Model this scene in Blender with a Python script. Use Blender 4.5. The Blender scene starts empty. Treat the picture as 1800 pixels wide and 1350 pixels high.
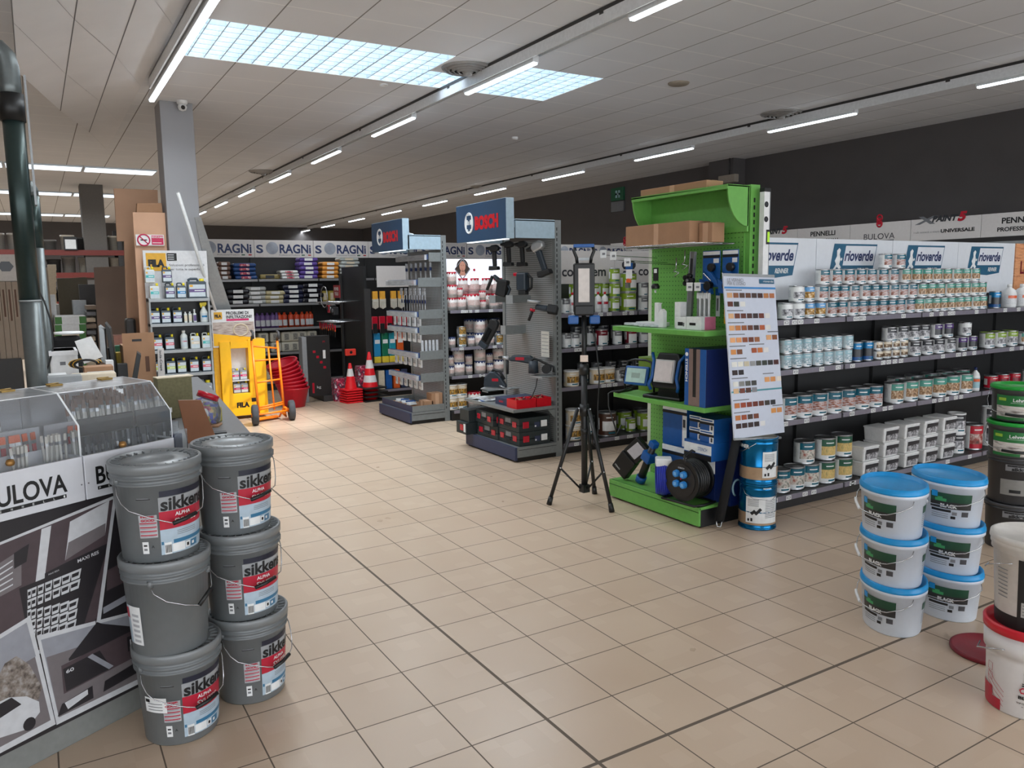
import bpy, bmesh, math, random
from mathutils import Vector, Matrix
random.seed(7)
PI = math.pi
# ---------------------------------------------------------------- camera, world, exposure
CAM = Vector((-1.2744, -4.1080, 1.7253))
RIGHT = Vector((0.85527562, -0.5179779, -0.01423076))
DOWN = Vector((-0.07866943, -0.10265459, -0.99160131))
FWD = Vector((0.51216671, 0.84921195, -0.12854699))
F = 1379.15                                   # focal length in pixels of the 1800 x 1350 frame
scn = bpy.context.scene
C = scn.collection
cd = bpy.data.cameras.new('camera'); cam = bpy.data.objects.new('camera', cd); C.objects.link(cam)
cd.sensor_width = 36; cd.lens = 36 * F / 1800; cd.clip_start = .05; cd.clip_end = 200
m3 = Matrix((RIGHT, -DOWN, -FWD)).transposed()
cam.matrix_world = Matrix.Translation(CAM) @ m3.to_4x4()
scn.camera = cam
scn.view_settings.view_transform = 'Standard'
scn.view_settings.look = 'None'
scn.view_settings.gamma = 1
scn.view_settings.use_curve_mapping = False
scn.view_settings.exposure = 0.28
w = bpy.data.worlds.new('world'); scn.world = w; w.use_nodes = True
w.node_tree.nodes['Background'].inputs[0].default_value = (.90, .95, 1, 1)
w.node_tree.nodes['Background'].inputs[1].default_value = 4.0
TUBE_W = 7.5        # watts of one 1.4 m strip light
LOUV_W = 5        # watts of one louvred ceiling panel
SPOT_W = 650       # watts of the added spotlight aimed at the floor by the hand truck

def ray(u, v): return (RIGHT * ((u - 900) / F) + DOWN * ((v - 675) / F) + FWD)
def onz(u, v, z=0.0):
    d = ray(u, v); return CAM + d * ((z - CAM.z) / d.z)
def onx(u, v, x):
    d = ray(u, v); return CAM + d * ((x - CAM.x) / d.x)
def ony(u, v, y):
    d = ray(u, v); return CAM + d * ((y - CAM.y) / d.y)
def face(x, y):                       # turn that points a thing's front (local -Y) at where the photographer stood
    return math.atan2(CAM.x - x, -(CAM.y - y))
# ---------------------------------------------------------------- materials
_m = {}
def lin(c): return tuple((x / 255 / 12.92) if x / 255 <= .04045 else ((x / 255 + .055) / 1.055) ** 2.4 for x in c)
def M(name, rgb=None, rough=.5, metal=0, var=.06, scale=30, emis=0, spec=.5):
    if name in _m: return _m[name]
    m = bpy.data.materials.new(name); m.use_nodes = True; nt = m.node_tree; b = nt.nodes['Principled BSDF']
    c = lin(rgb)
    b.inputs['Roughness'].default_value = rough; b.inputs['Metallic'].default_value = metal
    b.inputs['Specular IOR Level'].default_value = spec
    tc = nt.nodes.new('ShaderNodeTexCoord'); nz = nt.nodes.new('ShaderNodeTexNoise'); rp = nt.nodes.new('ShaderNodeValToRGB')
    nz.inputs['Scale'].default_value = scale; nz.inputs['Detail'].default_value = 3
    nt.links.new(tc.outputs['Object'], nz.inputs['Vector']); nt.links.new(nz.outputs['Fac'], rp.inputs['Fac'])
    rp.color_ramp.elements[0].position = .3; rp.color_ramp.elements[1].position = .7
    rp.color_ramp.elements[0].color = (*[max(0, x * (1 - var)) for x in c], 1)
    rp.color_ramp.elements[1].color = (*[min(1, x * (1 + var)) for x in c], 1)
    nt.links.new(rp.outputs['Color'], b.inputs['Base Color'])
    if emis:
        b.inputs['Emission Color'].default_value = (*c, 1); b.inputs['Emission Strength'].default_value = emis
    _m[name] = m; return m
def Mpic(name, cols, scale=25, rough=.4, stretch=(1, 1, 1)):       # a small printed picture: blotches of a few colours
    if name in _m: return _m[name]
    m = bpy.data.materials.new(name); m.use_nodes = True; nt = m.node_tree; b = nt.nodes['Principled BSDF']
    b.inputs['Roughness'].default_value = rough
    tc = nt.nodes.new('ShaderNodeTexCoord'); mp = nt.nodes.new('ShaderNodeMapping'); nz = nt.nodes.new('ShaderNodeTexNoise'); rp = nt.nodes.new('ShaderNodeValToRGB')
    mp.inputs['Scale'].default_value = stretch
    nz.inputs['Scale'].default_value = scale; nz.inputs['Detail'].default_value = 4
    nt.links.new(tc.outputs['Object'], mp.inputs['Vector']); nt.links.new(mp.outputs[0], nz.inputs['Vector']); nt.links.new(nz.outputs['Fac'], rp.inputs['Fac'])
    els = rp.color_ramp.elements
    while len(els) < len(cols): els.new(.5)
    for i, c in enumerate(cols):
        els[i].position = .3 + .4 * i / max(1, len(cols) - 1); els[i].color = (*lin(c), 1)
    nt.links.new(rp.outputs['Color'], b.inputs['Base Color']); _m[name] = m; return m
def Mclear(name, tint=(235, 240, 245), fac=.25, rough=.08):
    if name in _m: return _m[name]
    m = bpy.data.materials.new(name); m.use_nodes = True; nt = m.node_tree
    nt.nodes.remove(nt.nodes['Principled BSDF']); out = nt.nodes['Material Output']
    a = nt.nodes.new('ShaderNodeBsdfTransparent'); g = nt.nodes.new('ShaderNodeBsdfGlossy'); d = nt.nodes.new('ShaderNodeBsdfDiffuse')
    g.inputs['Roughness'].default_value = rough; d.inputs['Color'].default_value = (*lin(tint), 1)
    a.inputs['Color'].default_value = (.93, .95, .97, 1)
    nz = nt.nodes.new('ShaderNodeTexNoise'); nz.inputs['Scale'].default_value = 6
    mr = nt.nodes.new('ShaderNodeMapRange'); mr.inputs['To Min'].default_value = fac * .6; mr.inputs['To Max'].default_value = fac * 1.4
    nt.links.new(nz.outputs['Fac'], mr.inputs['Value'])
    x1 = nt.nodes.new('ShaderNodeMixShader'); x2 = nt.nodes.new('ShaderNodeMixShader'); fr = nt.nodes.new('ShaderNodeFresnel'); fr.inputs[0].default_value = 1.45
    nt.links.new(mr.outputs[0], x1.inputs[0]); nt.links.new(a.outputs[0], x1.inputs[1]); nt.links.new(d.outputs[0], x1.inputs[2])
    nt.links.new(fr.outputs[0], x2.inputs[0]); nt.links.new(x1.outputs[0], x2.inputs[1]); nt.links.new(g.outputs[0], x2.inputs[2])
    nt.links.new(x2.outputs[0], out.inputs['Surface']); _m[name] = m; return m
def Mgrid(name, base, dark, px, pz, rad, rough=.4, ax=(1, 2)):     # pegboard: dark round holes on a regular pitch
    if name in _m: return _m[name]
    m = bpy.data.materials.new(name); m.use_nodes = True; nt = m.node_tree; b = nt.nodes['Principled BSDF']; b.inputs['Roughness'].default_value = rough
    tc = nt.nodes.new('ShaderNodeTexCoord'); sp = nt.nodes.new('ShaderNodeSeparateXYZ'); nt.links.new(tc.outputs['Object'], sp.inputs[0])
    def mth(op, a, bb=None):
        n = nt.nodes.new('ShaderNodeMath'); n.operation = op
        for i, x in enumerate((a, bb)):
            if x is None: continue
            if isinstance(x, (int, float)): n.inputs[i].default_value = x
            else: nt.links.new(x, n.inputs[i])
        return n.outputs[0]
    def cen(o, p): return mth('MULTIPLY', mth('SUBTRACT', mth('FRACT', mth('DIVIDE', o, p)), .5), p)
    x = cen(sp.outputs[ax[0]], px); z = cen(sp.outputs[ax[1]], pz)
    d = mth('SQRT', mth('ADD', mth('MULTIPLY', x, x), mth('MULTIPLY', z, z)))
    k = mth('LESS_THAN', d, rad)
    mx = nt.nodes.new('ShaderNodeMix'); mx.data_type = 'RGBA'; nt.links.new(k, mx.inputs[0])
    mx.inputs[6].default_value = (*lin(base), 1); mx.inputs[7].default_value = (*lin(dark), 1)
    nt.links.new(mx.outputs[2], b.inputs['Base Color']); _m[name] = m; return m
# ---------------------------------------------------------------- mesh builder
_txt = {}
def text_geo(s, size=1, bold=0.0):
    k = (s, bold)
    if k not in _txt:
        cu = bpy.data.curves.new('t', 'FONT'); cu.body = s; cu.size = 1; cu.offset = bold; cu.resolution_u = 4; cu.fill_mode = 'FRONT'
        ob = bpy.data.objects.new('t', cu); me = bpy.data.meshes.new_from_object(ob)
        vs = [(v.co.x, v.co.y) for v in me.vertices]; fs = [tuple(p.vertices) for p in me.polygons]
        bpy.data.objects.remove(ob); bpy.data.curves.remove(cu); bpy.data.meshes.remove(me)
        x0 = min(a for a, b in vs) if vs else 0; x1 = max(a for a, b in vs) if vs else 1
        y0 = min(b for a, b in vs) if vs else 0; y1 = max(b for a, b in vs) if vs else 1
        _txt[k] = ([((a - x0) / (x1 - x0), (b - y0) / (y1 - y0)) for a, b in vs], fs, (x1 - x0) / (y1 - y0))
    return _txt[k]
class G:
    def __init__(s): s.v = []; s.f = []; s.m = []; s.sm = []; s.mats = []; s.T = None
    def mi(s, mat):
        if mat not in s.mats: s.mats.append(mat)
        return s.mats.index(mat)
    def add(s, vs, fs, mat, smooth=False):
        o = len(s.v)
        for p in vs:
            p = Vector(p)
            if s.T is not None: p = s.T @ p
            s.v.append(p)
        for i, f in enumerate(fs):
            s.f.append([o + j for j in f]); s.m.append(s.mi(mat[i] if isinstance(mat, list) else mat)); s.sm.append(smooth)
        return s
    def box(s, x0, x1, y0, y1, z0, z1, mat):
        return s.add([(x0, y0, z0), (x1, y0, z0), (x1, y1, z0), (x0, y1, z0), (x0, y0, z1), (x1, y0, z1), (x1, y1, z1), (x0, y1, z1)],
                     [(0, 3, 2, 1), (4, 5, 6, 7), (0, 1, 5, 4), (1, 2, 6, 5), (2, 3, 7, 6), (3, 0, 4, 7)], mat)
    def poly(s, pts, mat): return s.add(pts, [tuple(range(len(pts)))], mat)
    def prism(s, prof, ax, a0, a1, mat, smooth=False):              # prof: 2D points in the other two axes (in order)
        def p(q, a): return (a, q[0], q[1]) if ax == 0 else ((q[0], a, q[1]) if ax == 1 else (q[0], q[1], a))
        n = len(prof); vs = [p(q, a0) for q in prof] + [p(q, a1) for q in prof]
        fs = [tuple(range(n))[::-1], tuple(range(n, 2 * n))] + [(i, (i + 1) % n, n + (i + 1) % n, n + i) for i in range(n)]
        return s.add(vs, fs, mat, smooth)
    def cyl(s, p0, p1, r0, r1=None, mat=None, n=16, caps=True):
        if r1 is None: r1 = r0
        p0 = Vector(p0); p1 = Vector(p1); d = (p1 - p0).normalized(); a = d.orthogonal().normalized(); b = d.cross(a)
        vs = [p0 + (a * math.cos(2 * PI * i / n) + b * math.sin(2 * PI * i / n)) * r0 for i in range(n)] + \
             [p1 + (a * math.cos(2 * PI * i / n) + b * math.sin(2 * PI * i / n)) * r1 for i in range(n)]
        s.add(vs, [(i, (i + 1) % n, n + (i + 1) % n, n + i) for i in range(n)], mat, True)
        if caps: s.add(vs, [tuple(range(n))[::-1], tuple(range(n, 2 * n))], mat)
        return s
    def tube(s, pts, r, mat, n=6, closed=False):
        pts = [Vector(p) for p in pts]; N = len(pts); rings = []; up = None
        for i, p in enumerate(pts):
            a = pts[i - 1] if (i or closed) else p; b = pts[(i + 1) % N] if (i < N - 1 or closed) else p
            d = (b - a).normalized()
            if up is None: up = d.orthogonal().normalized()
            up = (up - d * up.dot(d)); up = up.normalized() if up.length > 1e-6 else d.orthogonal().normalized()
            q = d.cross(up); rings.append([p + (up * math.cos(2 * PI * k / n) + q * math.sin(2 * PI * k / n)) * r for k in range(n)])
        vs = [v for rg in rings for v in rg]; fs = []
        for i in range(N if closed else N - 1):
            j = (i + 1) % N
            for k in range(n): fs.append((i * n + k, i * n + (k + 1) % n, j * n + (k + 1) % n, j * n + k))
        if not closed: fs += [tuple(range(n))[::-1], tuple(range((N - 1) * n, N * n))]
        return s.add(vs, fs, mat, True)
    def lathe(s, prof, mat, n=32, c=(0, 0, 0), a0=0, a1=360, smooth=True):   # prof [(r,z)...]; mat one or one per segment; angle 0 faces -Y
        full = abs(a1 - a0) >= 360; k = n if full else n + 1
        for j in range(len(prof) - 1):
            mt = mat[j] if isinstance(mat, list) else mat; (r0, z0), (r1, z1) = prof[j], prof[j + 1]; vs = []
            for r, z in ((r0, z0), (r1, z1)):
                for i in range(k):
                    t = math.radians(a0 + (a1 - a0) * i / n); vs.append((c[0] + r * math.sin(t), c[1] - r * math.cos(t), c[2] + z))
            fs = []
            for i in range(n):
                q = (i + 1) % k if full else i + 1
                if r0 < 1e-6: fs.append((i, k + q, k + i))
                elif r1 < 1e-6: fs.append((i, q, k + i))
                else: fs.append((i, q, k + q, k + i))
            s.add(vs, fs, mt, smooth)
        return s
    def patch(s, rf, z0, z1, a0, a1, mat, off=.0012, n=8):          # a label wrapped on a round body of radius rf(z)
        return s.lathe([(rf(z0) + off, z0), (rf(z1) + off, z1)], mat, n=n, a0=a0, a1=a1)
    def text(s, t, wd, ht, mat, org, ux=(1, 0, 0), uy=(0, 0, 1), bold=0.0, shear=0, depth=0):   # centred at org, width wd, cap height ht
        vs, fs, asp = text_geo(t, bold=bold); ux = Vector(ux).normalized(); uy = Vector(uy).normalized(); org = Vector(org)
        if wd is None: wd = ht * asp
        if ht is None: ht = wd / asp
        P = [org + ux * ((a - .5) * wd + shear * (b - .5) * ht) + uy * ((b - .5) * ht) for a, b in vs]
        s.add(P, fs, mat)
        if depth:
            nrm = ux.cross(uy) * depth; s.add([p + nrm for p in P], fs, mat)
        return s
    def btext(s, t, rf, zc, ac, wd, ht, mat, off=.003, bold=0.0):   # text bent round a body; ac centre angle in degrees
        vs, fs, asp = text_geo(t, bold=bold); P = []
        for a, b in vs:
            z = zc + (b - .5) * ht; r = rf(z); an = math.radians(ac) + (a - .5) * wd / r
            P.append(((r + off) * math.sin(an), -(r + off) * math.cos(an), z))
        return s.add(P, fs, mat)
    def build(s, name, parent=None, bev=0, loc=None, seg=2):
        me = bpy.data.meshes.new(name); me.from_pydata([tuple(v) for v in s.v], [], s.f)
        for m in s.mats: me.materials.append(m)
        me.polygons.foreach_set('material_index', s.m); me.polygons.foreach_set('use_smooth', s.sm)
        bm = bmesh.new(); bm.from_mesh(me)
        bmesh.ops.remove_doubles(bm, verts=bm.verts, dist=1e-5)
        bmesh.ops.recalc_face_normals(bm, faces=bm.faces); bm.to_mesh(me); bm.free(); me.update()
        o = bpy.data.objects.new(name, me); C.objects.link(o)
        if parent is not None: o.parent = parent
        if loc is not None: o.location = loc
        if bev:
            b = o.modifiers.new('b', 'BEVEL'); b.width = bev; b.segments = seg; b.limit_method = 'ANGLE'; b.angle_limit = .7
        return o
def tag(o, label, cat, group=None, kind=None):
    if label: o['label'] = label
    if cat: o['category'] = cat
    if group: o['group'] = group
    if kind: o['kind'] = kind
    return o
def thing(name, label, cat, loc=(0, 0, 0), rz=0, group=None, rot=None):
    o = bpy.data.objects.new(name, None); C.objects.link(o); o.empty_display_size = .1
    o.location = loc; o.rotation_euler = rot if rot else (0, 0, rz); return tag(o, label, cat, group)
def dup(root, loc, rz=0, label=None, group=None, rot=None):
    r = root.copy(); C.objects.link(r); r.location = loc; r.rotation_euler = rot if rot else (0, 0, rz)
    if label: r['label'] = label
    if group: r['group'] = group
    for ch in list(root.children):
        c = ch.copy(); C.objects.link(c); c.parent = r
        for g in list(ch.children):
            d = g.copy(); C.objects.link(d); d.parent = c
    return r
class Kind:                         # one prototype per kind, copied afterwards; the first use is the prototype itself
    def __init__(s, name, cat, maker): s.name = name; s.cat = cat; s.maker = maker; s.first = None
    def put(s, loc, rz, label, group=None, rot=None):
        if s.first is None:
            s.first = thing(s.name, label, s.cat, loc, rz, group, rot); s.maker(s.first); return s.first
        return dup(s.first, loc, rz, label, group, rot)
def struct(o): o['kind'] = 'structure'; return o
def struct_empty(name, loc=(0, 0, 0)):
    o = bpy.data.objects.new(name, None); C.objects.link(o); o.location = loc; o['kind'] = 'structure'; return o
ORD = ['first', 'second', 'third', 'fourth', 'fifth', 'sixth', 'seventh', 'eighth', 'ninth', 'tenth', 'eleventh', 'twelfth', 'thirteenth', 'fourteenth', 'fifteenth',
       'sixteenth', 'seventeenth', 'eighteenth', 'nineteenth', 'twentieth', 'twenty-first', 'twenty-second', 'twenty-third', 'twenty-fourth', 'twenty-fifth', 'twenty-sixth', 'twenty-seventh', 'twenty-eighth']
# shared materials
white = M('white_paint', (214, 214, 216), .45); white2 = M('white_plastic', (225, 226, 226), .35)
black = M('black_plastic', (18, 19, 20), .45); dgrey = M('dark_grey_metal', (48, 47, 47), .5)
shelfm = M('charcoal_shelf', (38, 38, 39), .5); lgrey = M('light_grey_metal', (150, 154, 156), .4, .2)
rail = M('price_rail_grey', (132, 128, 140), .3, .2); chrome = M('chrome_wire', (190, 192, 195), .25, .9)
steel = M('tin_metal', (170, 172, 175), .3, .85); paper = M('white_label', (226, 228, 228), .3)
red = M('red_plastic', (196, 12, 30), .35); navy = M('navy_ink', (28, 46, 92), .4); ink = M('black_ink', (16, 16, 18), .5)
card = M('brown_cardboard', (160, 122, 92), .8, scale=12); card2 = M('pale_cardboard', (190, 152, 122), .8, scale=12)
blue = M('display_blue', (18, 82, 150), .4); dblue = M('deep_blue', (10, 30, 84), .4)
greenm = M('apple_green_metal', (102, 166, 76), .4); gtext = M('grey_ink', (120, 122, 126), .6)
# ---------------------------------------------------------------- the room
HC = 3.905
def tile_floor():
    m = bpy.data.materials.new('beige_floor_tiles'); m.use_nodes = True; nt = m.node_tree; b = nt.nodes['Principled BSDF']; N = nt.nodes; L = nt.links
    tc = N.new('ShaderNodeTexCoord'); sp = N.new('ShaderNodeSeparateXYZ'); L.new(tc.outputs['Object'], sp.inputs[0])
    def mth(op, a, bb=None, c=None):
        n = N.new('ShaderNodeMath'); n.operation = op
        for i, x in enumerate((a, bb, c)):
            if x is None: continue
            if isinstance(x, (int, float)): n.inputs[i].default_value = x
            else: L.new(x, n.inputs[i])
        return n.outputs[0]
    T = .333
    def edge(o, t=T, wd=.0028):
        fr = mth('FRACT', mth('ADD', mth('DIVIDE', o, t), 100)); return mth('LESS_THAN', mth('MINIMUM', fr, mth('SUBTRACT', 1, fr)), wd / t)
    gx = edge(sp.outputs[0]); gy = edge(sp.outputs[1]); g = mth('MAXIMUM', gx, gy)
    # wider movement joints
    j1 = mth('LESS_THAN', mth('ABSOLUTE', mth('SUBTRACT', sp.outputs[0], .339)), .006); j2 = mth('LESS_THAN', mth('ABSOLUTE', mth('SUBTRACT', sp.outputs[1], -2.005)), .006)
    g = mth('MAXIMUM', g, mth('MAXIMUM', j1, j2))
    cx = mth('FLOOR', mth('ADD', mth('DIVIDE', sp.outputs[0], T), 100)); cy = mth('FLOOR', mth('ADD', mth('DIVIDE', sp.outputs[1], T), 100))
    cb = N.new('ShaderNodeCombineXYZ'); L.new(cx, cb.inputs[0]); L.new(cy, cb.inputs[1]); wn = N.new('ShaderNodeTexWhiteNoise'); L.new(cb.outputs[0], wn.inputs['Vector'])
    # small square mottling printed on the tiles
    sx = mth('FLOOR', mth('MULTIPLY', sp.outputs[0], 11)); sy = mth('FLOOR', mth('MULTIPLY', sp.outputs[1], 11)); c2 = N.new('ShaderNodeCombineXYZ'); L.new(sx, c2.inputs[0]); L.new(sy, c2.inputs[1])
    w2 = N.new('ShaderNodeTexWhiteNoise'); L.new(c2.outputs[0], w2.inputs['Vector'])
    nz = N.new('ShaderNodeTexNoise'); nz.inputs['Scale'].default_value = 3; nz.inputs['Detail'].default_value = 4; L.new(tc.outputs['Object'], nz.inputs['Vector'])
    s = mth('ADD', mth('MULTIPLY', wn.outputs['Value'], .25), mth('ADD', mth('MULTIPLY', mth('GREATER_THAN', w2.outputs['Value'], .8), .16), mth('MULTIPLY', nz.outputs['Fac'], .5)))
    rp = N.new('ShaderNodeValToRGB'); L.new(s, rp.inputs[0]); rp.color_ramp.elements[0].position = .1; rp.color_ramp.elements[1].position = 1
    rp.color_ramp.elements[0].color = (*lin((188, 165, 142)), 1); rp.color_ramp.elements[1].color = (*lin((206, 186, 164)), 1)
    mx = N.new('ShaderNodeMix'); mx.data_type = 'RGBA'; L.new(g, mx.inputs[0]); L.new(rp.outputs[0], mx.inputs[6]); mx.inputs[7].default_value = (*lin((96, 84, 72)), 1)
    L.new(mx.outputs[2], b.inputs['Base Color'])
    rr = mth('ADD', .24, mth('ADD', mth('MULTIPLY', g, .5), mth('MULTIPLY', nz.outputs['Fac'], .12))); L.new(rr, b.inputs['Roughness'])
    bp = N.new('ShaderNodeBump'); bp.inputs['Strength'].default_value = .25; bp.inputs['Distance'].default_value = .002; L.new(mth('SUBTRACT', 1, g), bp.inputs['Height']); L.new(bp.outputs[0], b.inputs['Normal'])
    return m
def ceil_mat():
    m = bpy.data.materials.new('ceiling_tiles'); m.use_nodes = True; nt = m.node_tree; b = nt.nodes['Principled BSDF']; N = nt.nodes; L = nt.links
    tc = N.new('ShaderNodeTexCoord'); sp = N.new('ShaderNodeSeparateXYZ'); L.new(tc.outputs['Object'], sp.inputs[0])
    def mth(op, a, bb=None):
        n = N.new('ShaderNodeMath'); n.operation = op
        for i, x in enumerate((a, bb)):
            if x is None: continue
            if isinstance(x, (int, float)): n.inputs[i].default_value = x
            else: L.new(x, n.inputs[i])
        return n.outputs[0]
    def edge(o, off, wd):
        fr = mth('FRACT', mth('ADD', mth('DIVIDE', mth('SUBTRACT', o, off), .6), 100)); return mth('LESS_THAN', mth('MINIMUM', fr, mth('SUBTRACT', 1, fr)), wd / .6)
    gx = edge(sp.outputs[0], 0, .006); gy = edge(sp.outputs[1], 2.95, .008)
    nz = N.new('ShaderNodeTexNoise'); nz.inputs['Scale'].default_value = 1.3; L.new(tc.outputs['Object'], nz.inputs['Vector'])
    rp = N.new('ShaderNodeValToRGB'); L.new(nz.outputs['Fac'], rp.inputs[0]); rp.color_ramp.elements[0].color = (*lin((216, 217, 220)), 1); rp.color_ramp.elements[1].color = (*lin((228, 229, 232)), 1)
    m1 = N.new('ShaderNodeMix'); m1.data_type = 'RGBA'; L.new(gy, m1.inputs[0]); L.new(rp.outputs[0], m1.inputs[6]); m1.inputs[7].default_value = (*lin((240, 240, 240)), 1)
    m2 = N.new('ShaderNodeMix'); m2.data_type = 'RGBA'; L.new(gx, m2.inputs[0]); L.new(m1.outputs[2], m2.inputs[6]); m2.inputs[7].default_value = (*lin((132, 130, 128)), 1)
    L.new(m2.outputs[2], b.inputs['Base Color']); b.inputs['Roughness'].default_value = .8
    fn = N.new('ShaderNodeTexNoise'); fn.inputs['Scale'].default_value = 60; bp = N.new('ShaderNodeBump'); bp.inputs['Strength'].default_value = .1; L.new(tc.outputs['Object'], fn.inputs['Vector']); L.new(fn.outputs[0], bp.inputs['Height']); L.new(bp.outputs[0], b.inputs['Normal'])
    return m
X0, X1, Y0, Y1 = -14, 10.06, -9, 26
g = G(); g.box(X0, X1, Y0, Y1, -.1, 0, tile_floor()); struct(g.build('floor'))
cm = ceil_mat(); g = G()
holes = set()
for i in range(0, 4): holes |= {(i, 0), (i, 1)}
holes |= {(4, 1), (5, 0), (5, 1), (6, 0), (6, 1)}
for i in range(-24, 17):
    for j in range(-20, 39):
        if (i, j) in holes: continue
        x = i * .6; y = 2.95 + j * .6; x2 = min(x + .6, X1); 
        if x >= X1: continue
        g.poly([(x, y, HC), (x2, y, HC), (x2, y + .6, HC), (x, y + .6, HC)], cm)
struct(g.build('ceiling'))
dark = M('anthracite_wall', (80, 76, 76), .7, scale=3, var=.04); lw = M('grey_wall', (120, 114, 108), .8)
g = G(); g.box(X1, X1 + .1, Y0, Y1, 0, HC, dark); struct(g.build('wall_right'))
g = G(); g.box(X0, X1 + .1, Y1, Y1 + .1, 0, HC, dark); struct(g.build('wall_back'))
g = G(); g.box(X0 - .1, X0, Y0, Y1, 0, HC, lw); struct(g.build('wall_left'))
g = G()      # front wall with shop windows (behind the photographer)
g.box(X0, X1, Y0 - .15, Y0, 0, .4, lw); g.box(X0, X1, Y0 - .15, Y0, 3.2, HC, lw)
for k in range(9): x = X0 + 3 * k; g.box(x, x + .25, Y0 - .15, Y0, .4, 3.2, lw)
struct(g.build('wall_front'))
g = G(); g.box(9.75, X1 - .001, 6.3, 6.9, 0, HC, dark); struct(g.build('trim_1'))      # shallow wall pier
# grey pillar
pg = M('pillar_grey', (150, 150, 153), .6, scale=2, var=.03)
g = G(); g.box(.16, .53, 6.2, 6.62, 0, HC, pg); struct(g.build('trim_2', bev=.008))
g = G(); g.box(*sorted((ony(150, 450, 15).x, ony(190, 450, 15).x)), 15, 15.5, 0, HC, M('far_pillar_grey', (96, 92, 88), .7)); struct(g.build('trim_3'))
# dropped ceiling soffit at the left, with panel seams
sf = M('soffit_panels', (226, 226, 228), .6, scale=2, var=.03)
g = G()
A_ = [(-.10, HC - .002), (-.45, HC - .05), (-.85, HC - .16), (-1.25, HC - .34)]
for i in range(3):
    (xa, za), (xb, zb) = A_[i], A_[i + 1]
    ya_ = [10.2, 8.4, 6.5, 4.0][i]; yb_ = [10.2, 8.4, 6.5, 4.0][i + 1]
    for k in range(7):
        a0 = -6 + (ya_ + 6) * k / 7; a1 = -6 + (ya_ + 6) * (k + 1) / 7; b0 = -6 + (yb_ + 6) * k / 7; b1 = -6 + (yb_ + 6) * (k + 1) / 7
        g.poly([(xa, a0 + .006, za), (xa, a1 - .006, za), (xb, b1 - .006, zb), (xb, b0 + .006, zb)], sf)
    g.box(xb - .004, xb + .004, -6, yb_, zb - .004, zb + .004, gtext)
g.poly([(-1.25, -6, HC - .34), (-1.25, 4.0, HC - .34), (-1.25, 4.0, HC), (-1.25, -6, HC)], sf)
g.poly([(-1.25, 4.0, HC - .34), (-.85, 6.5, HC - .16), (-.45, 8.4, HC - .05), (-.10, 10.2, HC - .002), (-.10, 10.2, HC), (-.45, 8.4, HC), (-.85, 6.5, HC), (-1.25, 4.0, HC)], sf)
struct(g.build('trim_4'))
# suspended light trunking and strip lights
tk = M('trunking_white', (216, 218, 220), .4); glow = M('lamp_glow', (235, 246, 255), .4, emis=9, var=0)
tubek = M('lamp_end_cap', (200, 202, 204), .4)
def lamp_light(parent, sx, sy, w, z=-.012, spread=150):
    ld = bpy.data.lights.new('lamp_light', 'AREA'); ld.shape = 'RECTANGLE'; ld.size = sx; ld.size_y = sy; ld.energy = w; ld.color = (.90, .96, 1)
    ld.spread = math.radians(spread); lo = bpy.data.objects.new('lamp_light', ld); C.objects.link(lo); lo.parent = parent; lo.location = (0, 0, z); return lo
LEN = 1.38
def strip_maker(r):
    g = G(); g.box(-.035, .035, -LEN / 2, LEN / 2, .012, .075, tk); g.build('housing', r, .004)
    g = G(); g.box(-.024, .024, -LEN / 2 + .01, LEN / 2 - .01, -.004, .0118, glow); g.build('diffuser', r, .004)
    g = G(); g.cyl((0, 0, .075), (0, 0, .2), .006, mat=chrome, n=6); g.build('hanger', r)
strip = Kind('strip_light', 'lamp', strip_maker)
ZL = CAM.z + 2.03
def track(n, x, ys, y0, y1, nm, xs=None):
    g = G(); g.box(x - .06, x - .045, y0, y1, ZL + .02, HC - .02, tk); g.box(x + .075, x + .09, y0, y1, ZL + .06, HC - .002, tk); g.box(x - .06, x + .09, y0, y1, HC - .03, HC - .02, tk)
    for yy in ys: g.box(x - .064, x - .045, yy + .95, yy + 1.0, HC - .05, HC, dgrey)
    g.box(x - .066, x - .06, y0, y1, HC - .03, HC - .002, dgrey)
    struct(g.build('trim_%d' % n))
    for k, yy in enumerate(ys):
        o = strip.put((x + .01, yy, ZL - .02), 0, 'lit white strip light, %s from the camera on the %s ceiling track' % (ORD[k], nm), 'strip lights on the ceiling tracks')
        lamp_light(o, .05, LEN, TUBE_W)
track(5, 2.87, [CAM.y + 2.03 * (3.48 + 1.352 * k) for k in range(-1, 8)], -6, Y1 - 1, 'middle')
track(6, 7.62, [CAM.y + 2.03 * (3.49 + 1.40 * k) for k in range(-2, 9)], -6, Y1 - 1, 'right')
g = G(); g.box(-.08, -.065, -6, 5.1, ZL + .02, HC - .02, tk); g.box(.055, .07, -6, 5.1, ZL + .06, HC - .002, tk); g.box(-.08, .07, -6, 5.1, HC - .03, HC - .02, tk); struct(g.build('trim_7'))
for k, yy in enumerate((4.83, 3.45, 2.07, .69)):
    o = strip.put((-.01, yy, ZL - .02), 0, 'lit white strip light, %s along the left ceiling track' % ('farthest', 'second farthest', 'third farthest', 'nearest')[k], 'strip lights on the ceiling tracks')
    lamp_light(o, .05, LEN, TUBE_W)
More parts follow.
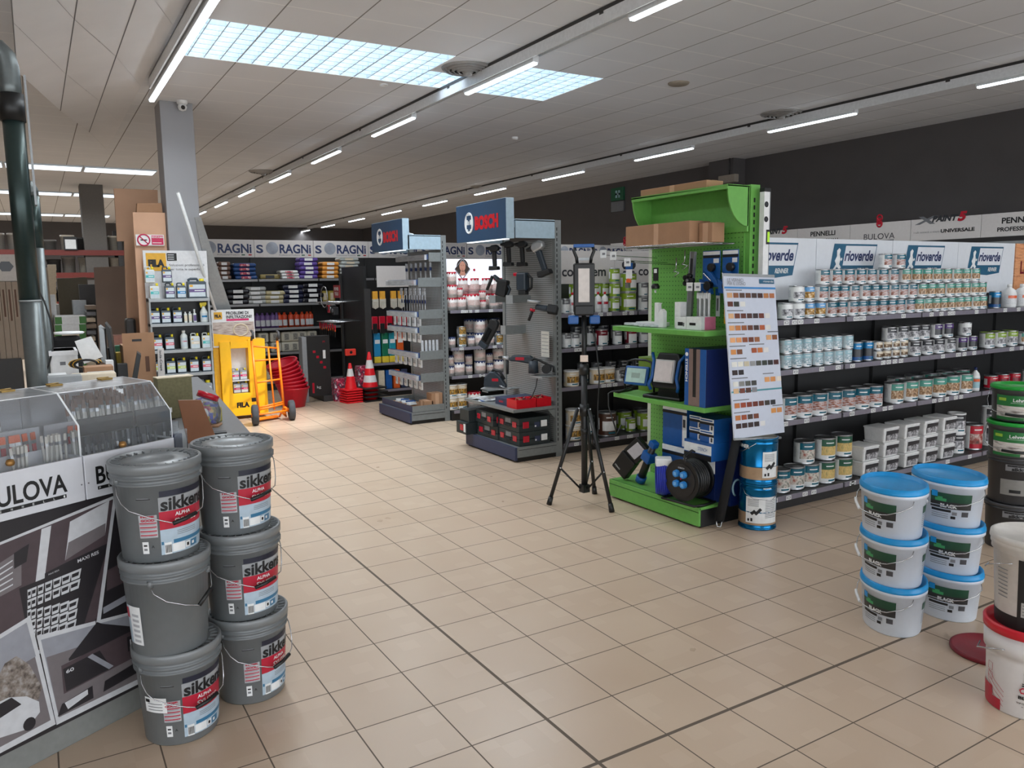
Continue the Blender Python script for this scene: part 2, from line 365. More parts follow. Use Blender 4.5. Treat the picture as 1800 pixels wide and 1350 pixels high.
# louvred ceiling panels
lv = M('louvre_blade', (214, 224, 232), .4, .0); lvg = M('louvre_glow', (212, 234, 250), .5, emis=2.6, var=0)
def louver_maker_n(ny):
    def mk(r):
        H = .6 * ny; g = G(); g.box(-.295, .295, -H / 2 + .005, H / 2 - .005, .098, .1, lvg); g.build('light_diffuser', r)
        g = G()
        for a in (-.298, .292): g.box(a, a + .006, -H / 2 + .002, H / 2 - .002, 0, .11, lv)
        for a in (-H / 2 + .002, H / 2 - .008): g.box(-.298, .298, a, a + .006, 0, .11, lv)
        g.build('frame', r)
        g = G()
        for k in range(1, 4): g.box(-.3 + .15 * k - .005, -.3 + .15 * k + .005, -H / 2 + .01, H / 2 - .01, .003, .05, lv)
        for k in range(1, 4 * ny): g.box(-.29, .29, -H / 2 + .15 * k - .005, -H / 2 + .15 * k + .005, .003, .05, lv)
        g.build('louver_grid', r)
    return mk
lp = Kind('louvred_ceiling_light', 'ceiling light', louver_maker_n(2)); lp1 = Kind('louvred_ceiling_light', 'ceiling light', louver_maker_n(1))
for i, nm in ((0, 'leftmost'), (1, 'second from left'), (2, 'third from left'), (3, 'fourth from left'), (5, 'just right of the middle light track'), (6, 'rightmost')):
    o = lp.put((.3 + .6 * i, 3.55, HC), 0, 'long recessed louvred ceiling light, %s in the lit row' % nm, 'louvred ceiling lights'); lamp_light(o, .55, 1.15, LOUV_W, -.005, 130)
o = lp1.put((2.7, 3.85, HC), 0, 'short recessed louvred ceiling light beside the round air vent', 'louvred ceiling lights'); lamp_light(o, .55, .55, LOUV_W / 2, -.005, 130)
# round air diffusers
def duct_maker(r):
    g = G(); mt = M('vent_grey', (150, 148, 146), .4, .3)
    for q in range(5):
        r1 = .27 - .05 * q; g.lathe([(r1, -.001), (r1 - .005, -.012 - .006 * q), (r1 - .028, -.028 - .008 * q), (r1 - .034, -.02 - .008 * q)], mt, 28)
    g.lathe([(.2, -.002), (0, -.002)], M('vent_shadow', (30, 30, 30), .8), 24); g.build('rings', r)
    g = G(); g.lathe([(.05, -.02), (.045, -.075), (.0, -.08)], mt, 16); g.build('center_cone', r)
duct = Kind('round_air_vent', 'air vent', duct_maker)
for (x, y, l) in ((2.70, 3.27, 'large round ceiling air vent beside the louvred lights'), (CAM.x + 2.18 * 3.99, CAM.y + 2.18 * 3.386, 'round ceiling air vent above the right light track'),
                  (CAM.x + 2.18 * 1.81, CAM.y + 2.18 * 7.187, 'round ceiling air vent far off left of the middle track'), (onz(848, 328, HC).x, onz(848, 328, HC).y, 'round ceiling air vent far off beside the right light track')):
    duct.put((x, y, HC), 0, l, 'round ceiling air vents')
p = onz(1193, 146, HC); g = G(); g.lathe([(.12, 0), (.115, -.012), (.1, -.02), (0, -.02)], M('beige_speaker', (150, 140, 126), .7), 24); tag(g.build('ceiling_speaker', loc=p), 'small round beige ceiling speaker between the two light tracks', 'speaker')
p = onz(905, 241, HC); g = G(); g.lathe([(.05, 0), (.048, -.03), (.03, -.045), (0, -.045)], white2, 20); tag(g.build('smoke_detector', loc=p), 'small white smoke detector on the ceiling beyond the louvred lights', 'smoke detector')
# dome camera by the pillar
p = (.40, 6.12, HC); t = thing('dome_camera', 'white round security camera under the ceiling beside the pillar', 'security camera', p)
g = G(); g.lathe([(.06, 0), (.06, -.03), (.045, -.045), (0, -.045)], white2, 24); g.build('mount', t)
g = G(); g.lathe([(.0, -.03), (.04, -.04), (.052, -.07), (.04, -.105), (0, -.12)], white2, 24); g.build('camera_body', t)
g = G(); g.cyl((0, -.03, -.075), (0, -.056, -.088), .024, .022, black, 16); g.build('lens', t)
# added spotlight with an invented ring, brightening the floor by the hand truck
sp_ = (2.2, 4.3, HC); t = thing('added_spotlight', 'added small round white spotlight in the ceiling past the louvred lights', 'spotlight', sp_)
g = G(); g.lathe([(.05, 0), (.05, -.012), (.036, -.012), (.034, -.001), (0, -.001)], white2, 20); g.build('ring', t)
ld = bpy.data.lights.new('added_spot', 'SPOT'); ld.energy = SPOT_W; ld.spot_size = math.radians(30); ld.spot_blend = .9; ld.shadow_soft_size = .05; ld.color = (1, .97, .98)
lo = bpy.data.objects.new('added_spot', ld); C.objects.link(lo); lo.location = (2.2, 4.3, HC - .03)
lo.rotation_euler = (Vector((1.25, 6.0, 0)) - Vector(lo.location)).to_track_quat('-Z', 'Y').to_euler()
# ---------------------------------------------------------------- tins, tubs, jugs
def band_mats(top, pic, bot=None): return top, pic, bot or paper
teal = M('teal_print', (14, 92, 112), .26); seag = M('sea_green_print', (78, 150, 136), .26); skyb = M('sky_blue_print', (96, 156, 206), .26)
greyp = M('grey_print', (110, 112, 116), .3); purple = M('purple_print', (74, 44, 110), .26); dpr = M('charcoal_print', (46, 48, 54), .3)
limeg = M('lime_green_print', (128, 158, 42), .3); dgreen = M('dark_green_print', (24, 84, 62), .3); ltb = M('pale_aqua_print', (150, 186, 196), .26)
maroon = M('maroon_print', (112, 20, 36), .3); brownp = M('brown_print', (70, 44, 34), .3); orangep = M('orange_print', (214, 92, 40), .3); creamp = M('cream_print', (214, 200, 176), .5)
lblue = M('bright_blue_print', (16, 110, 160), .3, .3); redt = M('red_print', (176, 22, 44), .26)
pw = Mpic('wood_picture', [(60, 30, 22), (150, 84, 60), (200, 190, 190), (70, 90, 120)], 30, stretch=(1, 1, 3))
pb = Mpic('people_picture', [(230, 214, 190), (160, 120, 80), (60, 50, 40)], 60)
pg_ = Mpic('grey_picture', [(40, 40, 44), (150, 150, 155), (225, 225, 228)], 45)
py = Mpic('gold_picture', [(236, 226, 200), (190, 140, 50), (70, 50, 30)], 55)
pf = Mpic('fence_picture', [(190, 150, 84), (220, 190, 120), (90, 110, 70)], 35, stretch=(6, 6, 1))
pr_ = Mpic('door_picture', [(150, 70, 50), (210, 205, 195), (90, 90, 80)], 30)
px_ = Mpic('black_gold_picture', [(20, 18, 16), (200, 150, 60), (20, 18, 16), (230, 200, 140)], 40)
bulletm = Mpic('small_print', [(200, 202, 204), (222, 224, 226), (160, 162, 166)], 180)
def tin_maker(r, h, top, pic, side=paper, lid=steel, bot=paper, side_span=(-170, -38), fr=.34, kind='tin'):
    def mk(root):
        n = 20
        g = G(); g.lathe([(0, 0), (r * .97, 0), (r, .004), (r * .975, .008), (r * .975, h - .01), (r, h - .006), (r, h), (r * .93, h)], steel if kind == 'tin' else side, n); g.build('body', root)
        rf = lambda z: r * .975
        g = G(); a, b = h * .04 + .005, h * .965 - .006
        g.patch(rf, a, b, side_span[0], side_span[1], side, n=10)
        z1 = a + (b - a) * .2; z2 = b - (b - a) * fr; e = 360 + side_span[0]
        g.patch(rf, a, z1, side_span[1], e, bot, n=14); g.patch(rf, z1, z2, side_span[1], e, pic, n=14); g.patch(rf, z2, b, side_span[1], e, top, n=14)
        g.patch(rf, z2 + (b - z2) * .45, z2 + (b - z2) * .6, -14, 34, paper, .002, 4)
        g.patch(rf, a + .3 * (z1 - a), a + .7 * (z1 - a), 0, 50, teal if top is not redt else redt, .002, 4)
        g.patch(rf, a + .25 * (b - a), a + .8 * (b - a), -100, -60, bulletm, .002, 4)
        g.build('label', root)
        g = G()
        if kind == 'tin': g.lathe([(r * .93, h), (r * .9, h - .006), (r * .6, h - .004), (0, h - .004)], lid, n)
        else: g.lathe([(r * .97, h - .014), (r * 1.03, h - .014), (r * 1.03, h), (r * .95, h), (r * .9, h - .006), (0, h - .006)], lid, n)
        g.build('lid', root)
    return mk
def jug_maker(r, h, cap, lab, body=white2):
    def mk(root):
        g = G(); g.lathe([(0, 0), (r * .96, 0), (r, .01), (r, h * .62), (r * .8, h * .75), (r * .3, h * .85), (r * .3, h * .9)], body, 16); g.build('body', root)
        g = G(); g.cyl((0, 0, h * .88), (0, 0, h), r * .36, r * .33, cap, 12); g.build('cap', root)
        g = G(); g.patch(lambda z: r, h * .14, h * .56, -60, 60, lab, .002); g.patch(lambda z: r, h * .4, h * .52, -30, 50, orangep if cap is not red else redt, .003); g.build('label', root)
    return mk
def tub_maker(wd, dp, h):
    def mk(root):
        g = G(); a, b = wd / 2, dp / 2
        vs = [(-a * .9, -b * .9, 0), (a * .9, -b * .9, 0), (a * .9, b * .9, 0), (-a * .9, b * .9, 0), (-a * .97, -b * .97, h * .9), (a * .97, -b * .97, h * .9), (a * .97, b * .97, h * .9), (-a * .97, b * .97, h * .9)]
        g.add(vs, [(0, 3, 2, 1), (0, 1, 5, 4), (1, 2, 6, 5), (2, 3, 7, 6), (3, 0, 4, 7)], white2); g.build('body', root, .012)
        g = G(); g.box(-a, a, -b, b, h * .86, h, white2); g.build('lid', root, .008)
        g = G(); y = -b * .93 - .003
        g.poly([(-a * .7, y + .003, h * .12), (a * .82, y + .003, h * .12), (a * .86, y - .004, h * .58), (-a * .7, y - .004, h * .52)], pg_); g.poly([(-a * .7, y - .004, h * .5), (a * .86, y - .004, h * .56), (a * .86, y - .006, h * .8), (-a * .7, y - .006, h * .8)], dpr)
        g.poly([(-a * .9, y - .002, h * .62), (a * .9, y - .006, h * .8), (a * .9, y - .0065, h * .84), (-a * .9, y - .003, h * .7)], white2); g.build('label', root)
    return mk
def bucket_handle(root, r, z, sag, mat=chrome):
    g = G(); g.tube([((r + .004) * math.sin(math.radians(a)), -(r + .004) * math.cos(math.radians(a)), z - sag * math.cos(math.radians(a)) ** .6) for a in range(-88, 89, 11)], .0022, mat, 5)
    g.build('handle', root)
K = {}
def kind(key, name, cat, mk): K[key] = Kind(name, cat, mk); return K[key]
kind('teal', 'paint_tin', 'paint tin', tin_maker(.052, .122, teal, pw)); kind('seag', 'paint_tin', 'paint tin', tin_maker(.052, .122, seag, pb))
kind('blueg', 'paint_tin', 'paint tin', tin_maker(.045, .122, skyb, py, side_span=(-175, -90))); kind('grey', 'paint_tin', 'paint tin', tin_maker(.056, .125, paper, pg_))
kind('aqua', 'paint_tin', 'paint tin', tin_maker(.048, .112, ltb, Mpic('aqua_picture', [(210, 220, 226), (130, 160, 170), (236, 238, 240)], 40), side=M('pale_aqua_side', (196, 212, 216), .4)))
kind('navyt', 'paint_tin', 'paint tin', tin_maker(.05, .16, lblue, dpr, side=lblue, side_span=(-175, -100), bot=blue)); kind('small', 'paint_tin', 'paint tin', tin_maker(.043, .075, creamp, Mpic('beige_picture', [(220, 205, 180), (120, 90, 60), (40, 34, 30)], 60)))
kind('darkt', 'paint_tin', 'paint tin', tin_maker(.06, .13, dpr, pg_)); kind('purp', 'paint_tin', 'paint tin', tin_maker(.052, .13, purple, dpr)); kind('limel', 'paint_tin', 'paint tin', tin_maker(.066, .15, limeg, pg_, lid=limeg))
kind('teal3', 'paint_tin', 'paint tin', tin_maker(.077, .178, teal, pw)); kind('seag3', 'paint_tin', 'paint tin', tin_maker(.077, .178, seag, pb)); kind('red3', 'paint_tin', 'paint tin', tin_maker(.058, .125, redt, maroon, side=redt, bot=dpr, lid=dpr))
kind('door', 'paint_tin', 'paint tin', tin_maker(.08, .178, teal, pr_)); kind('fence', 'paint_tin', 'paint tin', tin_maker(.083, .178, dgreen, pf)); kind('greyl', 'paint_tin', 'paint tin', tin_maker(.075, .185, dpr, pg_, kind='tub', lid=white2))
kind('redw', 'paint_tin', 'paint tin', tin_maker(.085, .24, redt, Mpic('figure_picture', [(225, 222, 215), (150, 60, 50), (40, 36, 34)], 20), bot=redt))
kind('tub', 'square_paint_tub', 'paint tub', tub_maker(.21, .2, .125)); kind('jugo', 'plastic_bottle', 'bottle', jug_maker(.062, .22, white2, bulletm)); kind('spray', 'plastic_bottle', 'bottle', jug_maker(.04, .22, dblue, ltb))
kind('lime', 'paint_tin', 'paint tin', tin_maker(.055, .15, limeg, paper, side=limeg, bot=limeg)); kind('limeb', 'paint_tin', 'paint tin', tin_maker(.085, .2, limeg, paper, side=limeg, bot=limeg))
kind('redcap', 'plastic_bottle', 'bottle', jug_maker(.035, .21, red, bulletm)); kind('maroon', 'paint_tin', 'paint tin', tin_maker(.065, .17, maroon, paper, side=maroon)); kind('bluew', 'paint_tin', 'paint tin', tin_maker(.05, .15, greyp, paper))
kind('brown', 'paint_tin', 'paint tin', tin_maker(.1, .25, brownp, paper, side=brownp, bot=brownp)); kind('creamt', 'paint_tin', 'paint tin', tin_maker(.08, .16, creamp, px_, side=creamp, kind='tub', lid=white2)); kind('ylt', 'paint_tin', 'paint tin', tin_maker(.06, .2, dpr, paper, side=greyp))
scal = M('white_scallop_paper', (216, 210, 206), .5); textp = Mpic('pink_lettering', [(216, 210, 206), (196, 160, 152), (220, 216, 212)], 70)
def scallop_tin(r, h, c):
    def mk(root):
        n = 20; g = G(); g.lathe([(0, 0), (r, 0), (r, h), (r * .93, h)], scal, n); g.build('body', root)
        g = G(); g.lathe([(r * 1.01, h - .012), (r * 1.01, h), (r * .9, h), (r * .88, h - .006), (0, h - .006)], c, n)
        for k in range(12):
            a = 30 * k; P = lambda t, z: ((r + .002) * math.sin(math.radians(t)), -(r + .002) * math.cos(math.radians(t)), z)
            g.poly([P(a - 13, h - .012), P(a, h - .012), P(a + 13, h - .012), P(a + 6, h - .026), P(a, h - .031), P(a - 6, h - .026)], c)
        g.build('lid', root); g = G(); g.patch(lambda z: r, h * .3, h * .62, -60, 60, textp, .002); g.patch(lambda z: r, h * .14, h * .16, -40, 40, gtext, .002); g.build('label', root)
    return mk
for k_, r_, h_ in (('scr', .065, .16), ('scrb', .09, .2), ('scrs', .045, .12)): kind(k_, 'paint_tin', 'paint tin', scallop_tin(r_, h_, redt))
for k_, r_, h_ in (('scb', .075, .17), ('scbs', .048, .13)): kind(k_, 'paint_tin', 'paint tin', scallop_tin(r_, h_, navy))
kind('blackg', 'paint_tin', 'paint tin', tin_maker(.06, .13, px_, px_, side=greyp))

H = dict(teal=.122, seag=.122, blueg=.122, grey=.125, aqua=.112, navyt=.16, small=.075, darkt=.13, purp=.13, limel=.15, teal3=.178, seag3=.178, red3=.125, door=.178, fence=.178, greyl=.185, redw=.24, tub=.125, jugo=.22, spray=.22,
         lime=.15, limeb=.2, redcap=.21, maroon=.17, bluew=.15, brown=.25, creamt=.16, ylt=.2, scr=.16, scrb=.2, scrs=.12, scb=.17, scbs=.13, blackg=.13)
D = dict(teal='teal and white wood stain tin', seag='sea-green and white tin', blueg='light blue and gold tin', grey='white and grey picture tin', aqua='pale aqua tin', navyt='dark blue tin', small='small beige tin',
         darkt='white tin with charcoal label', purp='white tin with purple label', limel='white tin with lime green lid', teal3='large teal wood picture tin', seag3='large sea-green tin', red3='red tin with dark lid', door='large teal door picture tin',
         fence='large green fence picture tin', greyl='tall white and grey tub', redw='tall red-banded white tin', tub='square white tub', jugo='orange labelled white bottle', spray='slim blue-capped white bottle',
         lime='lime green tin', limeb='large lime green tin', redcap='white bottle with red cap', maroon='maroon and white tin', bluew='grey and white tin', brown='large dark brown tin', creamt='cream tub', ylt='grey tin',
         scr='white red-scalloped tin', scrb='large white red-scalloped tin', scrs='small white red-scalloped tin', scb='white navy-scalloped tin', scbs='small white navy-scalloped tin', blackg='black and gold tin')
_cnt = {}
def stock(rowname, y, z, items, group, tiername=None):
    """items: (key, px left, px right, n[, tiers or base height]) - spread n pieces between two picture columns on one real shelf line"""
    for it in items:
        key, a, b, n = it[:4]; tiers = it[4] if len(it) > 4 else 1; zz = z + (it[5] if len(it) > 5 else 0)
        xa = ony(a, 675, y).x; xb = ony(b, 675, y).x
        # columns depend slightly on height: correct with the item's own height
        def col(u):
            P0 = Vector((0, y, zz + H[key] / 2)); lo, hi = -5, 14
            for _ in range(40):
                m = (lo + hi) / 2; q = Vector((m, y, P0.z)) - CAM; uu = F * q.dot(RIGHT) / q.dot(FWD) + 900
                if uu < u: lo = m
                else: hi = m
            return m
        xa, xb = col(a), col(b); st = (xb - xa) / n
        for t in range(tiers):
            for k in range(n):
                cx = xa + st * (k + .5); zc = zz + t * H[key]
                kk = (rowname, key); _cnt[kk] = _cnt.get(kk, 0) + 1; i = _cnt[kk]
                rz = random.uniform(-.2, .2) + face(cx, y) * .6
                if key == 'tub': rz = 0
                lab = '%s, %s from left, %s' % (D[key], ORD[i - 1] if i <= len(ORD) else 'last', rowname)
                K[key].put((cx + (0 if key == 'tub' else random.uniform(-.002, .002)), y + random.uniform(-.006, .006), zc), rz, lab, group)
# ---------------------------------------------------------------- gondola shelving
def tag_mesh():
    g = G(); g.box(-.028, .028, -.003, 0, -.016, .016, white2); g.box(-.02, .02, -.0036, -.003, -.008, .008, greyp); g.box(-.014, .014, -.004, -.0036, -.004, .004, paper); return g
_tagproto = {}
def price_tags(root, xs, y, z):
    for x in xs:
        if 'm' not in _tagproto:
            o = tag_mesh().build('price_tag', root); _tagproto['m'] = o.data
        else:
            o = bpy.data.objects.new('price_tag', _tagproto['m']); C.objects.link(o); o.parent = root
        o.location = (x, y, z)
def gondola(name, label, x0, x1, yf, yb, shelves, base_z, top, mat=shelfm, dep=.04, signz=None, mods=1.0, sh_th=.03, railm=rail, tags=True, start=None):
    r = thing(name, label, 'shelving', (0, 0, 0))
    st = x0 if start is None else start
    g = G(); g.box(x0, x1, yb - .03, yb, 0, top, mat); g.build('back_panel', r)
    g = G(); g.box(x0, x1, yf + .03, yb - .03, 0, base_z - .03, mat); g.build('base', r); 
    g = G(); g.box(x0, x1, yf, yb - .03, base_z - .03, base_z, mat); g.build('shelf', r, .003)
    x = st; n = 0
    while x <= x1 + .01:
        if x >= x0 - .01:
            g = G(); g.box(x - .015, x + .015, yb - .06, yb - .03, base_z, top, mat); g.build('upright', r)
        x += mods
    for z in [base_z] + list(shelves):
        if z != base_z:
            g = G(); g.box(x0, x1, yf + dep, yb - .03, z - sh_th, z, mat); s = g.build('shelf', r, .003)
        y = yf if z == base_z else yf + dep
        x = st
        while x < x1 - .05:
            a, b = max(x, x0) + .012, min(x + mods, x1) - .012
            if b - a > .1:
                g = G(); g.box(a, b, y - .012, y, z - .035, z + .003, railm); o = g.build('price_rail', r, .002)
                if tags and not (tags == 1 and z == 0):
                    k = int((b - a) / .135); price_tags(r, sorted(a + .05 + (b - a - .1) * random.random() for _ in range(max(1, int(k * .8)))), y - .0125, z - .016)
            x += mods
    return r
# Row A: rioverde wood stains
A = gondola('shelving_unit', 'long charcoal gondola of wood stain tins under the rioverde signs', 3.1, 8.1, -.26, .25, (.666, 1.05, 1.42), .11, 1.62)
sgm = M('sign_white', (214, 218, 224), .35, var=.02)
def rio(root, xc, y, z0, z1, w_):
    h = z1 - z0; g = G(); g.box(xc - w_ / 2 + .003, xc + w_ / 2 - .003, y, y + .02, z0, z1, sgm); s = g.build('header_sign', root, .002)
    s_ = G(); lx, lz = xc - .02, z0 + h * .66; W, Hh = .58, .25; y -= .002
    def q(a, b, yy=0): return (lx + (a - .5) * W + (b - .5) * .06, y - yy, lz + (b - .5) * Hh)
    s_.poly([q(0, 0), q(.97, 0), q(.97, 1), q(0, 1)], teal2)
    s_.poly([q(.26, .30, .001), q(.955, .30, .001), q(.955, .94, .001), q(.26, .94, .001)], sgm)
    s_.poly([q(.02, -.0, .0005), q(.6, -.08, .0005), q(.95, 0, .0005)], teal2)
    fig = [(.07, .2), (.11, .34), (.07, .45), (.1, .6), (.08, .78), (.12, .86), (.16, .8), (.15, .66), (.19, .5), (.18, .34), (.23, .24), (.2, .16), (.14, .26), (.1, .14)]
    s_.poly([q(a, b, .0015) for a, b in fig], paper); s_.poly([q(.21 + .018 * math.cos(t), .5 + .05 * math.sin(t), .0015) for t in [k * PI / 5 for k in range(10)]], paper)
    s_.text('rioverde', W * .64, Hh * .36, navy, q(.6, .62, .002), bold=.03, shear=.25)
    s_.text('RENNER', W * .26, Hh * .15, paper, q(.74, .14, .002), bold=.02, shear=.2)
    s_.build('lettering', s)
teal2 = M('logo_teal', (38, 92, 122), .4)

for xc, w_ in ((3.60, 1.0), (4.60, 1.0), (5.60, 1.0), (6.6, 1.0)): rio(A, xc - .02, .05, 1.56, 2.035, w_)
g = G(); wdp = Mpic('plank_picture', [(196, 130, 84), (222, 160, 116), (170, 104, 66)], 9, stretch=(1, 1, 10)); g.box(7.10, 8.1, .05, .07, 1.56, 2.035, wdp); s = g.build('header_sign', A, .002)
g = G(); g.text('LE VERNICI', .7, .13, maroon, (7.55, .047, 1.80), bold=.02); g.build('lettering', s)
YA = -.13
tsr = 'top rioverde shelf'; gA = 'tins on the top rioverde shelf'
z = 1.42
stock('lowest tier, ' + tsr, YA, z, [('grey', 1369, 1411, 2), ('blueg', 1411, 1450, 2), ('teal', 1450, 1604, 9), ('seag', 1604, 1731, 9), ('navyt', 1734, 1762, 1)], gA)
stock('second tier, ' + tsr, YA, z + .125, [('grey', 1391, 1411, 1), ('blueg', 1411, 1432, 1), ('teal', 1434, 1609, 10), ('seag', 1611, 1731, 8)], gA)
stock('third tier, ' + tsr, YA, z + .25, [('teal', 1436, 1578, 7), ('seag', 1580, 1720, 8)], gA)
stock('very top tier, ' + tsr, YA, z + .372, [('teal', 1544, 1592, 2)], gA)
stock('right end, ' + tsr, YA, z, [('jugo', 1762, 1830, 3)], gA)
g2 = 'tins on the second rioverde shelf'; ts2 = 'second rioverde shelf'; z = 1.05
stock('left block, ' + ts2, YA, z, [('aqua', 1369, 1495, 7, 2)], g2)
stock('front, ' + ts2, YA, z, [('navyt', 1496, 1533, 2), ('small', 1534, 1592, 4, 2), ('darkt', 1594, 1677, 4), ('purp', 1678, 1717, 2), ('limel', 1724, 1786, 3), ('seag', 1788, 1830, 2)], g2)
stock('upper tier, ' + ts2, YA + .02, z + .132, [('darkt', 1552, 1632, 4), ('purp', 1634, 1674, 2), ('grey', 1684, 1706, 1)], g2)
g3 = 'tins on the third rioverde shelf'; ts3 = 'third rioverde shelf'; z = .666
stock(ts3, YA - .02, z, [('teal3', 1368, 1545, 7), ('seag3', 1558, 1705, 6), ('spray', 1706, 1722, 1), ('red3', 1732, 1790, 3), ('darkt', 1792, 1822, 1)], g3)
stock('back, ' + ts3, .05, z, [('seag3', 1560, 1700, 5)], g3)
g4 = 'tins on the bottom rioverde shelf'; ts4 = 'bottom rioverde shelf'; z = .111
stock('lower tier, ' + ts4, YA - .02, z, [('door', 1358, 1433, 3), ('fence', 1433, 1493, 2)], g4)
stock('upper tier, ' + ts4, YA + .01, z + .179, [('door', 1393, 1432, 1), ('fence', 1433, 1494, 2)], g4)
stock(ts4, YA - .02, z, [('tub', 1493, 1665, 5, 2)], g4)
stock('top of stack, ' + ts4, YA - .02, z + .25, [('tub', 1530, 1668, 4)], g4)
stock('right part, ' + ts4, YA, z, [('greyl', 1666, 1692, 1, 2), ('redw', 1693, 1724, 1), ('greyl', 1726, 1752, 1, 2)], g4)
# Row B: colorgem
def sign_row(root, x0, x1, n, y, z0, z1, fn, m=sgm):
    w_ = (x1 - x0) / n
    for k in range(n):
        g = G(); g.box(x0 + k * w_ + .003, x0 + (k + 1) * w_ - .003, y, y + .02, z0, z1, m); s = g.build('header_sign', root, .002)
        fn(s, x0 + (k + .5) * w_, y - .002, (z0 + z1) / 2, w_, k)
sgm2 = M('sign_warm_white', (208, 204, 202), .4, var=.02)
B_ = gondola('shelving_unit', 'charcoal gondola with green tins under the black and white signs', 3.13, 8.1, 2.24, 2.72, (.67, 1.06, 1.405), .11, 1.72)
def cg(s, xc, y, zc, w_, k):
    g = G(); x = xc - .31
    for sx in (-1, 1):
        for sz in (-1, 1):
            cx, cz = x + sx * .052, zc - .03 + sz * .052
            g.poly([(cx + sx * -.042 * 1, y, cz + sz * -.042), (cx + sx * .018, y, cz + sz * -.042), (cx + sx * .042, y, cz + sz * -.012), (cx + sx * .042, y, cz + sz * .018), (cx + sx * .018, y, cz + sz * .042), (cx + sx * -.018, y, cz + sz * .042), (cx + sx * -.042, y, cz + sz * .018)], dpr)
    g.text('colorgem', .56, .13, dpr, (xc + .105, y, zc - .055), bold=.02); g.build('lettering', s)
sign_row(B_, 4.0, 8.0, 4, 2.5, 1.70, 2.035, cg, sgm2)
g = G(); g.box(3.13, 3.997, 2.5, 2.52, 1.70, 2.035, sgm2); s = g.build('header_sign', B_, .002); g = G(); g.text('colorgem', .56, .13, dpr, (3.60, 2.498, 1.81), bold=.02); g.build('lettering', s)
YB = 2.37; gB = 'tins on the gondola behind the tripod lamp'; tb = 'shelf beside tripod lamp'
stock('top ' + tb, YB, 1.405, [('bluew', 986, 1000, 1), ('redcap', 1001, 1012, 1), ('redcap', 1046, 1068, 2), ('lime', 1070, 1090, 1, 3), ('limeb', 1091, 1117, 1, 2), ('bluew', 1120, 1140, 1, 2)], gB)
stock('back, top ' + tb, YB + .16, 1.405, [('lime', 1000, 1070, 4, 2)], gB)
stock('second ' + tb, YB, 1.06, [('bluew', 988, 1018, 2), ('maroon', 1042, 1072, 1), ('bluew', 1074, 1096, 1), ('maroon', 1097, 1119, 1), ('bluew', 1121, 1142, 1)], gB)
stock('back, second ' + tb, YB + .15, 1.06, [('ylt', 1000, 1140, 6)], gB)
stock('third ' + tb, YB, .67, [('creamt', 988, 1020, 1), ('creamt', 1040, 1076, 2), ('darkt', 1078, 1103, 1), ('darkt', 1120, 1142, 1)], gB)
stock('back, third ' + tb, YB + .15, .67, [('ylt', 1012, 1130, 5)], gB)
stock('bottom ' + tb, YB, .111, [('creamt', 992, 1024, 1, 2), ('brown', 1052, 1080, 1), ('lime', 1098, 1118, 1), ('limeb', 1120, 1146, 1)], gB)
stock('back, bottom ' + tb, YB + .17, .111, [('limeb', 1082, 1140, 2), ('ylt', 1020, 1050, 1)], gB)
# Row C: scalloped tins under the lit portrait sign
C_ = gondola('shelving_unit', 'charcoal gondola of scalloped white tins between the two blue signs', 3.12, 8.1, 4.62, 5.1, (.56, .92, 1.385), .13, 1.72)
lit = M('backlit_white', (226, 228, 240), .4, emis=.55, var=.01)
skin = M('portrait_skin', (196, 140, 118), .6); hair = M('portrait_hair', (60, 46, 38), .7)
def pt(s, xc, y, zc, w_, k):
    g = G(); x = xc - .20; R_ = .125; zc += .035
    for i in range(4):
        a = [(0, R_), (R_, 0), (0, -R_), (-R_, 0)]; p, q = a[i], a[(i + 1) % 4]; g.tube([(x + p[0] * .85, y, zc + p[1]), (x + q[0] * .85, y, zc + q[1])], .007, gtext, 4)
    g.poly([(x + .085 * math.cos(t) * (1 + .25 * (math.sin(t) < -.3)), y - .001, zc + .03 + .1 * math.sin(t)) for t in [i * PI / 10 for i in range(20)]], hair)
    g.poly([(x + .045 * math.cos(t), y - .003, zc + .035 + .065 * math.sin(t)) for t in [i * PI / 10 for i in range(20)]], skin)
    g.poly([(x - .028, y - .003, zc - .02), (x + .028, y - .003, zc - .02), (x + .045, y - .003, zc - .08), (x - .045, y - .003, zc - .08)], skin)
    for i in range(5):
        t = i * 2 * PI / 5; g.poly([(x + .17 + .025 * math.cos(t + u) * (1 if abs(u) < .1 else .5), y - .002, zc - .01 + .025 * math.sin(t + u) * (1 if abs(u) < .1 else .5)) for u in (-.7, 0, .7)] + [(x + .17, y - .002, zc - .01)], redt)
    for dx in (-.016, .016): g.poly([(x + dx - .006, y - .004, zc + .045), (x + dx + .006, y - .004, zc + .045), (x + dx + .006, y - .004, zc + .049), (x + dx - .006, y - .004, zc + .049)], hair)
    g.poly([(x - .012, y - .004, zc + .002), (x + .012, y - .004, zc + .002), (x, y - .004, zc - .003)], redt)
    g.build('portrait_logo', s)
sign_row(C_, 3.12, 8.12, 5, 4.86, 1.70, 2.03, pt, lit)
YC = 4.76; gC = 'tins on the gondola between the blue signs'; tc_ = 'shelf under portrait sign'
stock('top ' + tc_, YC, 1.385, [('scr', 788, 800, 1), ('scr', 802, 819, 1), ('scrb', 820, 841, 1), ('scrs', 842, 854, 1, 2), ('scr', 858, 878, 1)], gC)
stock('upper tier, top ' + tc_, YC, 1.545, [('scr', 788, 800, 1, 2), ('scrs', 802, 812, 1)], gC)
stock('back, top ' + tc_, YC + .16, 1.385, [('scrb', 800, 882, 4, 2)], gC)
stock('second ' + tc_, YC, .92, [('scbs', 788, 799, 1), ('blackg', 803, 820, 1, 2), ('scbs', 821, 834, 1), ('scb', 832, 854, 1, 2), ('scbs', 856, 868, 1), ('blackg', 869, 884, 1)], gC)
stock('back, second ' + tc_, YC + .17, .92, [('scb', 815, 880, 3, 2)], gC)
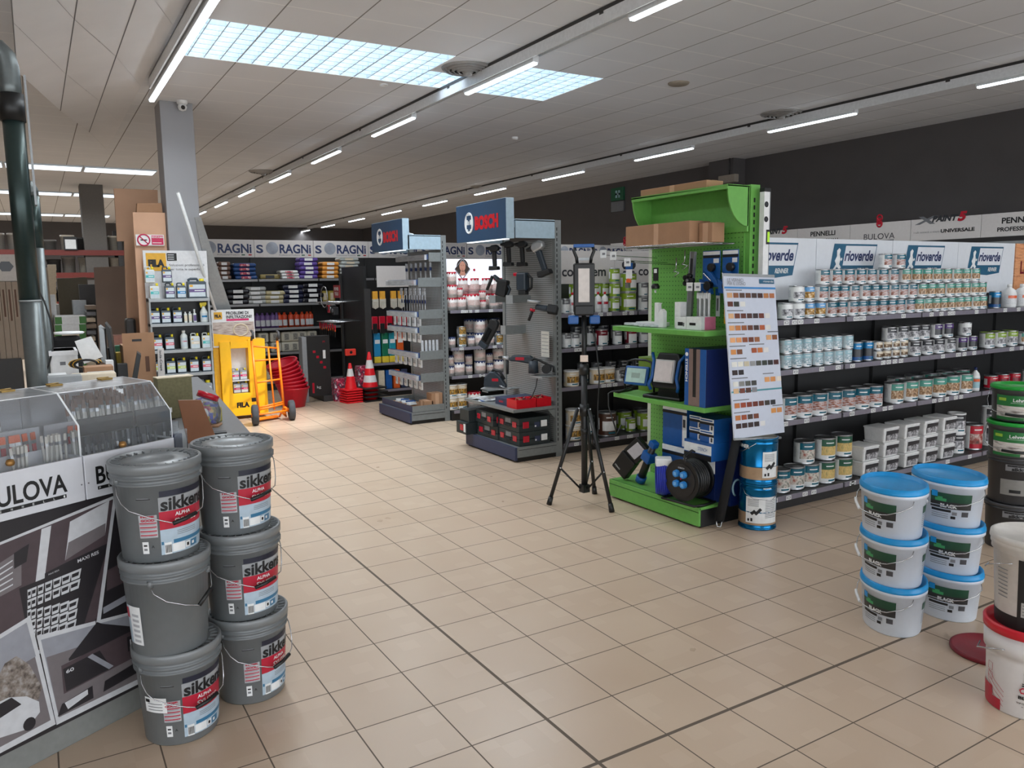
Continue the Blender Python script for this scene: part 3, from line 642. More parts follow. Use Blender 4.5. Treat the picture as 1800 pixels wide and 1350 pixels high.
stock('third ' + tc_, YC, .56, [('scbs', 786, 797, 1, 2), ('scb', 797, 816, 1, 2), ('scbs', 817, 831, 1, 2), ('scb', 832, 854, 1, 2), ('scbs', 855, 866, 1, 2), ('scb', 866, 886, 1, 2)], gC)
stock('bottom ' + tc_, YC, .13, [('creamt', 788, 800, 1, 2), ('creamt', 801, 820, 1, 2), ('scrb', 820, 845, 1)], gC)
# Row E: grout and filler bags under the SORAGNI signs
E_ = gondola('shelving_unit', 'long dark gondola of bags under the SORAGNI signs', .55, 9.6, 9.0, 9.5, (.62, 1.03, 1.43, 1.83), .15, 2.2, dep=.02, railm=M('rail_silver', (150, 150, 152), .3, .3), tags=False, start=-.14)
ball = M('ball_grey', (150, 156, 168), .5, scale=6, var=.25)
def so(s, xc, y, zc, w_, k):
    g = G(); cx = xc - .20
    g.text('S', .11, .135, navy, (xc - .4, y, zc - .005), bold=.03)
    g.poly([(cx + .1 * math.cos(t), y - .001, zc + .01 + .1 * math.sin(t)) for t in [i * PI / 14 for i in range(28)]], ball)
    g.text('RAGNi', .52, .15, navy, (xc + .18, y, zc), bold=.03)
    g.text('Professional Products', .34, .026, gtext, (xc + .08, y, zc - .1)); g.box(xc + .28, xc + .335, y - .001, y, zc - .11, zc - .092, dgreen); g.box(xc + .39, xc + .44, y - .001, y, zc - .11, zc - .092, redt)
    g.build('lettering', s)
sign_row(E_, .86, 9.6, 9, 9.05, 2.185, 2.465, so, sgm2)
YE = 9.2; gE = 'bags under the SORAGNI signs'
def bag_maker(w_, d, h, a, b):
    def mk(r):
        g = G(); g.box(-w_ / 2, w_ / 2, -d / 2, d / 2, .002, h - .002, a); g.build('sack', r, min(h * .42, .03), seg=3)
        g = G(); g.box(-w_ * .22, w_ * .2, -d / 2 - .002, -d / 2, h * .2, h * .8, b); g.build('print', r)
    return mk
bags = {}
def bag(key, w_, d, h, a, b):
    h *= 1.2 if h < .09 else 1
    bags[key] = (Kind('product_bag', 'bag', bag_maker(w_, d, h, a, b)), h)
pinkp = Mpic('bag_print', [(236, 236, 236), (190, 40, 60), (40, 60, 130)], 30)
bag('brownbag', .2, .3, .06, M('brown_bag', (120, 92, 80), .4), paper); bag('bluebag', .36, .3, .055, M('blue_bag', (26, 70, 130), .35), pinkp); bag('goldroll', .34, .1, .07, M('gold_foil', (150, 132, 72), .35), dpr)
bag('whitebag', .3, .3, .04, white2, pinkp); bag('purplebag', .32, .3, .06, M('purple_bag', (90, 66, 150), .4), paper); bag('orangebag', .3, .3, .06, M('orange_bag', (222, 150, 60), .4), paper)
bag('greybag', .34, .3, .05, M('pale_grey_bag', (178, 184, 182), .4), creamp); bag('blackbag', .36, .34, .07, M('black_bag', (28, 28, 36), .25), paper); bag('foldbag', .34, .3, .06, M('clear_wrapped_cloth', (170, 172, 170), .25), paper)
bag('beigebag', .33, .3, .06, M('beige_wrapped_cloth', (190, 180, 140), .3), paper); bag('navybag', .36, .32, .065, M('navy_wrapped_cloth', (30, 34, 60), .25), paper); bag('yelbox', .12, .2, .2, M('olive_yellow_box', (170, 150, 60), .5), creamp)
bag('whitebox', .17, .25, .17, M('printed_white_carton', (200, 196, 180), .6), Mpic('carton_print', [(190, 186, 170), (90, 90, 90), (214, 210, 196)], 40, stretch=(3, 1, 1))); bag('beigebox', .2, .3, .22, M('beige_sack', (170, 158, 128), .6), creamp)
def bagstack(key, px, zs, n, name, desc, yo=0):
    kd, h = bags[key]
    x = None; lo, hi = -5, 14
    for _ in range(40):
        m = (lo + hi) / 2; q = Vector((m, YE + yo, zs)) - CAM
        if F * q.dot(RIGHT) / q.dot(FWD) + 900 < px: lo = m
        else: hi = m
    for k in range(n):
        pos = 'only one' if n == 1 else ('bottom' if k == 0 else 'top' if k == n - 1 else ORD[k] + ' up')
        kd.put((m + random.uniform(-.015, .015), YE + yo, zs + k * h), random.uniform(-.05, .05), '%s, %s in its pile %s' % (desc, pos, name.replace('second shelf', 'second shelf').replace(' from the', '')), gE)
s1 = 'on the top shelf under SORAGNI'
bagstack('brownbag', 392, 1.83, 4, s1, 'brown and white bag'); bagstack('bluebag', 428, 1.83, 4, s1, 'shiny blue bag'); bagstack('goldroll', 473, 1.83, 1, s1, 'gold roll'); bagstack('whitebag', 506, 1.83, 3, s1, 'flat white bag')
bagstack('purplebag', 540, 1.83, 5, s1, 'purple and white bag'); bagstack('orangebag', 578, 1.83, 4, s1, 'orange bag'); bagstack('greybag', 611, 1.83, 6, s1, 'pale grey bag')
s2 = 'on the second shelf under SORAGNI'
bagstack('blackbag', 416, 1.43, 3, s2, 'black wrapped bag'); bagstack('foldbag', 448, 1.43, 4, s2, 'clear wrapped grey cloth'); bagstack('beigebag', 481, 1.43, 3, s2, 'beige wrapped cloth'); bagstack('navybag', 513, 1.43, 4, s2, 'navy wrapped cloth')
bagstack('blackbag', 546, 1.43, 4, s2 + ' right', 'dark wrapped bag'); bagstack('yelbox', 568, 1.43, 1, s2, 'olive yellow box'); bagstack('yelbox', 582, 1.43, 1, s2 + ' right', 'olive yellow box')
s4 = 'on the fourth shelf under SORAGNI'
for i, px in enumerate((462, 482, 501, 516, 530, 546)): bagstack('whitebox', px, .62, 2, s4 + ', column %s' % ORD[i], 'white printed carton')
for i, px in enumerate((470, 490, 506, 520, 534)): bagstack('beigebox', px, .15, 1, 'on the bottom SORAGNI shelf, %s' % ORD[i], 'beige sack')
cart = {}
def cart_maker(col):
    def mk(r):
        g = G(); g.lathe([(0, 0), (.045, 0), (.045, .2), (.03, .215), (.02, .22), (.02, .25), (0, .25)], col, 14); g.build('can', r)
        g = G(); g.patch(lambda z: .045, .03, .13, -70, 70, bulletm, .002, 6); g.build('label', r)
    return mk
pc = Kind('foam_can', 'spray can', cart_maker(M('violet_can', (112, 84, 140), .35))); oc = Kind('foam_can', 'spray can', cart_maker(M('orange_can', (214, 78, 44), .35)))
for i, px in enumerate((452, 461, 470, 479, 486)): pc.put((ony(px, 560, YE).x, YE, 1.03), .4, 'violet spray can, %s from the left on the third SORAGNI shelf' % ORD[i], 'spray cans under the SORAGNI signs')
for i, px in enumerate((491, 500, 511, 521, 531, 540, 546)): oc.put((ony(px, 560, YE).x, YE, 1.03), .4, 'orange spray can, %s from the left on the third SORAGNI shelf' % ORD[i], 'spray cans under the SORAGNI signs')

# ---------------------------------------------------------------- end displays (their fronts face -X)
DX0, DY0, DY1 = 2.56, -.24, .76
peg = Mgrid('green_pegboard', (102, 166, 76), (44, 88, 34), .0333, .0333, .0045)
D_ = thing('end_display', 'apple green end display with pegboard, canopy and two shelves', 'display stand')
g = G(); g.box(2.99, 3.01, DY0 + .04, DY1 - .0, .15, 2.33, peg); g.build('pegboard', D_)
g = G(); g.box(3.0, 3.09, DY0, DY0 + .05, 0, 2.37, greenm)
for k in range(40): g.box(3.03, 3.045, DY0 - .001, DY0, .3 + .05 * k, .33 + .05 * k, black)
g.build('upright', D_)
g = G(); g.box(3.0, 3.09, DY1, DY1 + .05, 0, 2.3, M('cream_post', (196, 200, 186), .5)); g.build('upright', D_)
cur = [(2.78, 2.345)] + [(2.78 + .0 + .2 * (1 - math.cos(t)) ** 1.0 * 1.0, 2.345 - .26 * math.sin(t)) for t in [k * PI / 2 / 8 for k in range(1, 9)]]
g = G(); n_ = len(cur)
for ya, yb in ((DY0, DY0 + .012), (DY1 - .012, DY1)): g.prism(cur + [(2.99, 2.085), (2.99, 2.36), (2.78, 2.36)], 1, ya, yb, greenm)
g.box(2.775, 2.99, DY0, DY1, 2.348, 2.362, greenm); g.box(2.775, 2.785, DY0, DY1, 2.33, 2.362, greenm); g.box(2.97, 2.985, DY0, DY1, 2.05, 2.35, greenm)
g.build('canopy', D_, .002)
for zt, xf in ((1.375, 2.59), (.848, 2.60)):
    g = G(); g.box(xf, 2.99, DY0 + .005, DY1, zt - .035, zt, greenm); g.build('shelf', D_, .003)
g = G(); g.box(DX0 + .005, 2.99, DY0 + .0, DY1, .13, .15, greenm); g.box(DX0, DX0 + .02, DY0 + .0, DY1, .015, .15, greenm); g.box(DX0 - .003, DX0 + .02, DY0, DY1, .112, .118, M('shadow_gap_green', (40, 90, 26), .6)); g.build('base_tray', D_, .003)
g = G(); g.box(DX0 + .03, 3.08, DY0 + .012, DY1, 0, .13, black); g.build('plinth', D_, .004)
# boxes on and in the canopy
def carton(name, label, x0, x1, y0, y1, z0, z1, m=card, tape=True, rz=0, cat='box', group=None, extra=None):
    cx, cy = (x0 + x1) / 2, (y0 + y1) / 2; t = thing(name, label, cat, (cx, cy, z0), rz, group)
    a, b, h = (x1 - x0) / 2, (y1 - y0) / 2, z1 - z0
    g = G(); g.box(-a, a, -b, b, 0, h, m); g.build('carton', t, .002)
    if tape:
        g = G(); s_ = min(a, .03)
        if a < b: g.box(-.025 if a > .03 else -a * .4, .025 if a > .03 else a * .4, -b - .001, b + .001, h, h + .001, card2); g.box(-a - .001, -a, -.025, .025, 0, h, card2)
        else: g.box(-a - .001, a + .001, -b * .2, b * .2, h, h + .001, card2); g.box(-.025, .025, -b - .001, -b, 0, h, card2)
        g.build('tape', t)
    if extra:
        g = G(); extra(g, a, b, h); g.build('print', t)
    return t
carton('cardboard_box', 'long flat cardboard box on top of the green canopy', 2.80, 2.96, -.02, .68, 2.362, 2.415)
carton('cardboard_box', 'open brown cardboard box held under the green canopy', 2.72, 2.92, .06, .76, 1.985, 2.14)
carton('cardboard_box', 'small cardboard box beside the long one under the green canopy', 2.80, 2.92, -.08, .05, 1.985, 2.12)
t = thing('wire_basket', 'wire shelf holding the cardboard boxes under the green canopy', 'wire shelf')
g = G()
for k in range(15): y = -.1 + .06 * k; g.cyl((2.6, y, 1.975), (2.99, y, 1.98), .003, .003, chrome, 5)
for x in (2.6, 2.72, 2.86, 2.98): g.cyl((x, -.12, 1.975), (x, .78, 1.975), .004, .004, chrome, 5)
g.build('wire_grid', t)
tg = thing('price_hook', 'long wire hook with white price tags at the left of the green display', 'hook')
g = G()
for (y, z) in ((.70, 1.92), (.58, 1.88), (.45, 1.86)): g.tube([(2.99, y, z - .02), (2.5, y + .02, z), (2.48, y + .02, z + .01)], .003, chrome, 5)
g.build('wire', tg)
for (x, y, z) in ((2.47, .72, 1.93), (2.47, .60, 1.91), (2.50, .47, 1.86)):
    g = G(); g.box(x - .004, x, y - .035, y + .035, z - .03, z + .03, paper); g.box(x - .005, x - .004, y - .025, y + .01, z - .008, z + .008, gtext); g.build('price_tag', tg)
# hanging goods on the green pegboard
def blister(label, p, w_, h_, back, parts, rz=-PI / 2, group=None, cat='packaged tool', name='blister_pack'):
    t = thing(name, label, cat, p, rz, group)        # front faces -X through rz
    g = G(); g.box(-w_ / 2, w_ / 2, 0, .004, -h_, 0, back); g.build('backing_card', t, .001)
    g = G(); g.box(-w_ / 2 + .004, w_ / 2 - .004, -.001, 0, -h_ * .12, -.006, paper); g.box(-w_ / 2 + .002, w_ / 2 - .002, -.001, 0, -h_ * .2, -h_ * .13, black); g.box(w_ * .12, w_ * .42, -.001, 0, -h_ * .34, -h_ * .22, paper); g.build('print', t)
    g = G(); parts(g, w_, h_); g.build('tool', t, .003); return t
def clampgun(g, w_, h_):
    g.prism([(-.05, -.13), (.06, -.24), (.1, -.26), (.085, -.22), (-.02, -.11)], 1, -.03, -.008, blue)
    g.prism([(-.08, -.2), (.03, -.27), (.04, -.31), (-.07, -.3)], 1, -.04, -.008, blue)
    g.cyl((.02, -.035, -.12), (.02, -.004, -.12), .03, .03, black, 14); g.cyl((-.0, -.045, -.25), (-.0, -.004, -.25), .035, .03, black, 14); g.prism([(-.045, -.155), (.03, -.21), (.028, -.222), (-.05, -.165)], 1, -.034, -.028, chrome)
blister('blue carded clamp hanging left on the green pegboard', (2.90, .02, 1.93), .17, .26, blue, clampgun, group='carded clamps'); blister('blue carded clamp hanging right on the green pegboard', (2.90, -.16, 1.93), .15, .26, blue, clampgun, group='carded clamps')
t = thing('star_knob', 'black star shaped knob with steel centre on the green display', 'knob', (2.80, .16, 1.72), -PI / 2)
g = G(); g.cyl((0, 0, 0), (0, .03, 0), .03, .03, black, 12)
for k in range(5): a = k * 2 * PI / 5; g.cyl((.035 * math.cos(a), 0, .035 * math.sin(a)), (.035 * math.cos(a), .03, .035 * math.sin(a)), .018, .018, black, 10)
g.build('knob_body', t); g = G(); g.cyl((0, -.003, 0), (0, .005, 0), .012, .012, chrome, 12); g.build('steel_center', t)
t = thing('carded_fitting', 'small blue and white carded fitting hanging at the left edge', 'packaged tool', (2.62, .60, 1.86), -PI / 2)
g = G(); g.box(-.04, .04, 0, .004, -.05, 0, blue); g.box(-.035, .035, 0, .003, -.12, -.05, paper); g.build('backing_card', t); g = G(); g.cyl((0, -.01, -.14), (0, .01, -.14), .022, .02, orangep, 10); g.box(-.02, .02, -.02, 0, -.19, -.15, chrome); g.build('tool', t)
t = thing('carded_fitting', 'black carded clip with round base hanging on the green pegboard', 'packaged tool', (2.80, .50, 1.82), -PI / 2)
g = G(); g.box(-.028, .028, 0, .004, -.1, 0, black); g.build('backing_card', t); g = G(); g.box(-.014, .014, -.004, 0, -.04, -.01, paper); g.lathe([(.03, -.16), (.034, -.14), (.02, -.12)], black, 14); g.cyl((0, 0, -.17), (0, 0, -.19), .008, .008, white2, 8); g.build('tool', t)
for i, (y, z) in enumerate(((.36, 1.86), (.27, 1.91))):
    g = G(); g.tube([(0, 0, .05), (0, 0, -.03), (0, .03, -.05), (0, -.03, -.06), (0, .02, -.09)], .005, chrome, 6); tag(g.build('wire_hook', loc=(2.88, y, z - .02)), 'bent wire hook, %s of two on the green pegboard' % ('left' if i == 0 else 'right'), 'hook')
prof = M('aluminium_profile', (150, 152, 152), .35, .7)
for i, (y, x, z0, z1, w_) in enumerate(((.14, 2.86, 1.376, 1.93, .05), (.06, 2.94, 1.42, 1.93, .03))):
    g = G(); g.box(-.01, .01, -w_ / 2, w_ / 2, 0, z1 - z0, prof); g.box(-.012, -.01, -w_ / 2, -w_ / 2 + .006, 0, z1 - z0, steel); g.box(-.012, -.01, w_ / 2 - .006, w_ / 2, 0, z1 - z0, steel); g.box(-.013, -.01, -.012, .012, z1 - z0 - .2, z1 - z0 - .05, black)
    o = g.build('metal_profile', loc=(x, y + .06, z0)); tag(o, ('wide' if i == 0 else 'narrow') + ' grey metal profile standing upright against the green pegboard', 'metal profile'); o.rotation_euler = (0, math.radians(4 if i == 0 else 0), 0); 
    if i == 0: o.rotation_euler = (math.radians(4), 0, 0)
for i in range(6):
    y = .085 - .022 * i; o = (G().box(-.004, .004, -.008, .008, -.24, 0, [prof, white2][i % 2]).box(-.006, .006, -.009, .009, -.05, -.01, paper)).build('long_drill', loc=(2.84, y + .0, 1.64 - .01 * (i % 2)))
    tag(o, 'slim wrapped steel rod under the price tags, %s from the left' % ORD[i], 'rod', 'wrapped rods on the green display')
tg = thing('price_hook', 'wire hook with two white price tags in the middle of the green display', 'hook')
g = G(); g.tube([(2.99, .02, 1.70), (2.8, .05, 1.70)], .003, chrome, 5); g.tube([(2.99, .1, 1.70), (2.8, .12, 1.70)], .003, chrome, 5); g.build('wire', tg)
for y in (.125, .045): g = G(); g.box(2.79, 2.795, y - .03, y + .03, 1.645, 1.705, paper); g.box(2.788, 2.79, y - .02, y + .01, 1.665, 1.68, gtext); g.build('price_tag', tg)
for i, (y, m_, h_, l) in enumerate(((-.02, paper, .2, 'narrow white card pack with blue top'), (-.10, M('yellow_card', (236, 180, 30), .4), .25, 'yellow card pack with red top'), (-.14, paper, .22, 'white card pack beside the yellow one'))):
    t = thing('card_pack', l + ' low on the green pegboard', 'packaged tool', (2.93, y, 1.66), -PI / 2)
    g = G(); g.box(-.018, .018, 0, .004, -h_, 0, m_); g.build('backing_card', t); g = G(); g.box(-.018, .018, -.006, 0, -.05, 0, (blue, maroon, redt)[i]); g.box(-.008, .008, -.004, 0, -h_ * .8, -.07, (greyp, paper, redt)[i]); g.build('tool', t)
# on the upper green shelf
zs = 1.376
carton('white_box', 'small white box with camera picture on the upper green shelf', 2.66, 2.78, .02, .12, zs, zs + .085, white2, False, extra=lambda g, a, b, h: (g.box(-a - .001, -a, -.02, .03, h * .3, h * .6, ink), g.box(-a - .001, -a, -.035, -.022, h * .25, h * .55, greyp)))
carton('white_box', 'wide white and pink box on the upper green shelf', 2.66, 2.80, -.13, .015, zs, zs + .09, white2, False, extra=lambda g, a, b, h: (g.box(-a - .001, -a, -.02, .04, h * .35, h * .55, ink), g.box(-a * .5, a, -b - .001, -b, 0, h, M('pink_print', (220, 120, 150), .5))))
carton('white_box', 'tall narrow white box standing on the upper green shelf', 2.72, 2.78, .14, .2, zs, zs + .19, white2, False)
t = thing('white_bracket', 'tall white plastic bracket standing on the upper green shelf', 'bracket', (2.70, .33, zs), -PI / 2)
g = G(); g.prism([(-.045, 0), (.05, 0), (.05, .12), (.02, .14), (-.0, .11), (-.01, .17), (.005, .18), (-.045, .185)], 1, -.02, .02, white2); g.build('bracket_body', t, .004)
t = thing('bag_of_parts', 'clear bags of small parts lying flat on the upper green shelf', 'bag'); g = G()
for k in range(7):
    x, y = 2.67 + random.uniform(0, .1), .72 - .06 * k; g.T = Matrix.Translation((x, y, zs + .012)) @ Matrix.Rotation(random.uniform(0, 3), 4, 'Z'); g.box(-.05, .05, -.03, .03, -.01, .01, Mclear('clear_bag', fac=.6))
g.T = None; g.build('bag_film', t, .008); g = G(); g.box(2.74, 2.86, .40, .66, zs, zs + .03, white2); g.build('white_tray', t, .004)
# on the middle green shelf
zs = .849
t = thing('work_light', 'small blue framed floodlight on a black bracket on the green shelf', 'work light', (2.72, .60, zs), -PI / 2 + .25)
g = G(); g.T = Matrix.Translation((0, -.02, .14)) @ Matrix.Rotation(math.radians(-14), 4, 'X'); g.box(-.11, .11, -.012, .02, -.075, .075, blue); g.build('lamp_housing', t, .012)
g = G(); g.T = Matrix.Translation((0, -.02, .14)) @ Matrix.Rotation(math.radians(-14), 4, 'X'); g.box(-.09, .09, -.016, -.012, -.056, .056, M('lamp_lens_green', (178, 206, 196), .2)); g.box(-.04, .04, -.0165, -.016, -.02, .02, M('led_plate', (150, 170, 160), .3)); g.build('lens', t, .006)
g = G(); g.tube([(-.135, .02, .01), (-.14, .0, .12), (-.11, .02, .245), (-.05, .03, .26), (.05, .03, .26), (.11, .02, .245), (.14, 0, .12), (.135, .02, .01)], .009, black, 8)
for sx in (-1, 1): g.box(sx * .135 - .015, sx * .135 + .015, -.1, .09, 0, .016, black); g.cyl((sx * .11, -.01, .12), (sx * .155, -.01, .12), .014, .014, black, 10)
g.build('stand', t, 0); g = G(); g.tube([(-.05, .04, .05), (-.1, -.1, .02), (-.16, -.13, .012), (-.17, -.16, .0), (-.165, -.165, -.1), (-.1, -.17, -.25), (-.12, -.12, -.33), (-.09, -.1, -.25)], .006, black, 6); g.build('cable', t)
t = thing('site_light', 'large black work lamp with blue side rails and square lens', 'work light', (2.76, .27, zs), -PI / 2 + .2)
g = G(); g.T = Matrix.Translation((0, 0, .19)) @ Matrix.Rotation(math.radians(-12), 4, 'X'); g.prism([(-.12, -.11), (-.14, -.04), (-.09, .14), (.09, .14), (.14, .05), (.13, -.1), (.1, -.13), (-.1, -.13)], 1, -.07, .1, black); g.build('lamp_housing', t, .015)
g = G(); g.T = Matrix.Translation((0, -.075, .20)) @ Matrix.Rotation(math.radians(-12), 4, 'X'); g.box(-.085, .085, -.02, 0, -.08, .09, M('lens_ring', (190, 190, 190), .3)); g.box(-.075, .075, -.024, -.02, -.07, .08, M('frosted_lens', (206, 198, 196), .4)); g.build('lens', t, .006)
g = G()
for sx in (-1, 1): g.tube([(sx * .12, -.09, .06), (sx * .135, -.1, .10), (sx * .11, -.09, .16), (sx * .115, -.06, .28), (sx * .15, -.03, .33)], .013, blue, 8)
g.build('side_rail', t); g = G(); g.tube([(-.16, -.12, .012), (-.16, .1, .012), (.16, .1, .012), (.16, -.12, .012)], .014, black, 8, closed=True); g.prism([(-.1, .0), (.1, .0), (.08, .1), (-.08, .1)], 1, -.04, .08, black); g.build('stand', t, .004)
carton('tall_blue_box', 'tall blue box with a brown front stripe and black slot on the green shelf', 2.61, 2.97, -.235, -.03, zs, zs + .40, dblue, False, extra=lambda g, a, b, h: (
    g.box(-a - .001, -a, -b, b, 0, h, blue), g.box(-a - .002, -a - .001, -b * .45, b * .6, 0, h, M('mocha_stripe', (124, 104, 96), .5)), g.box(-a - .003, -a - .002, -.01, .02, h * .16, h, black),
    g.text('STEINCH', .16, .022, paper, (-a - .003, b * .8, h * .62), ux=(0, 0, -1), uy=(0, -1, 0), bold=.03), g.cyl((-a - .0035, b * .8, h * .9), (-a - .002, b * .8, h * .9), .014, .014, paper, 14)))
carton('green_box', 'olive green box standing behind the small floodlight', 2.84, 2.98, .36, .74, zs, zs + .27, M('olive_green_box', (110, 140, 44), .5), False, extra=lambda g, a, b, h: (g.box(-a - .001, -a, -.1, .0, h * .72, h * .82, paper), g.box(-a - .001, -a, -.08, -.02, h * .55, h * .6, ink)))
# under the middle shelf
zb = .1505
def bluebox(g, a, b, h, side=1):
    g.box(-a - .001, -a, -b, b, h * .88, h, paper); g.box(-a - .001, -a, -b, b, h * .8, h * .87, ink); g.box(-a - .0012, -a, -b, -b + .35 * b, h * .02, h * .8, paper); g.box(-a - .002, -a - .001, -b * .9, -b * .7, h * .5, h * .7, dpr)
def steps(g, a, b, h): g.box(-a - .001, -a, -b, b, h * .72, h, paper); g.box(-a - .0015, -a, -b * .8, b * .9, h * .8, h * .92, blue); g.box(-a - .0015, -a, -b, b, h * .5, h * .7, ink); g.box(-a - .001, -a, -b, -b * .4, 0, h * .5, paper); g.box(-a - .002, -a, -b * .85, -b * .6, h * .1, h * .45, dpr)
carton('blue_product_box', 'upright blue box with product picture, upper one beside the green pegboard', 2.78, 2.97, .12, .38, zb + .335, zb + .635, blue, False, extra=bluebox)
carton('blue_product_box', 'upright blue box behind the tilted black lamp on the green base', 2.76, 2.97, .08, .36, zb, zb + .335, blue, False, extra=bluebox)
for k in range(2):
    carton('blue_product_box', 'small blue and white box, %s in the left pile' % ('lower' if k == 0 else 'upper'), 2.74, 2.94, -.07, .05, zb + .43 + k * .085, zb + .515 + k * .085, blue, False, extra=steps, group='small boxes under the green shelf')
    carton('blue_product_box', 'small blue and white box, %s in the right pile' % ('lower' if k == 0 else 'upper'), 2.72, 2.94, -.21, -.075, zb + .43 + k * .085, zb + .515 + k * .085, blue, False, extra=steps, group='small boxes under the green shelf')
carton('blue_product_box', 'wide white and blue box under the piles of small boxes', 2.70, 2.94, -.21, .06, zb + .30, zb + .43, blue, False, extra=lambda g, a, b, h: (g.box(-a - .001, -a, -b, b, h * .35, h * .85, paper), g.text('STEINCH', .09, .025, blue, (-a - .002, -.05, h * .6), ux=(0, -1, 0)), g.box(-a - .001, -a, -b, b, 0, h * .3, ink)))
carton('blue_product_box', 'blue box behind the cable reel with white corner', 2.74, 2.94, -.21, .06, zb, zb + .30, dblue, False, extra=lambda g, a, b, h: g.box(-a - .001, -a, -b, 0, h * .7, h, paper))
# tilted black lamp
t = thing('tilted_floodlight', 'black floodlight lying tilted on the left of the green base', 'work light', (2.66, .60, zb + .17), 0, None, rot=(math.radians(-38), 0, -PI / 2 + .15))
t.rotation_euler = (0, math.radians(38), -PI / 2 + .2)
g = G(); g.box(-.10, .06, -.04, .03, -.16, .02, black); g.prism([(-.10, .02), (.06, .02), (.09, .2), (-.07, .2)], 1, -.03, .02, black); g.build('lamp_housing', t, .01)
g = G(); g.prism([(-.065, .045), (.03, .045), (.06, .175), (-.035, .175)], 1, -.034, -.03, M('grey_lens', (178, 174, 178), .3)); g.build('lens', t)
g = G(); g.text('STEINCH', .06, .014, paper, (-.05, -.042, -.12)); g.build('lettering', t)
t = thing('hand_torch', 'black and blue torch lamp leaning beside the tilted floodlight', 'torch', (2.66, .50, zb + .02), 0, None, rot=(0, math.radians(26), -PI / 2))
g = G(); g.cyl((0, 0, .0), (0, 0, .36), .032, .026, black, 14); g.build('grip', t); g = G(); g.cyl((0, 0, 0), (0, 0, .05), .04, .04, blue, 14); g.build('tail_cap', t); g = G(); g.box(-.045, .045, -.045, .04, .2, .28, blue); g.box(-.03, .03, -.03, .03, .33, .38, blue); g.build('blue_collar', t, .008)
# cable coil and reel
t = thing('cable_coil', 'coil of blue cable with white paper band leaning on the reel', 'cable', (2.59, .155, zb + .14), -PI / 2 + .9)
g = G()
for k in range(8):
    x = -.05 + .013 * k
    g.tube([(x, (.12 - .003 * abs(k - 4)) * math.cos(a), (.135 - .003 * abs(k - 4)) * math.sin(a)) for a in [i * PI / 12 for i in range(24)]], .0075, M('blue_cable', (34, 50, 160), .4), 6, closed=True)
g.build('coil', t); g = G(); g.box(-.062, .055, -.085, .02, .09, .15, paper); g.build('paper_band', t, .01)
t = thing('cable_reel', 'black cable reel with four blue sockets on the green base', 'cable reel', (2.63, -.075, zb + .168), -PI / 2 + .12)
g = G(); R1 = .15
for (y0, y1) in ((-.09, -.07), (.07, .085)): g.cyl((0, y0, 0), (0, y1, 0), R1, R1, black, 36)
g.cyl((0, -.07, 0), (0, .07, 0), .07, .07, black, 20); g.cyl((0, -.095, 0), (0, -.09, 0), .12, .12, M('reel_face', (26, 26, 28), .35), 30); g.build('drum', t)
g = G()
for k in range(6):
    y = -.055 + .022 * k; g.tube([(.128 * math.cos(a), y, .128 * math.sin(a)) for a in [i * PI / 16 for i in range(32)]], .011, black, 6, closed=True)
g.build('wound_cable', t)
for sx in (-1, 1):
    for sz in (-1, 1):
        g = G(); g.cyl((sx * .032, -.098, .012 + sz * .036), (sx * .032, -.125, .012 + sz * .036), .027, .024, M('socket_blue', (48, 130, 200), .35), 18); g.box(sx * .032 - .012, sx * .032 + .012, -.128, -.124, sz * .036, sz * .036 + .024, M('socket_flap', (110, 170, 220), .3)); g.build('socket', t, .002)
g = G(); g.cyl((0, -.1, .012), (0, -.096, .012), .006, .006, red, 10); g.text('STEINCH', .055, .011, paper, (0, -.0965, .09)); g.build('face_print', t)
g = G(); g.tube([(-.16, -.11, -.158), (.13, -.11, -.158), (.15, -.04, -.158), (.15, .10, -.158), (-.16, .10, -.158)], .009, black, 8, closed=True); g.tube([(-.03, .1, -.155), (-.03, .1, .17), (0, .02, .2), (.03, -.1, .18), (.05, -.11, .14)], .009, black, 8); g.build('frame', t)
# leaning black tube and blue box by its foot
a = Vector((2.71, -.29, .03)); b = Vector((2.86, -.335, .80)); t = thing('folded_stand', 'black padded stand bar leaning against the right side of the green display', 'stand', a)
g = G(); g.cyl((0, 0, .02), b - a, .032, .03, M('black_fabric', (22, 22, 24), .9), 14); g.build('tube', t); g = G(); g.tube([(-.03, 0, .02), (-.025, 0, -.02), (.0, -.01, -.025), (.02, 0, 0), (.035, 0, .03)], .004, chrome, 6); g.build('hook', t)
carton('blue_product_box', 'deep blue upright box between the leaning bar and the metal cans', 2.84, 2.99, -.262, -.24 - .0, .12, .72, dblue, False, extra=lambda g, a, b, h: (g.tube([(-.01 + .045 * math.cos(u), -b - .002, .13 + .045 * math.sin(u) * 1.3) for u in [i * PI / 8 for i in range(12)]], .009, ltb, 4)))
# spirit level
t = thing('spirit_level', 'long white spirit level standing at the right edge of the green display', 'spirit level', (3.075, -.30, 1.40))
g = G(); g.box(-.03, .03, -.02, .02, -1.28, .92, white2); g.box(.022, .03, -.0205, -.0195, -1.2, .92, lgrey); g.build('bar', t, .003)
g = G(); g.box(-.031, .031, -.022, .022, .915, .94, black)
for z in (.83, .73): g.cyl((-.008, -.021, z), (-.008, -.0205, z), .02, .02, black, 14); g.cyl((-.008, -.022, z - .0), (-.008, -.021, z), .012, .012, dpr, 12)
g.build('end_cap', t); g = G(); g.box(-.005, .028, -.024, -.0195, .56, .66, black); g.box(.004, .026, -.026, -.02, .575, .645, M('vial_green', (170, 220, 60), .2, emis=.2)); g.build('vial', t, .003)
t.location.z = 1.40
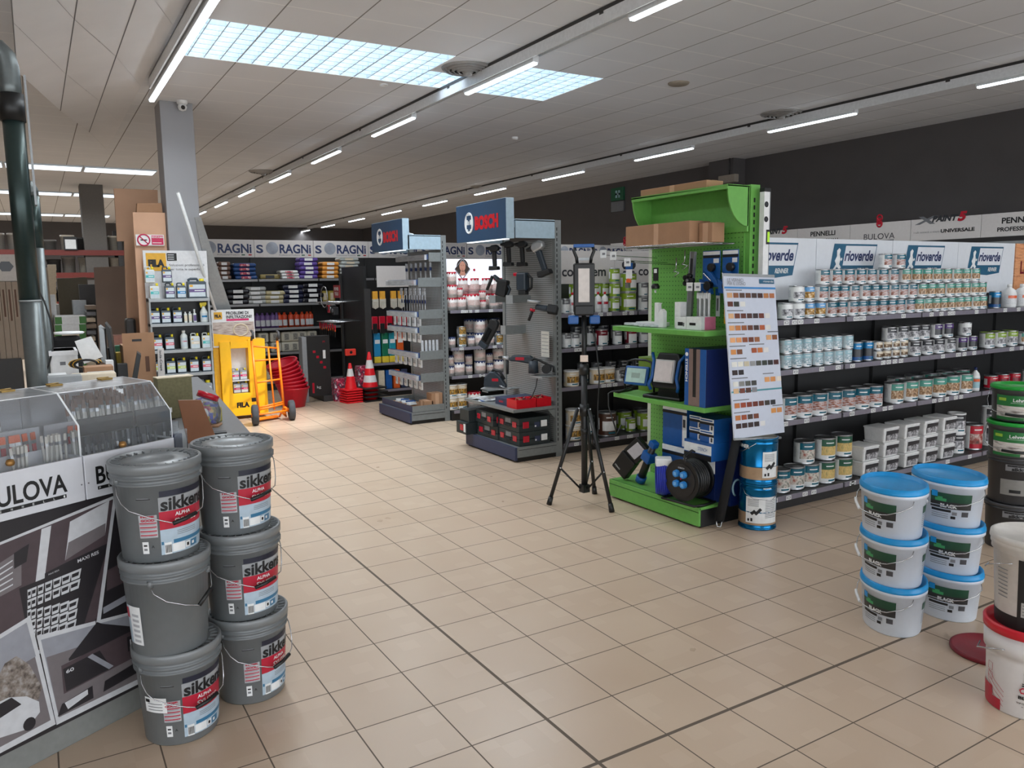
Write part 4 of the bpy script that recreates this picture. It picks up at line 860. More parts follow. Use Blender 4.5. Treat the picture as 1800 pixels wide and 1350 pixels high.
# wood colour chart
t = thing('color_chart', 'tall white wood colour chart of brown swatches leaning in front of the shelf', 'colour chart')
TL, TR, BL, BR = ony(1272, 480, -.34), ony(1362, 483, -.34), ony(1292, 772, -.46), ony(1380, 760, -.46)
ex = (TR - TL); 
def cp(a, b, o=0):
    q = TL.lerp(TR, a).lerp(BL.lerp(BR, a), b); return q + (-.0015 - o) * nrm
nrm = (BL - TL).cross(TR - TL).normalized(); nrm = nrm if nrm.y > 0 else -nrm
g = G(); P = [cp(0, 0, -.006), cp(1, 0, -.006), cp(1, 1, -.006), cp(0, 1, -.006)]; g.add(P + [q + nrm * .01 for q in P], [(0, 1, 2, 3), (7, 6, 5, 4), (0, 4, 5, 1), (1, 5, 6, 2), (2, 6, 7, 3), (3, 7, 4, 0)], M('chart_board', (196, 202, 216), .35, var=.02)); g.build('board', t)
def cq(g, a0, a1, b0, b1, m, o=0): g.poly([cp(a0, b0, -.004 + o), cp(a1, b0, -.004 + o), cp(a1, b1, -.004 + o), cp(a0, b1, -.004 + o)], m)
# nrm points away from the camera, so move towards the viewer
def cp(a, b, o=0): return TL.lerp(TR, a).lerp(BL.lerp(BR, a), b) - nrm * (.0015 + o)
g = G(); cq(g, 0, 1, 0, .018, lgrey); cq(g, 0, 1, .08, .092, M('chart_blue', (60, 130, 190), .4)); cq(g, 0, 1, .712, .722, M('chart_teal', (70, 140, 150), .4))
ux = (TR - TL).normalized(); uy = (TL - BL).normalized()
g.text('LE VERNICI', .15, .022, gtext, cp(.2, .040, .004), ux=ux, uy=uy); g.text('PER IL LEGNO', .17, .022, gtext, cp(.22, .062, .004), ux=ux, uy=uy)
cq(g, .68, .98, .03, .058, teal2); g.text('rioverde', .1, .014, paper, cp(.84, .044, .006), ux=ux, uy=uy, shear=.2)
for (a0, a1, b) in ((.02, .33, .098), (.02, .33, .222), (.02, .33, .295), (.02, .33, .366), (.78, 1, .355), (.02, .33, .437), (.4, .7, .43), (.02, .33, .512), (.02, .33, .632), (.63, .85, .615), (.02, .33, .765), (.78, 1, .82), (.02, .33, .84)): cq(g, a0, a1, b, b + .006, greyp)
g.build('lettering', t)
br = [(206, 160, 118), (132, 82, 52), (78, 54, 42), (96, 58, 36), (60, 42, 36), (62, 32, 26), (176, 116, 68), (170, 104, 66)]
wt = [(226, 224, 216), (222, 220, 206), (196, 186, 160), (146, 146, 146), (70, 70, 62), (48, 54, 46), (40, 38, 40), (70, 28, 26)]
rows = [(.117, 8, 0, br), (.17, 3, 0, [(90, 40, 24), (40, 44, 36), (222, 220, 214)]), (.242, 7, 0, [(212, 166, 122), (104, 48, 24), (92, 42, 28), (70, 38, 32), (48, 34, 36), (104, 46, 30), (214, 212, 208)]),
        (.315, 7, 0, [(216, 158, 104), (188, 116, 60), (146, 84, 46), (100, 54, 36), (60, 40, 36), (170, 84, 48), (214, 212, 208)]), (.388, 5, 0, [(222, 160, 108), (214, 146, 92), (140, 72, 38), (106, 50, 28), (150, 92, 56)]), (.378, 2, .71, [(214, 160, 110), (130, 74, 40)]),
        (.46, 2, 0, [(206, 136, 70), (112, 66, 36)]), (.455, 3, .40, [(160, 76, 40), (190, 108, 54), (220, 216, 212)]), (.535, 8, 0, wt), (.585, 2, 0, [(40, 26, 24), (34, 26, 28)]), (.655, 4, 0, [(218, 216, 208), (130, 130, 126), (82, 82, 76), (62, 62, 58)]),
        (.64, 3, .62, [(212, 150, 92), (204, 138, 80), (222, 210, 196)]), (.703 - .006, 4, 0, [(208, 172, 130), (110, 56, 40), (76, 44, 32), (130, 130, 134)]), (.785, 7, 0, [(190, 110, 54), (150, 60, 34), (120, 46, 30), (104, 40, 28), (92, 48, 36), (52, 46, 40), (38, 40, 44)]),
        (.86, 4, 0, [(184, 112, 54), (150, 70, 38), (70, 48, 38), (112, 58, 38)]), (.838, 2, .71, [(206, 140, 74), (204, 138, 80)]), (.91, 5, 0, [(56, 28, 22), (50, 26, 26), (46, 28, 26), (40, 26, 26), (220, 218, 216)])]
si = 0
for (b, n, a0, cols) in rows:
    g = G()
    for k in range(n):
        a = .04 + a0 + .118 * k; cq(g, a, a + .10, b, b + .03, M('swatch_%d' % si, cols[k], .5), .0005); si += 1
    g.build('swatch_row', t)
# dark edge bar under the board
g = G(); g.cyl(cp(-.02, 1.0), cp(.9, 1.03), .008, .008, lgrey, 8); g.build('foot_rail', t)
# ---------------------------------------------------------------- blue signs and end displays of power tools
mesh_m = Mgrid('perforated_panel', (150, 152, 152), (70, 72, 72), .02, .02, .0062, .35)
signb = M('sign_steel_blue', (34, 64, 94), .45, scale=3); dspl = M('display_grey', (122, 126, 126), .42, .15); dspl2 = M('display_pale_blue', (160, 182, 196), .4)
navb = M('base_navy', (48, 56, 84), .5)
def tooldisplay(y0, label, y1):
    r = thing('end_display', label, 'display stand')
    g = G(); g.box(3.05, 3.07, y0 + .03, y1 - .03, .15, 2.14, mesh_m); g.build('perforated_panel', r)
    for ya in (y0, y1 - .05):
        g = G(); g.box(3.04, 3.11, ya, ya + .05, 0, 2.31, dspl)
        if ya == y0:
            for k in range(42): g.box(3.056, 3.066, ya - .001, ya, .16 + .05 * k, .19 + .05 * k, black)
        g.build('upright', r)
    g = G(); g.box(2.60, 3.04, y0, y0 + .02, 2.135, 2.305, dspl2); g.box(2.60, 3.04, y1 - .02, y1, 2.135, 2.305, dspl2); g.box(2.6, 3.04, y0, y1, 2.29, 2.31, dspl2); g.build('header', r, .003)
    g = G(); g.box(2.585, 3.04, y0, y1, .045, .145, dspl); g.box(2.56, 2.585, y0, y1, .02, .145, navb); g.box(2.59, 3.04, y0 + .01, y1, 0, .045, black); g.box(2.6, 3.04, y0 - .001, y0, .115, .12, black); g.build('base', r, .003)
    return r
def bosch(root, y0, x=2.50, z0=2.13, z1=2.50, th=.085):
    g = G(); g.box(x, x + th, y0, y0 + 1.0, z0, z1, dspl2); s = g.build('sign_box', root, .003)
    g = G(); g.box(x - .003, x, y0 + .005, y0 + .995, z0 + .004, z1 - .004, signb); g.build('sign_face', s)
    g = G(); cy, cz = y0 + .72, (z0 + z1) / 2 - .0; q = x - .004
    g.text('BOSCH', .46, .135, red, (q - .001, y0 + .37, cz - .01), ux=(0, -1, 0), bold=.07, depth=.0)
    C1 = [(q, cy + .085 * math.cos(t), cz + .10 * math.sin(t)) for t in [k * PI / 12 for k in range(24)]]; g.tube(C1, .006, paper, 6, closed=True)
    g.poly([(q - .0005, a[1] * .94 + cy * .06, a[2] * .94 + cz * .06) for a in C1], paper)
    for s2 in (-1, 1): g.box(q - .002, q - .001, cy - .045, cy + .045, cz + s2 * .045 - .012, cz + s2 * .045 + .028 * 1, signb)
    g.box(q - .003, q - .001, cy - .018, cy + .018, cz - .075, cz + .075, signb); g.box(q - .0035, q - .003, cy - .009, cy + .009, cz - .018, cz + .018, paper)
    g.build('lettering', s)
    g = G(); g.box(x + .01, x + .06, y0 + .05, y0 + .8, z0 - .006, z0 - .0005, M('sign_underglow', (240, 246, 255), .4, emis=1.5)); g.build('under_light', s)
B2 = tooldisplay(2.21, 'grey power tool end display with blue BOSCH sign, nearer of the two', 3.22); bosch(B2, 2.21)
B1 = tooldisplay(4.69, 'grey accessory end display with blue BOSCH sign, farther of the two', 5.70); bosch(B1, 4.69, 2.54)
# nearer: shelf with boxes, cases, tools
g = G(); g.box(2.55, 3.04, 2.215, 3.215, .485, .515, dspl); g.prism([(2.95, .48), (3.04, .48), (3.04, .38)], 1, 2.225, 2.23, dspl); g.build('shelf', B2, .003)
zs = .516
for i, (x0, x1, y0, y1, l) in enumerate(((2.60, 2.82, 2.235, 2.42, 'left'), (2.83, 3.0, 2.235, 2.42, 'right'))):
    t = thing('red_tray', 'open bright red tray of small parts, %s one on the grey shelf' % l, 'tray', ((x0 + x1) / 2, (y0 + y1) / 2, zs), 0, 'red trays'); a, b = (x1 - x0) / 2, (y1 - y0) / 2
    g = G(); g.box(-a, a, -b, -b + .004, 0, .085, red); g.box(-a, a, b - .004, b, 0, .085, red); g.box(-a, -a + .004, -b, b, 0, .085, red); g.box(a - .004, a, -b, b, 0, .085, red); g.box(-a, a, -b, b, 0, .004, red); g.build('tray_body', t, .001)
    g = G()
    for k in range(6): x = random.uniform(-a * .7, a * .7); y = random.uniform(-b * .7, b * .7); g.tube([(x, y, .05), (x + .03, y + .02, .09), (x + .05, y - .02, .07)], .006, (black, card, redt)[k % 3], 6)
    g.build('contents', t)
carton('flat_blue_box', 'flat dark blue case lying behind the red trays', 2.62, 2.98, 2.45, 2.68, zs, zs + .07, navb, False, extra=lambda g, a, b, h: g.text('BOSCH', .08, .02, red, (-a - .001, 0, h / 2), ux=(0, -1, 0), bold=.04))
t = thing('brochures', 'fanned magazines lying on the grey tool shelf', 'magazines', (2.70, 2.97, zs))
for k in range(5):
    g = G(); g.T = Matrix.Rotation(-.5 + .22 * k, 4, 'Z'); g.box(-.1, .11, -.14, .14, .003 * k, .003 * k + .002, (paper, blue, paper, greyp, paper)[k]); g.box(-.09, .0, -.1, .1, .003 * k + .002, .003 * k + .0025, pg_); g.build('magazine', t)
def case_maker(r):
    g = G(); g.box(-.18, .18, -.2, .2, .0, .062, M('case_dark_teal', (34, 44, 46), .5))
    g.box(-.178, .178, -.198, .198, .066, .135, M('case_dark_teal')); g.box(-.172, .172, -.19, .19, .06, .068, black)
    g.build('case_shell', r, .01)
    for k, y in enumerate((-.12, .12)):
        g = G(); g.box(-.186, -.176, y - .035, y + .035, .04, .095, redt); g.build('latch', r, .004)
    for x in (-.1, .11):
        g = G(); g.box(x - .035, x + .035, -.206, -.196, .035, .098, redt if x < 0 else paper); g.build('latch', r, .004)
    g = G(); g.box(-.182, -.178, -.05, .05, .075, .12, greyp); g.box(-.0, .06, -.2005, -.198, .035, .085, navb); g.box(.004, .02, -.202, -.2, .04, .055, paper); g.build('emblem', r)
    g = G(); g.tube([(-.185, -.05, .05), (-.2, -.04, .05), (-.2, .04, .05), (-.185, .05, .05)], .006, black, 6); g.build('carry_handle', r)
case = Kind('tool_case', 'tool case', case_maker); gc = 'dark tool cases under the grey shelf'
case.put((2.80, 2.43, .147), 0, 'dark tool case with red latches, lower one at the front corner', gc); case.put((2.80, 2.435, .284), .0, 'dark tool case with red latches, upper one at the front corner', gc)
case.put((2.78, 2.83, .147), .04, 'dark tool case in the middle of the base, lower one', gc); case.put((2.76, 2.84, .284), -.06, 'dark tool case in the middle of the base, upper one', gc)
carton('tool_case', 'small dark case hanging over the far corner of the base, lower', 2.48, 2.78, 3.06, 3.28, .147, .27, M('case_dark_teal'), False, cat='tool case', extra=lambda g, a, b, h: (g.box(-a - .004, -a, -.05, .02, h * .3, h * .8, redt), g.box(-a - .004, -a, -.1, -.06, h * .2, h * .9, paper)))
carton('tool_case', 'small dark case at the far corner of the base, upper', 2.52, 2.8, 3.07, 3.27, .272, .40, M('case_dark_teal'), False, cat='tool case')
tb_ = M('tool_dark_blue_grey', (40, 50, 60), .45); tk_ = M('tool_black_rubber', (22, 23, 25), .6); tsil = M('tool_silver', (180, 182, 184), .35, .5)
def drill(label, p, k=0, silver=False, tilt=0):       # cordless screwdriver hanging on the panel, seen from the side of its barrel
    t = thing('cordless_tool', label, 'power tool', p, 0, 'power tools hanging on the grey panel', rot=(0, tilt, -PI / 2 + .55))
    g = G(); g.prism([(-.03, -.02), (.035, -.01), (.06, .0), (.06, .035), (.03, .055), (-.025, .05), (-.045, .02)], 1, -.03, .03, tsil if silver else tk_); g.build('motor_housing', t, .014)
    g = G(); g.prism([(-.02, -.01), (.025, -.01), (.03, -.16), (-.01, -.165)], 1, -.018, .018, tb_ if silver else tk_); g.build('grip', t, .01)
    g = G(); g.prism([(-.045, -.155), (.05, -.16), (.055, -.195), (-.05, -.2)], 1, -.035, .035, tk_); g.build('battery_foot', t, .008)
    g = G(); g.cyl((-.04, 0, .02), (-.085, 0, .02), .02, .012, tk_, 12); g.tube([(-.03, .03, .03), (-.06, .05, .0), (-.03, .05, -.03)], .003, chrome, 5); g.build('chuck', t)
    return t
drill('black cordless driver hanging at the far left over the portrait sign', onx(868, 440, 2.72)); drill('second black cordless tool from the left on the panel', onx(893, 433, 2.86)); drill('black cordless driver in the middle of the panel top row', onx(917, 433, 2.93))
drill('silver and blue cordless tool, rightmost of the top row', onx(945, 438, 2.92), silver=True, tilt=-.3).scale = (1.35, 1.35, 1.35)
t = thing('jackhammer_drill', 'dark rotary hammer resting left on the grey brackets', 'power tool', onx(882, 505, 2.84), 0, None, rot=(0, .2, -PI / 2 + .5))
g = G(); g.box(-.05, .07, -.04, .04, -.09, .08, tk_); g.cyl((-.05, 0, .06), (-.12, 0, .1), .03, .02, tb_, 12); g.build('motor_housing', t, .015); g = G(); g.cyl((-.13, 0, .09), (-.17, 0, -.06), .018, .016, tk_, 12); g.build('side_handle', t); g = G(); g.tube([(.05, 0, .05), (.1, 0, .0), (.08, 0, -.08), (.03, 0, -.08)], .014, tb_, 8); g.build('grip', t)
t = thing('battery_hammer', 'blocky dark blue battery hammer with red corner on the panel', 'power tool', onx(920, 495, 2.88), 0, None, rot=(0, 0, -PI / 2 + .5))
g = G(); g.box(-.06, .05, -.05, .05, -.09, .09, tb_); g.build('motor_housing', t, .018); g = G(); g.tube([(.05, 0, .07), (.095, 0, .03), (.09, 0, -.06), (.05, 0, -.09)], .014, tk_, 8); g.build('grip', t); g = G(); g.box(-.1, -.055, -.03, .03, .055, .09, redt); g.build('red_nose', t, .006); g = G(); g.box(-.04, .04, -.04, .04, -.13, -.09, tk_); g.build('battery', t, .006)
for i, (u, v) in enumerate(((866, 526), (896, 526))): 
    p = onx(u, v, 2.78); g = G(); g.box(-.005, .25, -.003, .003, -.035, .035, dspl); g.box(-.006, -.003, -.065, .065, -.04, .04, lgrey); tag(g.build('shelf_bracket', loc=p), 'flat grey metal bracket under the hanging hammers, %s one' % ('left' if i == 0 else 'right'), 'bracket', 'grey brackets on the panel')
p = onx(885, 580, 2.80); g = G(); g.box(-.005, .24, -.045, .045, -.045, -.04, dspl); g.box(-.006, -.003, -.05, .05, -.045, .045, lgrey); g.box(-.005, .24, -.05, -.045, -.045, .045, dspl); tag(g.build('shelf_bracket', loc=p), 'grey box bracket at the left edge of the panel', 'bracket')
# angle grinder
t = thing('angle_grinder', 'dark angle grinder with steel guard on the right of the panel', 'power tool', onx(945, 540, 2.90), 0, None, rot=(0, .15, -PI / 2 + .75))
g = G(); g.cyl((-.02, 0, .0), (.1, 0, -.0), .028, .03, tb_, 14); g.box(.1, .2, -.04, .04, -.045, .035, tk_); g.build('motor_housing', t, .01); g = G(); g.lathe([(0, -.0), (.065, 0), (.065, .02), (.058, .02), (.058, .004)], tsil, 24, c=(-.045, 0, .04)); g.build('disc_guard', t)
t.children[-1].rotation_euler = (math.radians(70), 0, 0)
g = G(); g.cyl((-.04, -.02, -.03), (-.065, -.02, -.14), .016, .014, tk_, 12); g.cyl((-.04, -.02, -.02), (-.044, -.02, -.045), .026, .026, redt, 12); g.build('side_handle', t)
# hanging leather case / heat tool
t = thing('hanging_saw', 'long black tool hanging diagonally at the left edge of the display', 'power tool', onx(866, 575, 2.80), 0, None, rot=(0, .55, -PI / 2 + .5))
g = G(); g.prism([(-.055, .03), (-.045, .075), (0, .09), (.045, .075), (.055, .03), (.05, -.19), (-.05, -.19)], 1, -.025, .025, tk_); g.build('tool_body', t, .01); g = G(); g.box(-.05, .05, -.03, .03, -.25, -.19, tb_); g.build('tool_foot', t, .006); g = G(); g.prism([(-.03, -.02), (.02, -.02), (.02, -.17), (-.025, -.17)], 1, -.032, -.025, M('window_black', (8, 8, 9), .15)); g.build('window', t)
# jigsaw-like planer on the left ledge
t = thing('hand_planer', 'dark blue circular saw with curved guard on the left ledge', 'power tool', (2.80, 2.98, .70), -PI / 2 + .7)
g = G(); g.prism([(-.13, -.06), (-.12, .03), (-.06, .1), (.0, .1), (.06, .05), (.12, -.04), (.12, -.07)], 1, -.03, .035, tb_); g.build('guard', t, .015); g = G(); g.tube([(-.06, 0, .07), (-.02, 0, .12), (.05, 0, .1), (.1, 0, .02)], .014, tk_, 8); g.build('grip', t)
g = G(); g.box(-.15, .16, -.05, .05, -.085, -.075, tsil); g.cyl((.06, -.05, -.04), (.12, -.06, -.06), .008, .008, chrome, 8); g.build('sole_plate', t); g = G(); g.box(-.03, .04, -.031, -.03, -.0, .03, redt); g.build('emblem', t)
g = G(); g.box(-.2, .22, -.06, .06, -.006, 0, dspl); g.box(-.2, -.196, -.06, .06, -.02, 0, dspl); tag(g.build('tool_ledge', loc=(2.87, 2.98, .612)), 'small grey ledge under the circular saw', 'ledge')
# rotary hammer on pegs
t = thing('rotary_hammer', 'corded rotary hammer with silver nose above the red trays', 'power tool', onx(912, 630, 2.88), 0, None, rot=(0, 0, -PI / 2 + .85))
g = G(); g.prism([(-.1, .0), (-.06, .035), (.12, .03), (.17, -.01), (.16, -.06), (-.02, -.03), (-.09, -.03)], 1, -.035, .035, tb_); g.build('motor_housing', t, .015)
g = G(); g.cyl((-.1, 0, 0), (-.17, 0, .01), .026, .014, tsil, 14); g.cyl((-.17, 0, .01), (-.21, 0, .01), .016, .012, tk_, 12); g.build('nose', t); g = G(); g.tube([(.14, 0, -.02), (.17, 0, -.07), (.15, 0, -.15)], .02, tk_, 10); g.build('grip', t)
g = G(); g.cyl((-.12, 0, -.02), (-.12, 0, -.16), .017, .015, tk_, 12); g.build('side_handle', t); g = G(); g.box(-.03, .06, -.036, -.035, -.015, .015, redt); g.build('emblem', t)
t = thing('belt_sander', 'dark rounded sander on the small right ledge', 'power tool', onx(950, 645, 2.92), 0, None, rot=(0, 0, -PI / 2 + .85))
g = G(); g.cyl((-.07, 0, -.06), (-.07, 0, .06), .05, .045, tb_, 18); g.build('motor_housing', t); g = G(); g.tube([(-.1, 0, .05), (-.06, 0, .085), (.0, 0, .06), (.06, 0, .03), (.13, 0, .0), (.13, 0, -.05)], .012, tk_, 8); g.build('grip', t); g = G(); g.cyl((.06, -.03, -.02), (.06, .05, -.02), .045, .045, tk_, 18); g.build('dust_box', t)
p = onx(948, 660, 2.90); g = G(); g.box(-.05, .14, -.13, .08, -.008, 0, dspl); g.box(-.054, -.05, -.13, .08, -.02, .0, lgrey); tag(g.build('tool_ledge', loc=p), 'small grey ledge under the dark sander', 'ledge')
g = G(); g.tube([onx(945, 662, 2.9), onx(942, 680, 2.85), onx(935, 698, 2.8), onx(930, 702, 2.75), onx(915, 703, 2.7)], .005, black, 6); tag(g.build('tool_cable'), 'thin black cable dropping from the ledge into the red trays', 'cable')
p = onx(958, 605, 2.99); g = G(); g.box(0, .003, -.07, .07, -.125, .125, M('price_sheet', (196, 194, 186), .5)); 
for k in range(6): g.box(-.001, 0, -.06, .06, .09 - .035 * k, .095 - .035 * k, gtext)
tag(g.build('price_sheet', loc=p), 'pale paper grid sheet hanging on the perforated panel', 'sheet')
# farther display: blue topped rails with hanging packs
clr = Mclear('clear_pack', fac=.5); railb = M('rail_blue', (50, 72, 116), .35); packw = Mpic('pack_print', [(60, 60, 66), (200, 204, 210), (90, 100, 120)], 40)
for k, (z, xf) in enumerate(((2.045, 2.88), (1.74, 2.73), (1.35, 2.73), (1.155, 2.73), (.845, 2.73), (.565, 2.73))):
    g = G(); g.box(xf, 3.05, 4.70, 4.715, z - .055, z + .055, dspl); g.build('side_arm', B1, .002)
    g = G(); g.box(xf - .02, xf, 4.72, 5.62, z - .03, z + .035, railb); g.box(xf - .05, xf - .02, 4.72, 5.62, z - .035, z + .03, Mclear('clear_rail', fac=.4)); o = g.build('front_rail', B1, .002)
    g = G(); g.box(xf - .022, xf - .0202, 4.74, 4.86, z - .02, z + .025, redt if k < 2 else paper); g.box(xf - .022, xf - .0202, 5.2, 5.36, z - .008, z + .01, paper); g.build('rail_print', o)
def pack_maker(kind_):
    def mk(r):
        if kind_ == 'long':
            g = G(); g.box(-.012, .012, -.004, .004, -.06, 0, packw); g.box(-.012, .012, -.004, .004, -.1, -.06, navy); g.build('card', r); g = G(); g.cyl((0, 0, -.1), (0, 0, -.26), .0035, .003, tsil, 6); g.build('drill_bit', r)
        elif kind_ == 'flat':
            g = G(); g.box(-.03, .03, -.006, .006, -.09, 0, packw); g.build('card', r); g = G(); g.box(-.026, .026, -.012, -.006, -.08, -.02, clr); g.build('blister', r)
        else:
            g = G(); g.box(-.022, .022, -.01, .01, -.11, 0, white2); g.box(-.014, .014, -.012, -.01, -.07, -.03, packw); g.build('card', r)
    return mk
lp_, fp_, bp_ = (Kind('drill_bit_pack', 'packaged tool', pack_maker('long')), Kind('blade_pack', 'packaged tool', pack_maker('flat')), Kind('small_pack', 'packaged tool', pack_maker('box')))
gB1 = 'packs hanging on the farther grey display'
for i in range(18): lp_.put((2.92 + .03 * (i % 3), 4.76 + .049 * i, 1.985), -PI / 2, 'drill bit pack with long steel bit, %s from the right on the top rail' % ORD[i], gB1)
for i in range(12): fp_.put((2.84 + .03 * (i % 2), 4.78 + .07 * i, 1.67), -PI / 2, 'printed blade pack, %s from the right on the second rail' % ORD[i], gB1)
for i in range(10): lp_.put((2.86, 4.80 + .08 * i, 1.58), -PI / 2, 'slim bit pack, %s from the right between second and third rails' % ORD[i], gB1)
for j, z in enumerate((1.305, 1.11, .80, .52)):
    for i in range(11): bp_.put((2.77 + .02 * (i % 2), 4.78 + .078 * i, z), -PI / 2, 'small white pack, %s from the right on the %s rail' % (ORD[i], ('third', 'fourth', 'fifth', 'lowest')[j]), gB1)
t = thing('drill_bit_rack', 'clear hanging packs beside the grey side arms of the farther display', 'packaged tools', (2.86, 4.74, 1.0)); g = G()
for k in range(5): g.box(-.1 + .05 * k, -.07 + .05 * k, -.01, .0, -.2, .03, clr); g.cyl((-.085 + .05 * k, -.005, -.18), (-.085 + .05 * k, -.005, -.02), .006, .005, tsil, 6)
g.build('pack', t)
g = G()
for y in (4.70, 5.68): g.box(2.60, 3.04, y, y + .006, .15, .225, dspl)
g.box(2.6, 2.606, 4.70, 5.69, .15, .225, navb); g.build('tray_side', B1, .001)
carton('cardboard_box', 'small brown carton at the back right of the farther display tray', 2.88, 3.03, 4.73, 4.88, .15, .36); carton('cardboard_box', 'brown carton in the front right of the farther display tray', 2.78, 2.9, 4.73, 4.9, .15, .27)
carton('open_carton', 'flat open cardboard tray of small packs in the display base', 2.66, 2.9, 4.96, 5.5, .15, .2, card, False); t = thing('loose_packs', 'loose white and blue packs lying in the open cardboard tray', 'packs')
for k in range(8):
    g = G(); g.T = Matrix.Translation((2.72 + .02 * (k % 3), 4.99 + .06 * k, .212 + .008 * (k % 3))) @ Matrix.Rotation(random.uniform(-.6, .6), 4, 'Z'); g.box(-.05, .05, -.04, .04, -.008, .008, (paper, white2, blue)[k % 3]); g.build('pack', t)
g = G(); g.tube([(2.7, 4.75, 2.315), (2.7, 5.0, 2.35), (2.75, 5.2, 2.33), (2.9, 5.3, 2.33), (2.95, 5.0, 2.318)], .012, white2, 6); tag(g.build('white_cable'), 'loop of white cable on top of the farther display', 'cable')
# ---------------------------------------------------------------- grey emulsion buckets
bg = M('bucket_grey', (112, 116, 118), .38, .15, var=.03); bg2 = M('bucket_lid_grey', (122, 126, 128), .33, .1, var=.03)
lsil = M('label_silver_grey', (150, 153, 156), .35)
lb = M('label_pale_blue', (170, 188, 202), .4); lred = M('label_crimson', (176, 26, 52), .4); lteal = M('label_blue', (52, 112, 148), .4)
def rsk(z): return .134 + .016 * z / .29
def bucket_body(r, mat, lidm):
    g = G(); g.lathe([(0, 0), (.130, 0), (.134, .006), (.150, .29), (.158, .292), (.158, .298), (.152, .300), (.152, .312), (.160, .314), (.160, .320), (.154, .322), (.154, .336), (.158, .338)], mat, 48); g.build('body', r)
    g = G(); g.lathe([(.158, .336), (.163, .338), (.1635, .366), (.160, .371), (.154, .371), (.150, .362), (.122, .360), (.118, .364), (.06, .364), (.055, .362), (0, .362)], lidm, 48)
    for k in range(30):
        a = math.radians(12 * k); c, s = math.cos(a), math.sin(a); g.T = Matrix.Rotation(a, 4, 'Z'); g.box(.124, .151, -.0015, .0015, .3595, .368, lidm)
    g.T = None; g.build('lid', r)
def wire(r, pts, grip, mat=chrome, gm=black, rad=.0022, gr=.008):
    def pt(a, z, off): rr = rsk(z) + off; return (rr * math.sin(math.radians(a)), -rr * math.cos(math.radians(a)), z)
    g = G(); g.tube([pt(*p) for p in pts], rad, mat, 6); h = g.build('handle', r)
    g = G(); g.tube([pt(*p) for p in grip], gr, gm, 8); g.build('grip', h)
    g = G()
    for p in (pts[0], pts[-1]): g.tube([pt(p[0], p[1] - .004, .001), pt(p[0], p[1] + .02, .001)], .011, mat if gm is not black else bg, 6)
    g.build('handle_lug', r)
def sik_label(r, sticker=False):
    g = G(); A, B = 4, 128
    g.patch(rsk, .193, .247, A - 2, B, lsil, .0008, n=14); g.patch(rsk, .249, .27, A, B, navy2, n=14); 
    g.patch(rsk, .125, .193, A - 2, B, lred, n=14); g.patch(rsk, .03, .125, A - 2, B, lb, n=14)
    g.patch(rsk, .068, .082, A + 16, B, lteal, .002, 12); g.patch(rsk, .035, .066, A + 14, A + 34, paper, .002, 4); g.patch(rsk, .068, .08, A - 1, A + 2, lteal, .002, 2)
    g.patch(rsk, .03, .075, A + 3, A + 13, paper, .002, 3)
    for k in range(5): g.patch(rsk, .036, .066, A + 4 + 1.8 * k, A + 5 + 1.8 * k, ink, .003, 2)
    g.patch(rsk, .04, .062, A + 35, A + 43, paper, .002, 3); g.patch(rsk, .045, .057, A + 37, A + 41, ink, .003, 2); g.patch(rsk, .038, .062, A + 45, A + 60, lteal, .002, 4); g.patch(rsk, .045, .056, A + 47, A + 52, paper, .003, 3)
    for k in range(3): g.patch(rsk, .098 + .007 * k, .100 + .007 * k, A + 22, A + 56, gtext, .002, 6)
    g.patch(rsk, .10, .185, -26, -1, lgl, n=5)
    for k in range(4): g.patch(rsk, .108 + .015 * k, .112 + .015 * k, -25, -2, lred, .002, 4); g.patch(rsk, .104 + .015 * k, .1055 + .015 * k, -25, -4, gtext, .002, 4)
    g.btext('HOJE', rsk, .179, -13.5, .046, .009, lred, bold=.05); g.btext('GOOD', rsk, .166, -13.5, .046, .009, lred, bold=.05)
    g.patch(rsk, .243, .246, -27, -8, ink, .001, 3); g.patch(rsk, .246, .249, -26, -10, gtext, .001, 3)
    g.patch(rsk, .04, .085, -24, -15, paper, n=3); g.patch(rsk, .068, .074, -22, -17, ink, .002, 2); g.patch(rsk, .052, .06, -22, -17, gtext, .002, 2)
    g.btext('A', rsk, .066, -9, .01, .01, ink)
    if sticker: g.patch(rsk, .14, .2, -56, -20, paper, .003, 6); [g.patch(rsk, .15 + .012 * k, .153 + .012 * k, -50, -26, gtext, .004, 4) for k in range(3)]; g.patch(rsk, .18, .193, -54, -46, ink, .004, 2)
    g.build('label', r)
    g = G(); g.btext('sikkens', rsk, .220, 43, .195, .050, ink2, .0025, bold=.03); g.btext('ALPHA', rsk, .178, 36, .062, .014, paper, .003, bold=.02); g.btext('SYLITEC', rsk, .152, 42, .095, .018, paper, .003, bold=.02); g.build('lettering', r)
navy2 = M('label_navy', (24, 28, 46), .4); lgl = M('label_grey', (172, 174, 178), .4); ink2 = M('label_ink', (8, 9, 14), .5)
arc = [(-58, .30, .004), (-50, .265, .02), (-40, .235, .03), (-30, .212, .034), (-10, .188, .034), (6, .168, .034), (18, .152, .03)]
tail = [(50, .170, .03), (62, .178, .03), (66, .21, .028), (70, .245, .022), (78, .275, .014), (84, .30, .004)]
